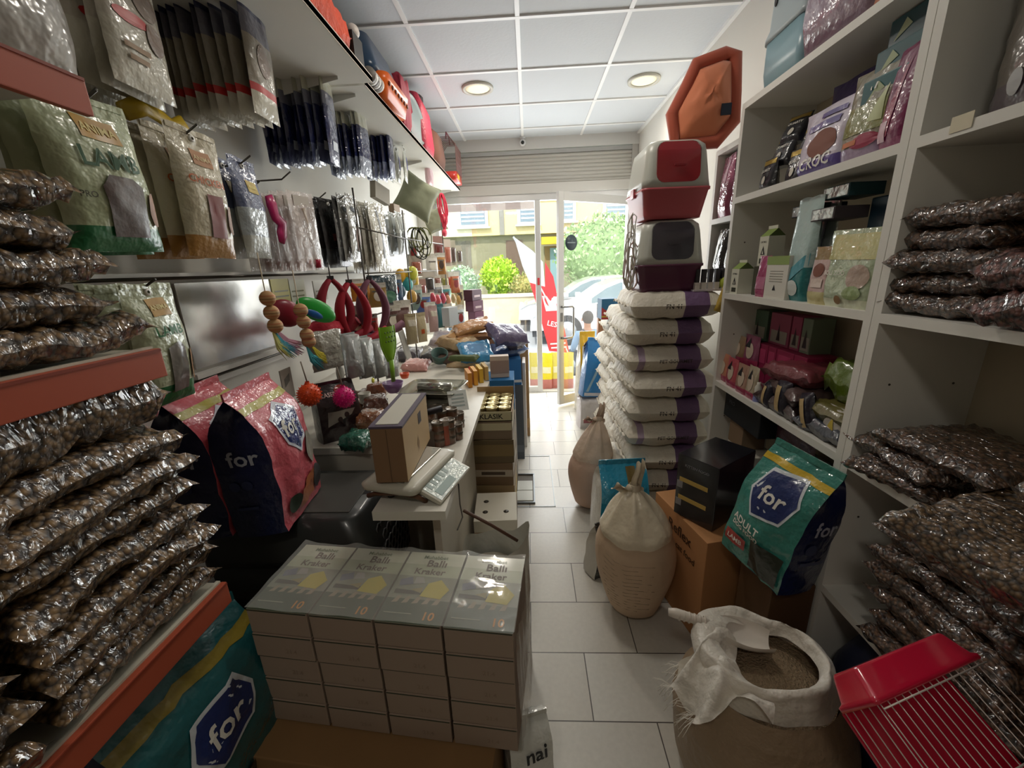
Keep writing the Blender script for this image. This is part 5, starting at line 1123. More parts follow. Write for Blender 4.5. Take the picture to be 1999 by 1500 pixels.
# ---- packs farther along the second row
p = W(540, 435, x=-.93)
t = thing('pink_paw_toy', 'bright pink rubber bone shaped toy behind the blue grey pouches', 'toy', tuple(p), PI/2)
mb = MB(); mb.tube([(-.02, 0, .09), (-.01, 0, .06), (.0, 0, .02), (.035, 0, .0), (.02, 0, -.04), (.01, 0, -.07)], [.02, .028, .024, .026, .026, .015], plastic('#c0256a'), n=10, flat=.45); mb.build('toy_body', t)
cl1 = clear_film('pack_film_warm', .42, (.72, .62, .58), 26, .8)
def tool_pack(desc, px, pyt, pyb, x, w, n, step, fm, toolc, tipc, seed, group):
    p = W(px, (pyt+pyb)/2, x=x); z0 = W(px, pyb, x=x).z; h = W(px, pyt, x=x).z-z0; t = None
    for i in range(n):
        L = desc+(', front one' if i == 0 else ', '+ORD[i]+' from the front'); loc = (x-step*i, p.y+rr.uniform(-.004, .004), z0); rot = (rr.uniform(-.03, .03), rr.uniform(-.05, .05), PI/2+rr.uniform(-.15, .15))
        if t is None:
            t = thing('tool_pack', L, 'pack', loc, 0, group); t.rotation_euler = rot
            pouch(w, h, .02, [(1, fm)], [], 'hang', seed=seed).build('clear_sleeve', t)
            mb = MB(); mb.tube([(w*.2, 0, h*.06), (w*.1, 0, h*.5), (0, 0, h*.8)], [w*.05, w*.05, w*.07], toolc, n=8); mb.build('tool_shaft', t)
            mb = MB(); mb.tube([(w*.21, -.004, h*.03), (w*.19, -.004, h*.14)], [w*.08, w*.1], tipc, n=8); mb.build('tool_tip', t); mb = MB(); mb.box((-w*.3, -.002, h*.82), (w*.3, .002, h*.95), M('#a29687')); mb.build('header_card', t)
        else: dup(t, L, loc, rot)
tool_pack('clear sleeve with red tipped grooming tool', 600, 380, 528, -.88, .16, 6, .042, cl1, M('#b9a898', rough=.3), M('#b42342', rough=.3), 3, 'red tipped tool packs')
hp('dark treat sleeve', 'dark sleeve pack in the middle of the second hook row', 668, 390, 520, -.90, .15, [(.3, film('#4a4c4c')), (1, film('#3c3b3b', rough=.2, coat=1))], [('rect', -.3, .4, .1, .5, M('#7a3b3b'))], n=7, seed=21, step=.036, d=.02, hookl=True)
hp('silver treat sleeve', 'silver foil sleeve pack right of the dark sleeves', 690, 385, 512, -.86, .15, [(1, film('#a9a9a4', rough=.12, coat=1, bump=.9))], [('ell', .1, .35, .4, .2, M('#a98d84')), ('rect', -.5, .75, .5, .82, M('#5a6068'))], n=2, seed=22, step=.03, d=.03)
hp('white brush pack', 'white and clear brush pack in the second hook row', 745, 400, 530, -.88, .17, [(1, film('#cfccc0', rough=.15, coat=1, bump=.9))], [('ell', -.3, .45, .3, .14, M('#e6e3da')), ('rect', -.1, .2, .1, .9, M('#9b9fa6'))], n=5, seed=23, step=.036, d=.03)
hp('grey card pack', 'grey clear pack left of the leash tangle', 785, 418, 498, -.86, .15, [(.5, film('#8c908c', coat=1)), (1, film('#b0b4ac', coat=1, bump=.7))], [('rect', -.6, .6, .6, .9, M('#b9bdb8'))], n=3, seed=24, step=.05, d=.03)
p = W(742, 378, x=-.95); t = thing('grey_box', 'flat grey box lodged above the brush packs beside the cushions', 'box', tuple(p), PI/2-.2, None, 0, .18); mb = MB(); mb.box((-.085, -.02, -.05), (.085, .02, .05), card('#9b9484'), bev=.002); mb.build('box_body', t)
p = W(770, 410, x=-.92); t = thing('brown_box', 'small brown box below the flat grey box', 'box', tuple(p), PI/2-.1); mb = MB(); mb.box((-.05, -.02, -.035), (.05, .02, .035), card('#94806a'), bev=.002); mb.build('box_body', t)
olv = M('#7d8168', rough=.9, sheen=.5, bump=.2, bscale=10)
for i, (px, py, x, s, rx, rot, l) in enumerate(((815, 385, -.86, .30, .5, .5, 'front'), (846, 372, -.98, .26, .3, .3, 'rear upper'), (848, 432, -.86, .20, -.3, -.3, 'lower small'))):
    p = W(px, py, x=x); t = thing('olive_cushion', l+' olive green cushion hanging on the left wall', 'cushion', tuple(p), PI/2-.25, 'olive green cushions', PI/2-.15+0*rx, 0); t.rotation_euler = (Matrix.Rotation(.55, 3, 'Z') @ Matrix.Rotation(PI/2-.1, 3, 'X') @ Matrix.Rotation(-rot, 3, 'Z')).to_euler()
    mb = MB()
    def cs(a, b, sd):
        u, v = 2*a-1, 2*b-1; q = (max(0, 1-u**4)*max(0, 1-v**4))**.5; return (u*s/2*(1-.12*(1-v*v)*abs(u)), v*s/2*(1-.12*(1-u*u)*abs(v)), sd*s*.17*q+.006*fbm(u*3, v*3, sd))
    mb.grid(lambda a, b: cs(a, b, 1), 18, 18, olv); mb.grid(lambda a, b: cs(1-a, b, -1), 18, 18, olv); mb.build('stuffed_cover', t)
    mb = MB(); mb.tube([cs(k/16, 0, 1) for k in range(17)]+[cs(1, k/16, 1) for k in range(1, 17)]+[cs(1-k/16, 1, 1) for k in range(1, 17)]+[cs(0, 1-k/16, 1) for k in range(1, 16)], .0045, M('#a4a78c', rough=.8), n=6, closed=True); mb.build('piping', t)
def tangle(name, label, px, py, x, w, h, cols, n, seed, r=.004, z0=0):
    p = W(px, py, x=x); t = thing(name, label, 'leash', tuple(p), .6); rg = random.Random(seed)
    for c in cols:
        mb = MB()
        for k in range(n):
            ph = rg.uniform(0, 6); a = rg.uniform(.4, 1); b = rg.uniform(.5, 1); ox = rg.uniform(-.2, .2)*w
            mb.tube([(ox+w/2*a*math.sin(2*PI*q/18+ph*.1), rg.uniform(-.004, .004)-.012*k/n, -h/2*b*math.cos(2*PI*q/18)+h*.5*(1-b)) for q in range(18)], r, c, n=6, closed=True)
        mb.build('leash_loop', t)
    return t
tangle('leash_bundle', 'tangled black and olive leashes hanging below the cushions', 822, 478, -.80, .16, .24, [M('#2b2a22', rough=.7), M('#6c7034', rough=.7)], 4, 4)
tangle('red_leash', 'bright red webbing leash looped at the end of the upper wall', 866, 420, -.72, .09, .34, [M('#cf2f4a', rough=.6)], 5, 6, .006)
p = W(868, 455, x=-.72); t = thing('red_bow', 'coral red knotted collar hanging under the red leash', 'collar', tuple(p), PI/2); mb = MB(); mb.sphere((0, 0, 0), .045, M('#d8455a', rough=.6, bump=.4), n=14, sc3=(1, .5, .7)); mb.tube([(0, 0, .02), (.02, 0, .09), (-.01, 0, .15)], .012, M('#d8455a', rough=.6)); mb.build('knot', t)
p = W(838, 345, x=-.8); t = thing('pink_fabric_toy', 'pale pink soft pack under the far end of the wall shelf', 'pack', tuple(p), PI/2); mb = pouch(.16, .2, .05, [(1, film('#cfa6ac', bump=.6))], [], 'pillow', seed=7); mb.build('pouch_body', t); t.location.z -= .1
# ---- small carded goods toward the window, two rows
small = [('#b48f86', '#7a2f2a'), ('#cfc6ba', '#a8604a'), ('#b9b6a4', '#5a4a44'), ('#d6d0c4', '#3c3c3a'), ('#c9c3b4', '#7d4a3a'), ('#bdb49e', '#8c8a3f'), ('#c5ccc4', '#b04a3a'), ('#a9b3b0', '#3f6a70')]
cardproto = {}
def carded(desc, px, pyt, pyb, x, w, ci, seed, bub=True):
    p = W(px, (pyt+pyb)/2, x=x); z0 = W(px, pyb, x=x).z; h = W(px, pyt, x=x).z-z0; a, b = small[ci % 8]
    t = thing('blister_card', desc, 'blister card', (x, p.y, z0), PI/2-.9+rr.uniform(-.15, .15), 'carded goods toward the window')
    mb = MB(); mb.box((-w/2, -.002, 0), (w/2, .002, h), card(a, rough=.35)); mb.build('backing_card', t)
    mb = MB(); loft(mb, [(w*.36, h*.30, .01, 0), (w*.34, h*.28, .01, .02), (w*.2, h*.2, .01, .028)], M(b, rough=.15, coat=1, var=.3, vscale=40), X=T(0, -.002, h*.42, rx=PI/2)); mb.build('blister', t)
ws = [(857, 462, 520, -.80, .10), (873, 468, 520, -.76, .08), (884, 470, 518, -.72, .06), (838, 530, 572, -.82, .10), (853, 530, 575, -.80, .08), (868, 532, 570, -.78, .08), (880, 530, 568, -.74, .10), (893, 528, 566, -.70, .07), (822, 545, 585, -.84, .09), (812, 500, 540, -.86, .1), (896, 480, 516, -.68, .06)]
wn = ['brown beaded toy card', 'orange stick card', 'slim pale card', 'grey brush card', 'purple grained card', 'white topped brush card', 'green and red card', 'small grey green card', 'narrow pink card', 'black harness card', 'slim clear card']
for i, (px, a, b, x, w) in enumerate(ws): carded(wn[i]+(' in the upper row near the window' if b < 525 else ' in the lower row near the window'), px, a, b, x, w, i, i)
pn = [('small red rubber toy', '#c94a5a'), ('small coral rubber toy', '#d0606a'), ('small rose rubber toy', '#c8566e'), ('small peach rubber toy', '#d59a7c'), ('small tan rubber toy', '#c9ac80'), ('small ochre rubber toy', '#c29a58')]
for i, (n_, c) in enumerate(pn):
    px = 845+i*10; p = W(px, 583+ (i % 2)*3, x=-.76+.02*i); t = thing('rubber_toy', n_+', '+ORD[i]+' from the left in the row hung near the window', 'toy', tuple(p), PI/2, 'small rubber toys near the window')
    mb = MB(); mb.tube([(-.01, 0, .04), (0, 0, .015), (.012, 0, -.01), (.0, 0, -.04)], [.012, .02, .026, .012], plastic(c), n=10); mb.build('toy_body', t)
# ---- lower row under the ledge
hp('lower LAMB pouch', 'LAMB treat pouch hanging low between the two shelves', 312, 552, 795, -.93, .15, [(.15, dgreen), (1, film('#b9bf9f', rough=.28, coat=.6, bump=.6))], [('rect', -.25, .74, .5, .88, goldp), ('txt', 'ANIMA', .1, .81, .7, M('#e0cd86')), ('txt', 'LAMB', .1, .62, 1.1, M('#1c6b35')), ('poly', [(-.2, .1), (.5, .1), (.5, .46), (.3, .52), (-.2, .48)], M('#6b6560', rough=.2, coat=.8, bump=.25, bscale=14)), ('ell', .82, .3, .13, .14, M('#9a6a3c'))], n=3, seed=31, step=.05, d=.06, hookl=True)
def ball_string(label, px, pys, x, cols, tail, seed):
    p0 = W(px, pys[0], x=x); t = thing('ball_string_toy', label, 'toy', tuple(p0), PI/2)
    mb = MB(); zs = [W(px, q, x=x).z-p0.z for q in pys]; mb.tube([(0, 0, .15), (0, 0, zs[-1])], .002, M('#c9b79a')); mb.build('cord', t)
    for i, z in enumerate(zs):
        mb = MB(); mb.sphere((.006*i, -.004, z), .026, M('#c69a6a', rough=.7), n=16)
        for k in range(3): mb.lathe([(.0263*math.cos(q), .0263*math.sin(q)) for q in (-.5+.4*k, -.42+.4*k)], cols[k % len(cols)], n=16, X=T(.006*i, -.004, z), cap=False)
        mb.build('striped_ball', t)
    rg = random.Random(seed)
    if tail:
        for c, dx in tail:
            mb = MB()
            for k in range(26):
                a = Vector((dx+.004*rg.random(), 0, zs[-1]-.015)); q = a+Vector((dx*2.2+.05+.05*rg.random(), -.01*rg.random(), -.07-.05*rg.random()))
                mb.tube([a, (a+q)/2+Vector((-.015, 0, -.01)), q], [.002, .004, .0008], c, n=4)
            mb.build('feather', t)
ball_string('string of three striped orange and brown balls with pastel feather tail', 520, (583, 612, 640), -.90, [M('#c4603a'), M('#7a5a38')], [(M('#d9d98a', rough=.8), -.004), (M('#5ab4c8', rough=.8), .006), (M('#d9a4b8', rough=.8), .02)], 4)
ball_string('string of four red striped balls with teal and yellow feathers', 585, (606, 630, 658, 672), -.88, [M('#a9323c'), M('#b9a48c')], [(M('#4aa9b4', rough=.8), .0), (M('#e0d24a', rough=.8), .03)], 5)
for i, (px, py, x, r, a, b, sx) in enumerate(((618, 606, -.90, .06, '#27a23a', 'green and blue oval flying toy below the ledge', 1.5), (558, 612, -.95, .07, '#8a2334', 'dark red round toy half hidden by the balls', .9))):
    p = W(px, py, x=x); t = thing('oval_toy', b, 'toy', tuple(p), PI/2-.6, None, 0, .5); mb = MB(); mb.sphere((0, 0, 0), r, plastic(a), n=20, sc3=(sx, .35, .75)); mb.build('toy_body', t)
    if i == 0: mb = MB(); mb.sphere((-.01, -.012, -.02), .035, plastic('#1d5fa8'), n=14, sc3=(1.2, .35, .5)); mb.build('blue_inset', t)
for i, (px, a, l) in enumerate(((548, '#b0a95e', 'left'), (580, '#c3c4b4', 'middle'), (625, '#c8c9bc', 'right'))):
    p = W(px, 565, x=-.98); t = thing('header_card', l+' pale header card hanging from the rail above the red harnesses', 'card', tuple(p), PI/2, 'pale header cards')
    mb = MB(); mb.box((-.06, -.002, -.05), (.06, .002, .04), card(a)); 
    for k in range(2): mb.box((-.045, -.0028, -.01-.02*k), (.045, -.002, -.004-.02*k), M('#6b6a4c'))
    mb.build('card_body', t)
def harness(label, px, py, x, c, s, rot=0):
    p = W(px, py, x=x); t = thing('dog_harness', label, 'harness', tuple(p), PI/2-.75, 'red pet harnesses'); m_ = M(c, rough=.7)
    mb = MB()
    for sx in (-1, 1): mb.tube([(sx*(.004+.042*math.sin(PI*q/12)**.8)*s, -.01*math.sin(PI*q/12), (.10-.19*q/12)*s) for q in range(13)], [.007*s+.006*s*math.sin(PI*q/12) for q in range(13)], m_, n=8, flat=1.7)
    mb.tube([(-.10*s, 0, -.07*s), (-.03*s, -.01, -.09*s), (.05*s, -.01, -.085*s), (.11*s, 0, -.06*s)], .014*s, m_, n=8); mb.build('webbing', t)
    mb = MB(); mb.tube([(0, 0, .15*s), (0, 0, .1*s)], .003, HOOKM); mb.box((-.012, -.012, -.005+.1*s), (.012, .008, .018+.1*s), M('#222')) if False else mb.box((-.012, -.012, -.005+.1*s), (.012, .008, .018+.1*s), M('#2a2426')); mb.build('buckle', t)
harness('deep red dog harness, left of the three hanging harnesses', 655, 610, -.92, '#93182e', 1.5)
harness('dark red dog harness, middle of the three hanging harnesses', 690, 615, -.86, '#a3172c', 1.5)
harness('mauve dog harness, right of the three hanging harnesses', 728, 605, -.82, '#77485a', 1.5)
t = thing('red_cloth_tray', 'crimson fabric bundle spread under the hanging harnesses', 'fabric', tuple(W(655, 655, x=-.95)), PI/2); mb = pillow_mb(.34, .14, .08, M('#b01f33', rough=.7, bump=.3), seed=9, nu=14, nv=8); mb.build('cloth_body', t)
t = thing('dark_green_bottle_pack', 'dark green glossy packets hanging right of the harnesses', 'packet', tuple(W(752, 598, x=-.9)), PI/2-.7); mb = pouch(.20, .19, .07, [(1, film('#2b3f47', rough=.12, coat=1, bump=.9))], [('ell', .2, .3, .5, .2, film('#3f7a62', rough=.1, coat=1))], 'pillow', seed=10); mb.build('pouch_body', t)
t = thing('teal_yellow_toys', 'teal and yellow rubber toys hanging above the beige packs', 'toy', tuple(W(795, 555, x=-.88)), PI/2-.8); t.scale = (1.5, 1.5, 1.5)
for i, (a, c) in enumerate((((-.03, .04), '#d9a52a'), ((.0, .0), '#3fa9ac'), ((.03, .05), '#cfd04a'), ((.01, -.06), '#b98f3a'), ((-.05, -.03), '#35566a'))):
    mb = MB(); mb.sphere((a[0], -.005*i, a[1]), .028, plastic(c), n=12, sc3=(1, .6, 1.2)); mb.build('toy_piece', t)
def spiky(label, px, py, x, r, c):
    p = W(px, py, x=x); t = thing('spiky_ball', label, 'ball', tuple(p), PI/2, None); m_ = plastic(c, rough=.35); mb = MB(); mb.sphere((0, 0, 0), r, m_, n=20, sc3=(1, 1, 1.08)); mb.build('ball_body', t); mb = MB(); N = 110
    for k in range(N):
        z = 1-2*(k+.5)/N; a = k*2.39996; q = math.sqrt(1-z*z); d = Vector((q*math.cos(a), q*math.sin(a), z)); mb.tube([d*r*.97, d*(r*1.16)], [r*.075, r*.02], m_, n=5)
    mb.lathe([(r*.3, r*1.0), (r*.18, r*1.25), (r*.2, r*1.3)], m_, n=10, cap=False); mb.build('spikes', t)
    mb = MB(); mb.tube([(0, 0, r*1.2), (0, .01, r*3.2)], .0025, M('#8d8374')); mb.build('cord', t)
spiky('bright orange spiky rubber ball hanging left of the pink one', 604, 771, -.83, .040, '#e8501e')
spiky('hot pink spiky rubber ball hanging in front of the counter jars', 672, 776, -.76, .040, '#e0187c')
t = thing('bundle_of_tags', 'crinkled silver and white packets hanging above the pink spiky ball', 'packet', tuple(W(640, 690, x=-.88)), PI/2-.5)
mb = pouch(.16, .17, .05, [(1, film('#a9a59a', rough=.15, coat=1, bump=1))], [], 'pillow', seed=12, wrk=2); mb.build('pouch_body', t); t.location.z -= .07
t = thing('white_brush', 'pale oval brush hanging under the crinkled silver packets', 'brush', tuple(W(664, 730, x=-.87)), PI/2); mb = MB(); mb.sphere((0, 0, 0), .05, plastic('#b9b5aa'), n=14, sc3=(.5, .3, 1)); mb.tube([(0, 0, .03), (0, 0, .09)], .007, plastic('#b9b5aa')); mb.build('brush_body', t)
t = thing('grey_card_sheet', 'grey card with dark outline drawing under the feather toy', 'card', tuple(W(560, 745, x=-.95)), PI/2); mb = MB(); mb.box((-.035, -.002, -.07), (.035, .002, .05), card('#a39c90')); mb.poly([(-.02, -.02), (.015, .0), (.02, .03), (-.018, .012)], M('#5b564e'), front_fn(-.003)); mb.build('card_body', t)
# clear packs with black brushes
pp = None
for i in range(4):
    px = 684+i*25; p = W(px, 693, x=-.78); z0 = W(px, 742, x=-.78).z; h = W(px, 648, x=-.78).z-z0; L = ORD[i]+' from the left of four clear packs with black handled brushes'; loc = (-.78, p.y, z0)
    if pp is None:
        pp = thing('brush_pack', L, 'brush pack', loc, PI/2-.5, 'clear packs of black brushes'); w_ = .074
        mb = MB(); mb.box((-w_/2, .0, 0), (w_/2, .003, h), card('#b9c6c8', rough=.3)); mb.build('backing_card', pp)
        mb = MB(); mb.box((-w_*.4, -.03, .005), (w_*.4, -.002, h*.3), M('#1e1a1e', rough=.4), bev=.004); mb.tube([(0, -.014, h*.28), (0, -.014, h*.8)], [.008, .011], M('#241e20', rough=.3), n=8); mb.build('brush', pp)
        mb = MB(); loft(mb, [(w_*.47, h*.49, .008, 0), (w_*.44, h*.46, .008, .034)], CLEAR, X=T(0, -.001, h*.5, rx=PI/2)); mb.build('clear_shell', pp)
    else: dup(pp, L, loc)
t = thing('green_litter_scoop', 'lime green slotted litter scoop standing handle down on the counter', 'scoop', tuple(W(768, 745, x=-.66)), PI/2-.5)
gs = plastic('#7fae2a'); z1 = W(768, 632, x=-.66).z-W(768, 745, x=-.66).z
mb = MB(); mb.tube([(0, 0, 0), (0, -.004, z1*.4)], [.012, .014], gs, n=8, flat=.6); mb.build('handle', t)
mb = MB()
def scf(a, b): w_ = .045*(.35+.65*min(1, b*2.2)); u = 2*a-1; return (u*w_, .012*(u*u)-.01, z1*(.38+.62*b))
def cell(a, b): 
    return gs
mb.grid(scf, 12, 14, gs)
for r_ in range(3):
    for c_ in range(4): mb.lathe([(.001, 0), (.0045, 0), (.001, .0004)], M('#35551a'), n=8, X=T(-.024+.016*c_+(.006 if r_ % 2 else 0), -.0115, z1*(.74+.08*r_), rx=PI/2), cap=False)
for u in (-1, 1): mb.tube([scf((u+1)/2, b/8) for b in range(9)], .004, gs, n=6)
mb.build('scoop_bowl', t)
t = thing('white_spatula', 'white plastic litter scoop beside the lime green one', 'scoop', tuple(W(790, 672, x=-.70)), PI/2-.5, None, 0, -.25); mb = MB(); mb.box((-.02, -.004, -.09), (.02, .004, .08), plastic('#d9d9d4'), bev=.003); mb.build('scoop_body', t)
t = thing('purple_bowl', 'purple plastic bowl around the base of the lime green scoop', 'bowl', tuple(W(768, 758, x=-.66)), 0); mb = MB(); mb.lathe([(.025, -.02), (.04, .0), (.05, .03), (.047, .03), (.037, .004), (.001, .0)], plastic('#7d5c8a'), n=20, cap=False); mb.build('bowl_body', t)
for i, (px, a, b, x, w_, c) in enumerate(((806, 610, 672, -.66, .07, '#b3a583'), (826, 608, 668, -.63, .06, '#cdbf9b'), (848, 595, 648, -.64, .07, '#c3a3a0'), (862, 592, 640, -.66, .06, '#33727a'), (785, 600, 640, -.8, .12, '#6a4a44'))):
    p = W(px, b, x=x); h = W(px, a, x=x).z-p.z; mb = pouch(w_, h, .04, [(1, film(c))], [('rect', -.5, .3, .2, .45, M('#c8602e'))] if i == 1 else [('rect', -.6, .6, .6, .8, film('#d9d2c0'))] if i < 3 else [], 'hang', seed=80+i)
    t = thing('treat_sleeve', ('beige treat sleeve, leftmost above the steel scale', 'cream treat sleeve with orange mark above the steel scale', 'pink and white treat sleeve above the counter pile', 'teal treat sleeve above the counter pile', 'dark brown boxed treat behind the lime green scoop')[i], 'sleeve', (x, p.y, p.z), PI/2-.8); mb.build('pouch_body', t)
t = thing('white_carton_box', 'small white carton standing on the counter pile near the window', 'box', tuple(W(880, 635, x=-.55)), PI/2-.4); mb = MB(); mb.box((-.055, -.03, 0), (.055, .03, .125), card('#c6ccd0'), bev=.002); mb.build('box_body', t)
for i, (px, py, w_, c, l) in enumerate(((916, 578, .16, '#4a2434', 'upper'), (928, 600, .15, '#5d2b42', 'lower'), (938, 625, .12, '#6a3550', 'lowest small'))):
    pm = W(926, 628, x=-.54); t = thing('maroon_box', l+' maroon printed box stacked beside the window glass', 'box', (pm.x+.01*i, pm.y, pm.z+.103*(2-i)), 1.1-.1*i); mb = MB(); mb.box((-w_/2, -.05, 0), (w_/2, .05, .101), card(c), bev=.002); mb.box((-w_*.3, -.0512, .03), (w_*.3, -.05, .05), M('#b9a2a4')); mb.build('box_body', t)

# ---- wire rack near the window with more hanging packs
t = thing('wire_rack', 'thin dark wire rack rods carrying the hanging goods toward the window', 'rack', (-.84, 2.9, 0))
for (dx, dy) in ((0, -.8), (0, .0), (.1, .8)): mb = MB(); mb.tube([(dx, dy, .802), (dx, dy, 1.88)], .005, HOOKM, n=6); mb.build('rod', t)
for z in (1.02, 1.26, 1.48, 1.70): mb = MB(); mb.tube([(0, -.8, z), (0, 0, z), (.1, .8, z)], .004, HOOKM, n=6); mb.build('cross_rail', t)
more = [(708, 548, 588, -.93, .10, '#c8822a', 'orange'), (722, 552, 596, -.92, .09, '#c9c2b6', 'off-white'), (772, 540, 590, -.88, .10, '#3c5a78', 'steel blue'), (806, 528, 566, -.86, .09, '#d9b53a', 'mustard yellow'), (815, 560, 606, -.84, .09, '#8ea8a0', 'pale green grey'), (828, 575, 612, -.80, .10, '#4a6aa8', 'cobalt blue'),
 (842, 592, 630, -.74, .09, '#c9a6a2', 'salmon'), (858, 556, 590, -.76, .08, '#8a8f92', 'slate grey'), (872, 560, 596, -.72, .08, '#3f8a8c', 'teal'), (886, 600, 640, -.68, .09, '#4e8f90', 'sea green'), (898, 560, 600, -.66, .08, '#d8cfa4', 'straw coloured'), (876, 596, 640, -.70, .08, '#d2c7b8', 'oatmeal'),
 (740, 556, 600, -.86, .09, '#9b7a3a', 'ochre'), (790, 590, 640, -.80, .10, '#d4cfc4', 'ivory'), (808, 470, 520, -.88, .09, '#c3c6c2', 'silver grey'), (845, 500, 540, -.80, .09, '#d8d5cc', 'milky white'), (862, 498, 536, -.76, .08, '#b07a3c', 'caramel'), (890, 535, 572, -.68, .09, '#b3643c', 'rust'),
 (830, 545, 588, -.86, .08, '#2f3236', 'charcoal'), (850, 575, 600, -.78, .1, '#5f7fb8', 'denim blue'), (900, 598, 640, -.62, .08, '#c2cdd2', 'ice blue'), (770, 600, 650, -.84, .10, '#5c3a34', 'maroon brown'), (702, 600, 650, -.92, .08, '#c8b9a0', 'sand coloured'), (725, 616, 655, -.86, .08, '#cf4a3c', 'tomato red')]
for i, (px, a, b, x, w_, c, nm) in enumerate(more):
    p = W(px, b, x=x); h = W(px, a, x=x).z-p.z; mb = pouch(w_*1.15, h*1.1, .03, [(.75, film(c)), (1, film('#c9c6ba'))], [('ell', 0, .45, .5, .2, M(['#e4dfd0', '#4a3a34', '#8a2a2a'][i % 3], rough=.3)), ('rect', -.6, .62, .6, .68, M('#6a645a'))], 'hang', seed=200+i, nu=8, nv=10)
    t = thing('hanging_packet', nm+' packet hanging among the small goods toward the window', 'packet', (x, p.y, p.z), PI/2-.8+rr.uniform(-.2, .2), 'small packets hung toward the window'); mb.build('pouch_body', t)

pm = W(926, 628, x=-.54)
t = thing('tall_grey_box', 'tall silver grey box under the maroon boxes by the window', 'box', (pm.x, pm.y, .801), 1.0); mb = MB(); mb.box((-.06, -.05, 0), (.06, .05, pm.z-.803), card('#9d9aa4'), bev=.002); mb.box((-.045, -.0512, .1), (.045, -.05, .2), M('#6f6880')); mb.build('box_body', t)
# ================================================================ LEFT: counter and what stands on it
CZ = .80
t = thing('counter', 'long white counter table covered with goods along the left side', 'counter', (-.73, 2.66, 0))
CT = M('#dedace', rough=.35, var=.04)
mb = MB(); mb.box((-.47, -1.19, CZ-.03), (.47, 1.75, CZ), CT, bev=.002); mb.box((.25, -1.64, CZ-.03), (.47, -1.19, CZ), CT); mb.build('top', t)
mb = MB(); mb.box((.40, -1.54, .0), (.425, 1.74, CZ-.03), M('#d0cbbd', rough=.5, var=.06)); mb.build('front_panel', t)
mb = MB(); mb.box((-.47, -1.18, 0), (.40, -1.15, CZ-.03), M('#cbc6b8')); mb.build('end_panel', t)
# carrier
t = thing('pet_carrier', 'black plastic pet carrier with honeycomb door in front of the counter', 'carrier', (-.80, 1.245, .42))
BK = M('#343635', rough=.34, coat=.3)
mb = MB(); loft(mb, [(.26, .18, .05, 0), (.28, .20, .06, .05), (.285, .205, .06, .17)], BK); mb.build('lower_shell', t)
mb = MB(); loft(mb, [(.29, .21, .06, .165), (.29, .21, .06, .19), (.275, .195, .06, .24), (.24, .17, .06, .305), (.225, .155, .05, .315)], BK); mb.box((-.2, -.13, .314), (.2, .13, .318), M('#474642', rough=.45), bev=.001); mb.build('upper_shell', t)
mb = MB(); mb.tube([(-.02, -.03, .316), (-.02, -.03, .325), (-.02, .06, .325), (-.02, .06, .316)], .008, BK); mb.box((.185, -.02, .30), (.225, .02, .3155), M('#0c0c0d')); mb.build('carry_handle', t)
mb = MB(); GR = M('#6e6f70', rough=.35, metal=.4)
for j in range(7):
    for i in range(6):
        cy, cz = -.10+.037*i+(.018 if j % 2 else 0), .04+.032*j; X0 = .292-.045*max(0, (cz-.17)/.13)
        mb.tube([(X0+.006, cy+.019*math.cos(PI/6+PI/3*k), cz+.019*math.sin(PI/6+PI/3*k)) for k in range(6)], .0026, GR, n=4, closed=True)
mb.build('honeycomb_door', t)
mb = MB(); mb.box((.28, -.14, .0), (.291, .14, .17), M('#0b0b0c')); mb.build('door_recess', t)
for s in (-1, 1): mb = MB(); mb.box((.12, s*.208-.012, .14), (.16, s*.208+.012, .21), M('#8e8e8b')); mb.build('latch', t)
t = thing('carrier_support', 'black crate underneath the pet carrier', 'crate', (-.80, 1.245, 0)); mb = MB(); mb.box((-.28, -.19, 0), (.27, .12, .418), M('#121213', rough=.6), bev=.01); mb.build('crate_body', t)
# two pink and navy bags
pkf = film('#d0606c', rough=.3, coat=.6, bump=.5)
SH2 = [(-.55, .80), (.1, .88), (.62, .78), (.6, .56), (.15, .46), (-.35, .58)]
def pinkbag(label, x, y, s, zb):
    t = thing('cat_food_bag', label, 'bag', (x, y, zb), PI/2+.12, 'pink and navy cat food bags', -.06)
    mb = gusset_bag(.27, .15, .44, pkf, film('#151c42', rough=.35), [('poly', SH2, film('#d6dbe6', rough=.2)), ('poly', [(a*.86+.01, .67+(b-.67)*.86) for a, b in SH2], film('#2b3b78', rough=.2, coat=1, bump=.8)), ('txt', 'for', .02, .69, .7, txtL), ('ell', .7, .42, .3, .14, M('#8a8478', rough=.5, var=.4, vscale=50)), ('poly', [(-.35, .06), (.5, .06), (.5, .26), (-.3, .2)], film('#b9683a')), ('ell', -.55, .14, .22, .07, M('#3b4a3c')), ('ell', .75, .16, .25, .1, M('#3c3a3c', var=.4, vscale=40))],
                    [('txt', 'for', .1, .60, 1.1, M('#a9aab4')), ('ell', .0, .4, .2, .035, M('#2b3258')), ('ell', .45, .4, .2, .035, M('#2b3258')), ('rect', -.2, .22, .6, .24, M('#323a60'))], seed=s, strip=film('#b9b04a'), full=.74)
    mb.build('bag_body', t); return t
pinkbag('front pink cat food bag with navy side standing on the black carrier', -.825, 1.13, 31, .738).scale = (.96, .96, .96)
pinkbag('rear pink cat food bag with navy side, closer to the left wall', -.985, 1.11, 37, .738).scale = (.96, .96, .96)
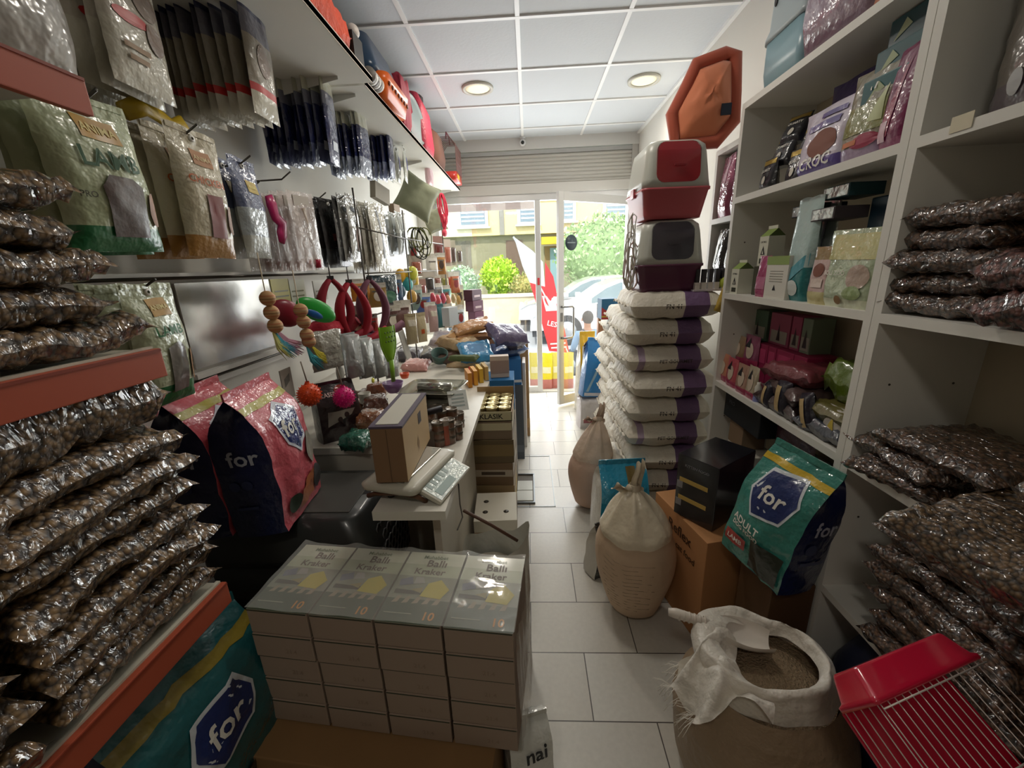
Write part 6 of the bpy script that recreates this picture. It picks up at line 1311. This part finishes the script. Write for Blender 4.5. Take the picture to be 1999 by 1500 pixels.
# dark pouch with red top on the counter
t = thing('dark_treat_bag', 'dark brown treat bag with red top and white window print on the counter', 'bag', (-.84, 1.60, CZ), .75, None)
gusset_bag(.17, .10, .24, film('#2e1d20', rough=.3), film('#1c1418'), [('poly', [(-.7, .3), (.5, .45), (.7, .55), (-.6, .56)], M('#a39c90')), ('ell', -.1, .4, .12, .05, M('#3a2626')), ('ell', .25, .46, .12, .05, M('#3a2626')), ('ell', .3, .88, .35, .08, film('#9a2a20')), ('txt', 'LASER', -.35, .84, .7, M('#c9a9a4'))], seed=41).build('bag_body', t)
# scale near the camera with the brown box on it
t = thing('shop_scale', 'pale plastic shop scale with tilted keypad near the camera on the counter', 'scale', (-.405, 1.20, CZ+.001), -.25)
t.scale = (.88, .88, .88)
PW = plastic('#c8c4b4', rough=.3)
mb = MB(); loft(mb, [(.085, .15, .03, .03), (.11, .17, .03, .045), (.112, .172, .03, .062), (.09, .155, .03, .07)], PW); mb.build('scale_body', t)
mb = MB(); mb.box((-.06, -.14, .07), (.055, .14, .076), M('#c9c7c0', rough=.2, metal=.8), bev=.003); mb.build('pan', t)
mb = MB(); mb.box((0, -.13, -.006), (.105, .13, .012), PW, bev=.006); mb.box((.006, -.12, .012), (.1, .12, .0135), M('#d8e4dd', rough=.12, coat=1, bump=.2))
for k in range(5): mb.box((.015, -.10+.03*k, .0138), (.05, -.082+.03*k, .0145), M('#aebdb8'))
mb.box((.06, -.1, .0138), (.09, .02, .0145), M('#9fb2ad')); kp = mb.build('keypad', t); kp.location = (.085, 0, .045); kp.rotation_euler = (0, .45, 0)
mb = MB(); mb.tube([(.12, -.12, .0), (.10, -.14, .028), (.04, -.15, .04), (-.06, -.15, .025), (-.1, -.14, .004)], .009, M('#6b4a34', rough=.4), n=8); mb.build('curved_foot', t)
for s in (-1, 1): mb = MB(); mb.lathe([(.012, 0), (.014, .03)], M('#2a2622'), n=12, X=T(-.02, s*.12, 0)); mb.build('foot', t)
t = thing('tissue_box', 'tall brown box with dark purple rim and cream lid standing on the near scale', 'box', (-.43, 1.23, CZ+.069), .03)
t.scale = (.93, .95, .95)
kb = card('#8a6a4c'); mb = MB(); mb.box((-.052, -.17, 0), (.052, .17, .185), kb, bev=.002, mats={'x+': card('#c9ab80')}); mb.box((-.0535, -.1715, .185), (.0535, .1715, .192), M('#5b5062', rough=.5)); mb.box((-.036, -.155, .192), (.036, .155, .194), card('#ccc8bb')); mb.box((-.0006, -.1712, .0), (.0006, -.17, .18), M('#5a4432')); mb.box((.0522, .02, .12), (.053, .06, .16), M('#3c3540'))
mb.poly([(-.02, .06), (-.005, .09), (.01, .06), (.0, .03)], M('#9a7a54'), lambda a, b: (.0528, a, b)); mb.build('box_body', t)
# second scale with steel pan
p = W(845, 745, z=.93)
t = thing('steel_pan_scale', 'grey scale with shiny steel pan and white price panel farther down the counter', 'scale', (-.50, 1.95, CZ+.001), -.15)
ST = M('#b9b8ae', rough=.16, metal=.9)
mb = MB(); loft(mb, [(.12, .12, .02, 0), (.13, .13, .02, .03), (.12, .12, .02, .07), (.1, .1, .02, .075)], plastic('#6d6a60')); mb.build('scale_body', t)
mb = MB(); secs = [(.11, .10, .02, .08), (.15, .13, .03, .11), (.155, .135, .03, .112), (.15, .13, .03, .113), (.108, .098, .02, .084)]; loft(mb, secs, ST, cap=(True, True)); mb.tube([(-.09, .03, .10), (.09, .03, .10)], .024, ST, n=12); mb.build('steel_pan', t)
mb = MB(); mb.box((-.045, -.004, -.05), (.045, .004, .05), plastic('#dfe3de')); 
for k in range(4): mb.box((-.03, -.005, -.03+.018*k), (.03, -.004, -.022+.018*k), M('#a9b4b0'))
o = mb.build('price_panel', t); o.location = (.17, -.12, .08); o.rotation_euler = (-.6, 0, .5)
# jars, tins, tubes on the counter
JL = M('#6f665a', rough=.3, metal=.6); JB = [M('#6b4a35', rough=.2, coat=.8), M('#54463a', rough=.2, coat=.8), M('#7a5740', rough=.2, coat=.8)]
jars = [(868, 852, .0, 'front'), (888, 846, .0, ''), (873, 826, .0, ''), (893, 822, 0, ''), (850, 812, 0, ''), (834, 795, .0, ''), (905, 815, 0, ''), (862, 800, 0, ''), (880, 800, 0, ''), (832, 778, 0, ''), (846, 838, 0, ''), (902, 838, 0, '')]
tinp = ['front left', 'front right', 'second row left', 'second row right', 'far left of red tube', 'black roll', 'counter edge', 'middle', 'middle right', 'rearmost', 'left of the red tube', 'edge, second']
pj = None
for i, (px, py, dz, l) in enumerate(jars):
    p = W(px, py+18, z=CZ); nst = 3 if i in (0, 1, 2, 3, 5) else 2
    for k in range(nst):
        L = ('bottom', 'middle', 'top')[k if nst == 3 else k*2]+' brown treat tin of the '+tinp[i]+' pile on the counter'
        loc = (p.x-.02, p.y, CZ+.001+.034*k)
        if pj is None:
            pj = thing('treat_tin', L, 'tin', loc, 0, 'brown treat tins on the counter'); mb = MB(); canister(mb, .026, .032, JB[0], JL, lidh=.008); mb.build('tin_body', pj)
        else: dup(pj, L, loc, (0, 0, rr.uniform(0, 6)), scale=1)
t = thing('red_tube', 'terracotta red tube jar with grey lid at the front of the tins', 'jar', tuple(W(871, 868, z=CZ))); mb = MB(); canister(mb, .019, .105, M('#a2523c', rough=.35), M('#9a8f84', rough=.3), lidh=.02); mb.build('jar_body', t); t.location.z = CZ+.001
t = thing('grey_carton', 'grey lying carton between the brown box and the red tube', 'carton', tuple(W(835, 868, z=CZ)), .1); t.location.z = CZ+.001
mb = MB(); mb.box((-.04, -.04, 0), (.035, .06, .07), card('#6c6256'), bev=.002); mb.build('box_body', t)
t = thing('black_strap', 'short black rubber roll lying on the tins', 'roll', tuple(W(838, 806, z=CZ+.11)), .5); mb = MB(); mb.tube([(-.06, 0, 0), (0, 0, .004), (.055, .0, .008)], .014, M('#1f1a22', rough=.5), n=10); mb.build('roll_body', t)
# clear biscuit bags left of the brown box
for i, (px, py, c, l) in enumerate(((700, 785, '#7b5238', 'upper left'), (735, 790, '#6a4030', 'upper right'), (690, 820, '#5d5348', 'middle left'), (728, 822, '#8a5a3a', 'middle right'), (700, 850, '#2e6a58', 'lower green'), (742, 762, '#8a5036', 'topmost'), (716, 764, '#74472f', 'second topmost'))):
    p = W(px, py+12, z=CZ+.03); t = thing('biscuit_bag', l+' clear bag of brown biscuits behind the tall brown box', 'bag', (p.x, p.y, CZ+.001+.035*(i % 2)), rr.uniform(-.5, .5), 'clear biscuit bags on the counter')
    mb = pillow_mb(.12, .11, .07, M(c, rough=.15, coat=1, bump=.9, bscale=30, var=.5, vscale=50), seed=50+i, nu=12, nv=10); mb.build('filled_bag', t)
t = thing('white_mug', 'small white cup with dark paw shapes behind the hot pink ball', 'cup', tuple(W(712, 775, z=.90))); t.location.z = CZ+.07; mb = MB(); mb.lathe([(.025, 0), (.03, .05), (.027, .05), (.022, .004), (.001, .004)], plastic('#cfcabf'), n=18, cap=False); mb.build('cup_body', t)
t = thing('yellow_ball', 'tiny yellow ball below the clear brush packs', 'ball', tuple(W(727, 743, x=-.74)), PI/2); mb = MB(); mb.lathe([(.001, 0), (.012, 0), (.012, .006), (.001, .006)], plastic('#d9d43a'), n=14, X=T(rx=PI/2)); mb.build('lid_body', t)
t = thing('orange_cup', 'small orange plastic piece beside the steel scale', 'cup', tuple(W(790, 735, z=.90))); t.location.z = CZ+.09; mb = MB(); mb.lathe([(.02, 0), (.03, .03), (.026, .03), (.016, .003)], plastic('#e2592c'), n=14); mb.build('cup_body', t)
# the heap at the window end of the counter
heap = [(802, 690, .14, .12, .07, '#4d4650', 'dark grey packet at the left of the counter heap', .0), (826, 688, .10, .10, .06, '#8f8a80', 'grey rounded packet in the counter heap', 0), (812, 708, .12, .10, .05, '#d09a94', 'pink and cream packet below the grey ones', 0),
        (865, 660, .13, .14, .07, '#a79a9c', 'grey lilac pouch with printed lines in the counter heap', .04), (893, 668, .17, .14, .08, '#c2a378', 'tan pouch with bone print in the counter heap', .06), (888, 690, .16, .12, .05, '#4f382e', 'dark brown pouch under the tan one', .02),
        (928, 680, .16, .15, .05, '#2f87b8', 'bright blue packet right of the tan pouch', .05), (910, 640, .16, .14, .06, '#3a7fb0', 'flat blue packet at the back of the heap', .07), (925, 632, .20, .10, .05, '#b5814c', 'orange brown chew pack on top of the heap', .14), (922, 648, .20, .10, .045, '#a8733f', 'second orange brown chew pack under the first', .10),
        (948, 655, .18, .12, .05, '#9c6f4e', 'brown striped pack at the right of the heap', .07), (912, 700, .16, .12, .05, '#cdb28c', 'beige pack at the front of the heap', 0.0), (940, 640, .12, .12, .06, '#8d8894', 'silver pack near the window in the heap', .1), (852, 690, .12, .1, .06, '#2a272b', 'black packet behind the green cup', .0),
        (985, 652, .18, .14, .08, '#5c5277', 'purple bag with red edge at the far end of the heap', .10), (1005, 664, .08, .1, .06, '#4c3f44', 'dark red packet at the far right end of the heap', .06), (985, 676, .2, .16, .07, '#5d77a8', 'blue patterned pack under the purple bag', .02)]
for i, (px, py, lx, ly, th, c, l, dz) in enumerate(heap):
    z = CZ+.001+dz*1.6; p = W(px, py+6, z=z+.03); t = thing('heap_packet', l, 'packet', (max(-1.0, min(-.06 if px > 970 else -.24, p.x)), min(4.2, p.y), z), rr.uniform(-.6, .6), None, rr.uniform(.1, .45), rr.uniform(-.2, .2))
    mm = M(c, rough=.3, coat=.6, bump=.5, bscale=22, var=.25, vscale=25)
    mb = pillow_mb(lx*1.6, ly*1.6, th*1.35, mm, seed=140+i, nu=14, nv=10)
    if i in (3, 4, 6, 11): mb.box((-lx*.35, -ly*.35, th*1.33), (lx*.35, ly*.3, th*1.38), M(['#8d8790', '#a97b3e', '#1f6da0', '#b99762'][(3, 4, 6, 11).index(i)], rough=.5, var=.3, vscale=40))
    mb.build('packet_body', t)
t = thing('green_cup', 'dark green plastic bowl lying open in front of the black packet', 'bowl', tuple(W(858, 703, z=CZ+.05)), 0, None, .5, .2); mb = MB(); mb.lathe([(.001, 0), (.05, 0), (.062, .07), (.057, .07), (.045, .006), (.001, .006)], plastic('#4a6a64'), n=24, cap=False); mb.build('bowl_body', t)
t = thing('green_grass_pack', 'long olive green packet lying across the yellow cards', 'packet', tuple(W(905, 705, z=CZ+.08)), -.2); mb = pillow_mb(.22, .07, .04, M('#4c5a2e', rough=.6, var=.4, vscale=40), seed=3, nu=14, nv=8); mb.build('packet_body', t)
for i in range(4):
    t = thing('yellow_card_box', ORD[i]+' of four upright yellow and orange packs behind the white price panel', 'box', (-.38+.028*i, 2.35+.05*i, CZ+.001), .3, 'upright yellow packs'); mb = MB(); mb.box((-.012, -.07, 0), (.012, .07, .09), card(['#c9852a', '#d69a2c', '#d8b23a', '#c7a86a'][i]), bev=.001); mb.build('box_body', t)
t = thing('red_cap_bottle', 'small bottle with red cap at the counter edge', 'bottle', tuple(W(918, 738, z=CZ))); t.location.z = CZ+.001; mb = MB(); mb.lathe([(.001, 0), (.016, 0), (.016, .03), (.008, .04), (.001, .04)], plastic('#d9d4c8'), n=14); mb.build('bottle_body', t); mb = MB(); mb.lathe([(.014, .036), (.005, .075), (.001, .075)], plastic('#d8392c'), n=14); mb.build('cap', t)
# ================================================================ aisle side of the counter
def stackbox(name, label, x, y, z, w, d, h, c, rz=0, deco=None, cat='box', group=None):
    t = thing(name, label, cat, (x, y, z), rz, group); mb = MB(); mb.box((-w/2, -d/2, 0), (w/2, d/2, h), card(c), bev=.002)
    if deco: deco(mb, w, d, h)
    mb.build('box_body', t); return t
def band(c, z0, z1, c2=None): 
    def f(mb, w, d, h):
        mb.box((-w*.49, -d/2-.001, h*z0), (w*.49, -d/2, h*z1), M(c)); mb.box((w/2, -d*.49, h*z0), (w/2+.001, d*.49, h*z1), M(c))
        if c2: mb.box((-w*.3, -d/2-.0016, h*(z0+.08)), (w*.3, -d/2, h*(z1-.08)), M(c2))
    return f
sx, sy = -.205, 2.06
stackbox('supply_carton', 'lowest brown carton of the column at the counter side', sx, sy, 0, .21, .30, .19, '#8c7558', .02, band('#6f5c46', .3, .7))
stackbox('supply_carton', 'second carton from the floor in the column at the counter side', sx, sy, .192, .21, .30, .17, '#a08a66', 0, band('#c3a24e', .2, .5))
stackbox('supply_carton', 'third carton from the floor, printed with pale label strip', sx-.002, sy, .364, .21, .30, .13, '#7a6247', -.02, band('#b7ab9a', .4, .7, '#4a3a2c'))
stackbox('supply_carton', 'fourth carton from the floor, dark olive brown', sx+.002, sy, .496, .21, .30, .13, '#6a5a3e', .01, band('#857047', .3, .8))
stackbox('supply_carton', 'fifth carton from the floor, just below the tray of cans', sx, sy, .628, .205, .29, .10, '#83705a', 0, band('#cfc6a4', .5, .9))
t = thing('can_tray', 'cut open cardboard tray holding gold lidded cans on the carton column', 'tray', (sx, sy, .730), 0); mb = MB(); k_ = card('#a8875a')
mb.box((-.105, -.145, 0), (.105, .145, .003), k_); mb.box((-.105, -.145, 0), (-.102, .145, .06), k_); mb.box((.102, -.145, 0), (.105, .145, .05), k_); mb.box((-.105, -.145, 0), (.105, -.142, .05), card('#cfc7a0')); mb.box((-.105, .142, 0), (.105, .145, .10), k_); mb.text('KLASIK', 0, .025, .12, M('#2c2a22'), front_fn(-.1458)); mb.build('tray_body', t)
pc = None
for j in range(4):
    for i in range(3):
        L = 'gold lidded food can in the cardboard tray, '+('front', 'second', 'third', 'rear')[j]+' row, '+('left', 'middle', 'right')[i]; loc = (sx-.066+.066*i, sy-.105+.068*j, .7345)
        if pc is None: pc = thing('food_can', L, 'can', loc, 0, 'gold lidded cans in the tray'); mb = MB(); canister(mb, .031, .058, M('#8c7a52', rough=.3, metal=.4), M('#cdbf8c', rough=.25, metal=.7), lidh=.006); mb.build('can_body', pc)
        else: dup(pc, L, loc)
t = thing('white_tissue_pack', 'white carton with oval hand holes lying at the foot of the column', 'box', (-.185, 1.72, .0), .05); mb = MB(); mb.box((-.10, -.12, 0), (.10, .12, .36), card('#a9845c'), bev=.002); mb.box((-.101, -.121, .30), (.101, .121, .362), card('#d6d0c0'), bev=.002)
for q in ((-.05, -.05), (-.05, .04), (.05, -.05)): mb.lathe([(.001, 0), (.013, 0), (.001, .0006)], M('#4a443a'), n=14, X=T(q[0], q[1], .3625), cap=False)
mb.box((-.08, -.1216, .1), (.06, -.12, .2), M('#8a5038', var=.3)); mb.build('box_body', t)
for i, (y, z, h, c, l, xx) in enumerate(((2.55, 0, .60, '#6c5c48', 'tall brown carton behind the carton column', -.2), (2.55, .602, .20, '#246ca4', 'bright blue carton standing on a brown carton behind the can tray', -.2), (3.05, 0, .62, '#57606a', 'grey carton farther along the counter side', -.16), (3.05, .622, .20, '#2b6fae', 'second blue carton nearer the door, under the heap', -.17), (3.5, 0, .86, '#9a7b52', 'tall plain carton near the window end of the counter', -.12))):
    stackbox('side_carton', l, xx, y, z, .18, .24, h, c, .03*i, band(['#5a4c3c', '#2f7fbc', '#6d7680', '#d5d9dc', '#b3915f'][i], .1, .2))
stackbox('small_white_carton', 'white carton with dark label standing on the blue carton', -.2, 2.52, .804, .12, .06, .14, '#c9b9ac', .1, band('#a58f86', .2, .8))
for i, (px, py, c1, c2, h, l) in enumerate(((994, 905, '#31457a', '#b0405a', .30, 'navy and white food pouch standing at the foot of the cartons'), (1006, 862, '#d8d5cf', '#a8384c', .22, 'white and red pouch beyond the navy one at the aisle edge'), (1000, 835, '#c9ced6', '#5b7496', .5, 'tall pale bag pressed against the cartons by the aisle'))):
    p = W(px, py, z=0); t = thing('aisle_pouch', l, 'pouch', (p.x-.02, p.y+.05, 0), .9); mb = gusset_bag(.12, .07, h, film(c1), film('#cfd2d6'), [('rect', -.8, .2, .8, .45, film(c2)), ('ell', 0, .65, .5, .1, M('#d9d9de'))], seed=60+i); mb.build('bag_body', t)
for i, (y, c, h, l) in enumerate(((3.78, '#cdb287', .80, 'tall plywood board leaning by the window frame'), (3.3, '#e3e0dc', .74, 'tall white sack edge along the aisle near the window'))):
    t = thing('tall_board', l, 'board', (-.055, y, 0), .0); mb = MB(); mb.box((-.012, -.14, 0), (.012, .14, h), card(c), bev=.003); mb.build('panel_body', t)
# grey crumpled sack with stick
t = thing('grey_crumpled_sack', 'grey and white crumpled open sack standing behind the wrapped cartons', 'sack', (-.165, 1.30, 0), -.25)
gf = M('#d2d1c8', rough=.45, coat=.3, bump=.6, bscale=12, var=.1); mb = MB()
def gsf(a, b):
    th = 2*PI*a; r = .115*(1+.12*math.sin(3*th+1)*b+.05*fbm(math.cos(th)*2, math.sin(th)*2, b*5)); hh = .44+.11*max(0, math.cos(th-.2))**2+.015*math.sin(5*th)
    return (r*math.cos(th)*1.15, r*math.sin(th), b*hh)
mb.grid(gsf, 36, 20, lambda a, b: M('#2c6a5c', rough=.4) if (.80 < a < .90 and .72 < b < .96) else (M('#7a6a5a', rough=.6) if (.5 < a < .78 and .35 < b < .6 and fbm(a*20, b*14) > .05) else gf), closeu=True); mb.build('sack_body', t)
mb = MB(); mb.grid(lambda a, b: (.10*b*math.cos(2*PI*a), .09*b*math.sin(2*PI*a), .36), 20, 3, M('#a09a8c', rough=.9), closeu=True); mb.build('contents', t)
a_, b_ = W(905, 997, y=1.10), W(1010, 1056, y=1.12)
t = thing('wooden_stick', 'thin brown stick lying across the mouth of the grey sack', 'stick', tuple((a_+b_)/2)); mb = MB(); h_ = (b_-a_)/2; mb.tube([-h_, Vector((0, 0, .004)), h_], .0055, M('#5e4334', rough=.6), n=8); mb.build('stick_body', t)
t = thing('cable', 'thin grey cable loop hanging down from the counter edge', 'cable', (0, 0, 0)); mb = MB(); q = [W(895, 945, x=-.25), W(898, 985, x=-.25), W(903, 1010, x=-.245), W(893, 1035, x=-.25)]; mb.tube(q, .0025, M('#6a6860')); mb.build('cable_body', t)
# ================================================================ the shrink-wrapped cartons in the foreground
A = Vector((-.72, .772, 0)); Bv = Vector((-.05, .704, 0)); ax = (Bv-A).normalized(); ang = math.atan2(ax.y, ax.x); WD = (Bv-A).length
cw = WD/4; LH = .074; DZ = .325; DD = .245
def pack_box(row, colm):
    mb = MB(); w = cw-.006; h = LH-.002
    side = M('#a08c7b', rough=.75, var=.05, vscale=10)
    topm = M('#4f5a3c', rough=.3, coat=.6, var=.1)
    mb.box((-w/2, 0, 0), (w/2, DD-.004, h), side, bev=.0025, mats={'y-': side})
    mb.box((-w/2+.002, -.0006, h-.004), (w/2-.002, 0, h-.001), M('#39402f'))
    return mb, w, h
def cover(mb, w, h):
    d = DD-.004; zz = h
    def q(x0, y0, x1, y1, m, k): mb.add([(x0, y0, zz+.0004*k), (x1, y0, zz+.0004*k), (x1, y1, zz+.0004*k), (x0, y1, zz+.0004*k)], [(0, 1, 2, 3)], m)
    q(-w/2, 0, w/2, d, M('#cfcfb8', rough=.3, coat=.4), 1)
    q(-w/2, 0, w/2, d*.30, M('#4c5442', rough=.3, coat=.4), 2)
    q(-w/2, d*.30, w/2, d*.62, M('#8b8c7a', rough=.3, coat=.4, var=.4, vscale=35), 2)
    q(-w/2, d*.62, w/2, d*.8, M('#b4b79a', rough=.3, coat=.4, var=.2, vscale=30), 2)
    f = lambda k: (lambda a, b: (a, b, zz+.0004*k))
    mb.poly([(.00, d*.34), (.055, d*.32), (.07, d*.45), (.04, d*.58), (.01, d*.52)], M('#c3b23e', rough=.4), f(4))
    mb.poly([(.0, d*.38), (-.03, d*.42), (.0, d*.46)], M('#9a8a5a'), f(4))
    mb.poly([(-.07, d*.36), (.03, d*.36), (.03, d*.40), (-.07, d*.42)], M('#4a3c34'), f(3))
    mb.poly([(-.065, d*.46), (-.03, d*.5), (-.04, d*.6), (-.07, d*.55)], M('#6c6a7c'), f(4)); mb.poly([(-.03, d*.5), (.0, d*.52), (-.01, d*.6), (-.03, d*.6)], M('#a29c94'), f(4))
    for k in range(5): mb.poly([(-.065+.026*k, d*.24), (-.05+.026*k, d*.25), (-.045+.026*k, d*.33), (-.055+.026*k, d*.33)], M('#a08f78'), f(3))
    mb.text('Ballı', .01, d*.82, .055, M('#5a3a2a'), f(4)); mb.text('Kraker', .0, d*.69, .085, M('#5a3a2a'), f(4)); mb.text('Muhabbet', .0, d*.92, .07, M('#5c6a3a'), f(4))
    mb.text('10', .045, d*.10, .026, M('#d8903a'), f(5)); mb.box((-.07, d*.11, zz+.001), (.0, d*.12, zz+.0016), M('#9a9c86'))
nmc = ['leftmost column', 'second column from the left', 'third column from the left', 'rightmost column']; nml = ['bottom layer', 'second layer from the bottom', 'middle layer', 'second layer from the top', 'top layer']
pb0 = pbt = None
for r_ in range(5):
    for c_ in range(4):
        off = ax*(cw*(c_+.5)); shift = 0
        loc = (A.x+off.x+shift, A.y+off.y+.004*((r_*7+c_*3) % 3-1)*.6, DZ+.001+LH*r_)
        L = 'boxed bird treat, '+nml[r_]+', '+nmc[c_]
        if r_ < 4:
            if pb0 is None:
                pb0 = thing('treat_carton', L, 'carton', loc, ang, 'shrink wrapped bird treat cartons'); mb, w, h = pack_box(r_, c_); mb.text('21.4', .02, h*.35, .03, M('#8f7a68'), front_fn(-.0006)); mb.build('carton_body', pb0)
            else: dup(pb0, L, loc)
        else:
            if pbt is None:
                pbt = thing('treat_carton', L, 'carton', loc, ang, 'shrink wrapped bird treat cartons, printed tops'); mb, w, h = pack_box(r_, c_); cover(mb, w, h); mb.build('carton_body', pbt)
            else: dup(pbt, L, loc)
t = thing('shrink_wrap', 'clear wrinkled shrink film stretched over the block of bird treat cartons', 'plastic film', (A.x, A.y, DZ), ang)
fm = clear_film('shrink_film', .26, (.85, .86, .80), 9, .5); HH = LH*5
mb = MB(); mb.grid(lambda a, b: (a*WD, b*DD, HH+.004+.010*abs(math.cos(PI*4*a))**8*b+.004*fbm(a*9, b*4)+.006*max(0, a-.75)*math.sin((a+b)*40)), 64, 16, fm); mb.build('top_film', t)
mb = MB(); fm2 = clear_film('shrink_film_side', .38, (.62, .52, .42), 14, 1)
mb.grid(lambda a, b: (WD+.006+.008*math.sin(PI*a)*(1+.5*math.sin(b*9))+.003*math.sin(a*50+b*6), a*DD, .002+b*HH), 30, 16, fm2); mb.build('side_film', t)
# carton underneath, floor goods around it
t = thing('base_carton', 'worn brown carton with open flaps under the wrapped block', 'box', (-.49, .83, 0), ang); mb = MB(); kk = M('#8a6840', rough=.8, var=.12, vscale=6)
mb.box((-.37, -.17, 0), (.39, .12, DZ-.004), kk, bev=.004); mb.build('carton_body', t)
mb = MB(); mb.add([(-.37, -.17, DZ-.006), (-.37, .12, DZ-.006), (-.44, .10, DZ-.09), (-.45, -.15, DZ-.10), (-.372, -.17, DZ-.010), (-.372, .12, DZ-.010), (-.444, .10, DZ-.094), (-.454, -.15, DZ-.104)], [(0, 1, 2, 3), (7, 6, 5, 4), (0, 3, 7, 4), (3, 2, 6, 7), (1, 5, 6, 2)], M('#b0905e', rough=.8)); mb.build('side_flap', t)
t = thing('white_print_bag', 'white and grey food bag with black lettering at the right foot of the wrapped block', 'bag', (-.035, .80, 0), .3); mb = gusset_bag(.12, .10, .30, film('#d3d3cb', rough=.25, coat=.8), film('#b9b6ad'), [('rect', -.9, .1, .8, .5, film('#a9a79e')), ('txt', 'nai', .2, .80, 1.0, M('#1f2022')), ('txt', 'cat', 0, .6, .8, M('#1f2022'))], seed=71, full=.85); mb.build('bag_body', t)
# ================================================================ on top of the wall shelves
Z2 = 2.304
def onshelf(px, py, x): return W(px, py, x=x)
p = onshelf(640, 0, -.70)
t = thing('orange_mesh_bag', 'orange mesh bag of toys at the edge of the near wall shelf', 'bag', (-.74, 1.62, Z2)); mb = pillow_mb(.14, .5, .13, M('#d4461c', rough=.6, var=.35, vscale=22, bump=.6), seed=4, nu=16, nv=20); mb.build('mesh_body', t)
t = thing('black_box_small', 'small black box behind the orange mesh bag', 'box', (-.74, 1.93, Z2)); mb = MB(); mb.box((-.06, -.05, 0), (.07, .05, .10), M('#2a2622')); mb.build('box_body', t)
t = thing('wire_knob_stand', 'white round knob on a thin bent wire above the wall shelf', 'stand', (-.70, 2.04, Z2)); q0 = W(688, 62, x=-.70); dz = q0.z-Z2; dy = q0.y-2.04
mb = MB(); mb.tube([(0, 0, 0), (0, dy*.4, dz*.6), (0, dy, dz)], .0035, M('#c9c6be')); mb.build('wire', t); mb = MB(); mb.sphere((0, dy, dz), .028, M('#d9cfc8', rough=.4)); mb.build('knob', t)
t = thing('navy_carrier', 'navy and white pet carrier on the far wall shelf', 'carrier', (-.88, 2.42, Z2)); mb = MB(); loft(mb, [(.17, .22, .04, 0), (.18, .23, .05, .10)], plastic('#c7cdd2')); mb.build('lower_shell', t); mb = MB(); loft(mb, [(.185, .235, .05, .10), (.18, .23, .05, .14), (.14, .19, .05, .27), (.12, .17, .04, .28)], plastic('#1f3a55')); mb.tube([(0, -.08, .28), (0, -.06, .31), (0, .06, .31), (0, .08, .28)], .012, plastic('#1f3a55')); mb.build('upper_shell', t)
t = thing('orange_basket', 'orange plastic basket with rounded holes at the shelf edge', 'basket', (-.72, 2.42, Z2+.002), .0); mb = MB(); loft(mb, [(.05, .17, .03, 0), (.065, .19, .04, .07), (.07, .195, .04, .10)], plastic('#e2661c'), cap=(True, True))
for k in range(7): mb.sphere((.066, -.15+.05*k, .06), .014, M('#6b2a0c'), n=8, sc3=(.3, 1, .8))
mb.build('basket_body', t)
t = thing('striped_roll', 'grey and white striped roll lying in front of the orange basket', 'roll', (-.70, 2.155, Z2+.04), PI/2); mb = MB()
for k in range(6): mb.lathe([(.001, 0), (.032, 0), (.032, .02), (.001, .02)], M('#d9d6cf' if k % 2 else '#77706a'), n=16, X=T(-.05+.02*k, 0, 0, ry=PI/2))
mb.build('roll_body', t)
t = thing('grey_oval_bed', 'grey and teal rimmed oval tray standing on edge on the far wall shelf', 'tray', (-.74, 3.02, Z2+.14), .0, None, 0, 0); mb = MB(); mb.lathe([(.001, -.012), (.19, -.02), (.2, 0), (.19, .02), (.17, .008), (.001, .0)], plastic('#8f9a9a'), n=32, X=T(ry=PI/2), cap=False); mb.lathe([(.195, -.02), (.207, 0), (.195, .02)], plastic('#2f7f80'), n=32, X=T(ry=PI/2), cap=False); mb.build('tray_body', t); t.scale = (1, 1.35, .68)
t = thing('red_backpack', 'crimson red fabric bag with black top on the far wall shelf', 'bag', (-.82, 3.36, Z2)); mb = MB(); loft(mb, [(.10, .15, .04, 0), (.115, .17, .06, .08), (.10, .16, .06, .30), (.06, .1, .05, .40)], M('#b01638', rough=.6, bump=.4)); mb.build('fabric_body', t); mb = MB(); mb.sphere((.02, .03, .39), .06, M('#2a1a1e', rough=.7), n=12, sc3=(1, 1.2, .6)); mb.build('black_cap', t)
t = thing('red_strap', 'second red fabric piece in front of the red bag', 'fabric', (-.76, 2.80, Z2)); mb = pillow_mb(.1, .22, .3, M('#a31a36', rough=.7), seed=3, nu=10, nv=10); mb.build('fabric_body', t)
t = thing('brown_hat', 'brown rounded felt bed standing beyond the red bag', 'pet bed', (-.80, 3.80, Z2+.0)); mb = MB(); loft(mb, [(.08, .15, .06, 0), (.10, .18, .08, .1), (.08, .15, .07, .26), (.03, .06, .03, .31)], M('#6a4638', rough=.9)); mb.build('felt_body', t)
t = thing('wire_basket_pack', 'clear and red printed bird cage pack at the end of the wall shelf', 'pack', (-.74, 4.32, Z2)); mb = MB(); loft(mb, [(.09, .16, .03, .0), (.09, .16, .03, .07)], film('#d23a2c')); mb.box((.091, -.14, .01), (.093, -.02, .05), M('#e8c53a')); mb.build('red_label', t)
mb = MB(); WR2 = M('#8a6a64', rough=.5)
for k in range(9): yy = -.15+.0375*k; mb.tube([(.09, yy, .07), (.09, yy, .30), (.04, yy, .36), (-.04, yy, .36), (-.09, yy, .30), (-.09, yy, .07)], .0035, WR2, n=5)
for z in (.15, .22, .3): mb.tube([(.092, -.16, z), (.092, .16, z)], .003, WR2, n=5)
mb.tube([(0, -.1, .36), (0, -.07, .42), (0, .07, .42), (0, .1, .36)], .006, M('#8a3a44')); mb.build('wire_dome', t)
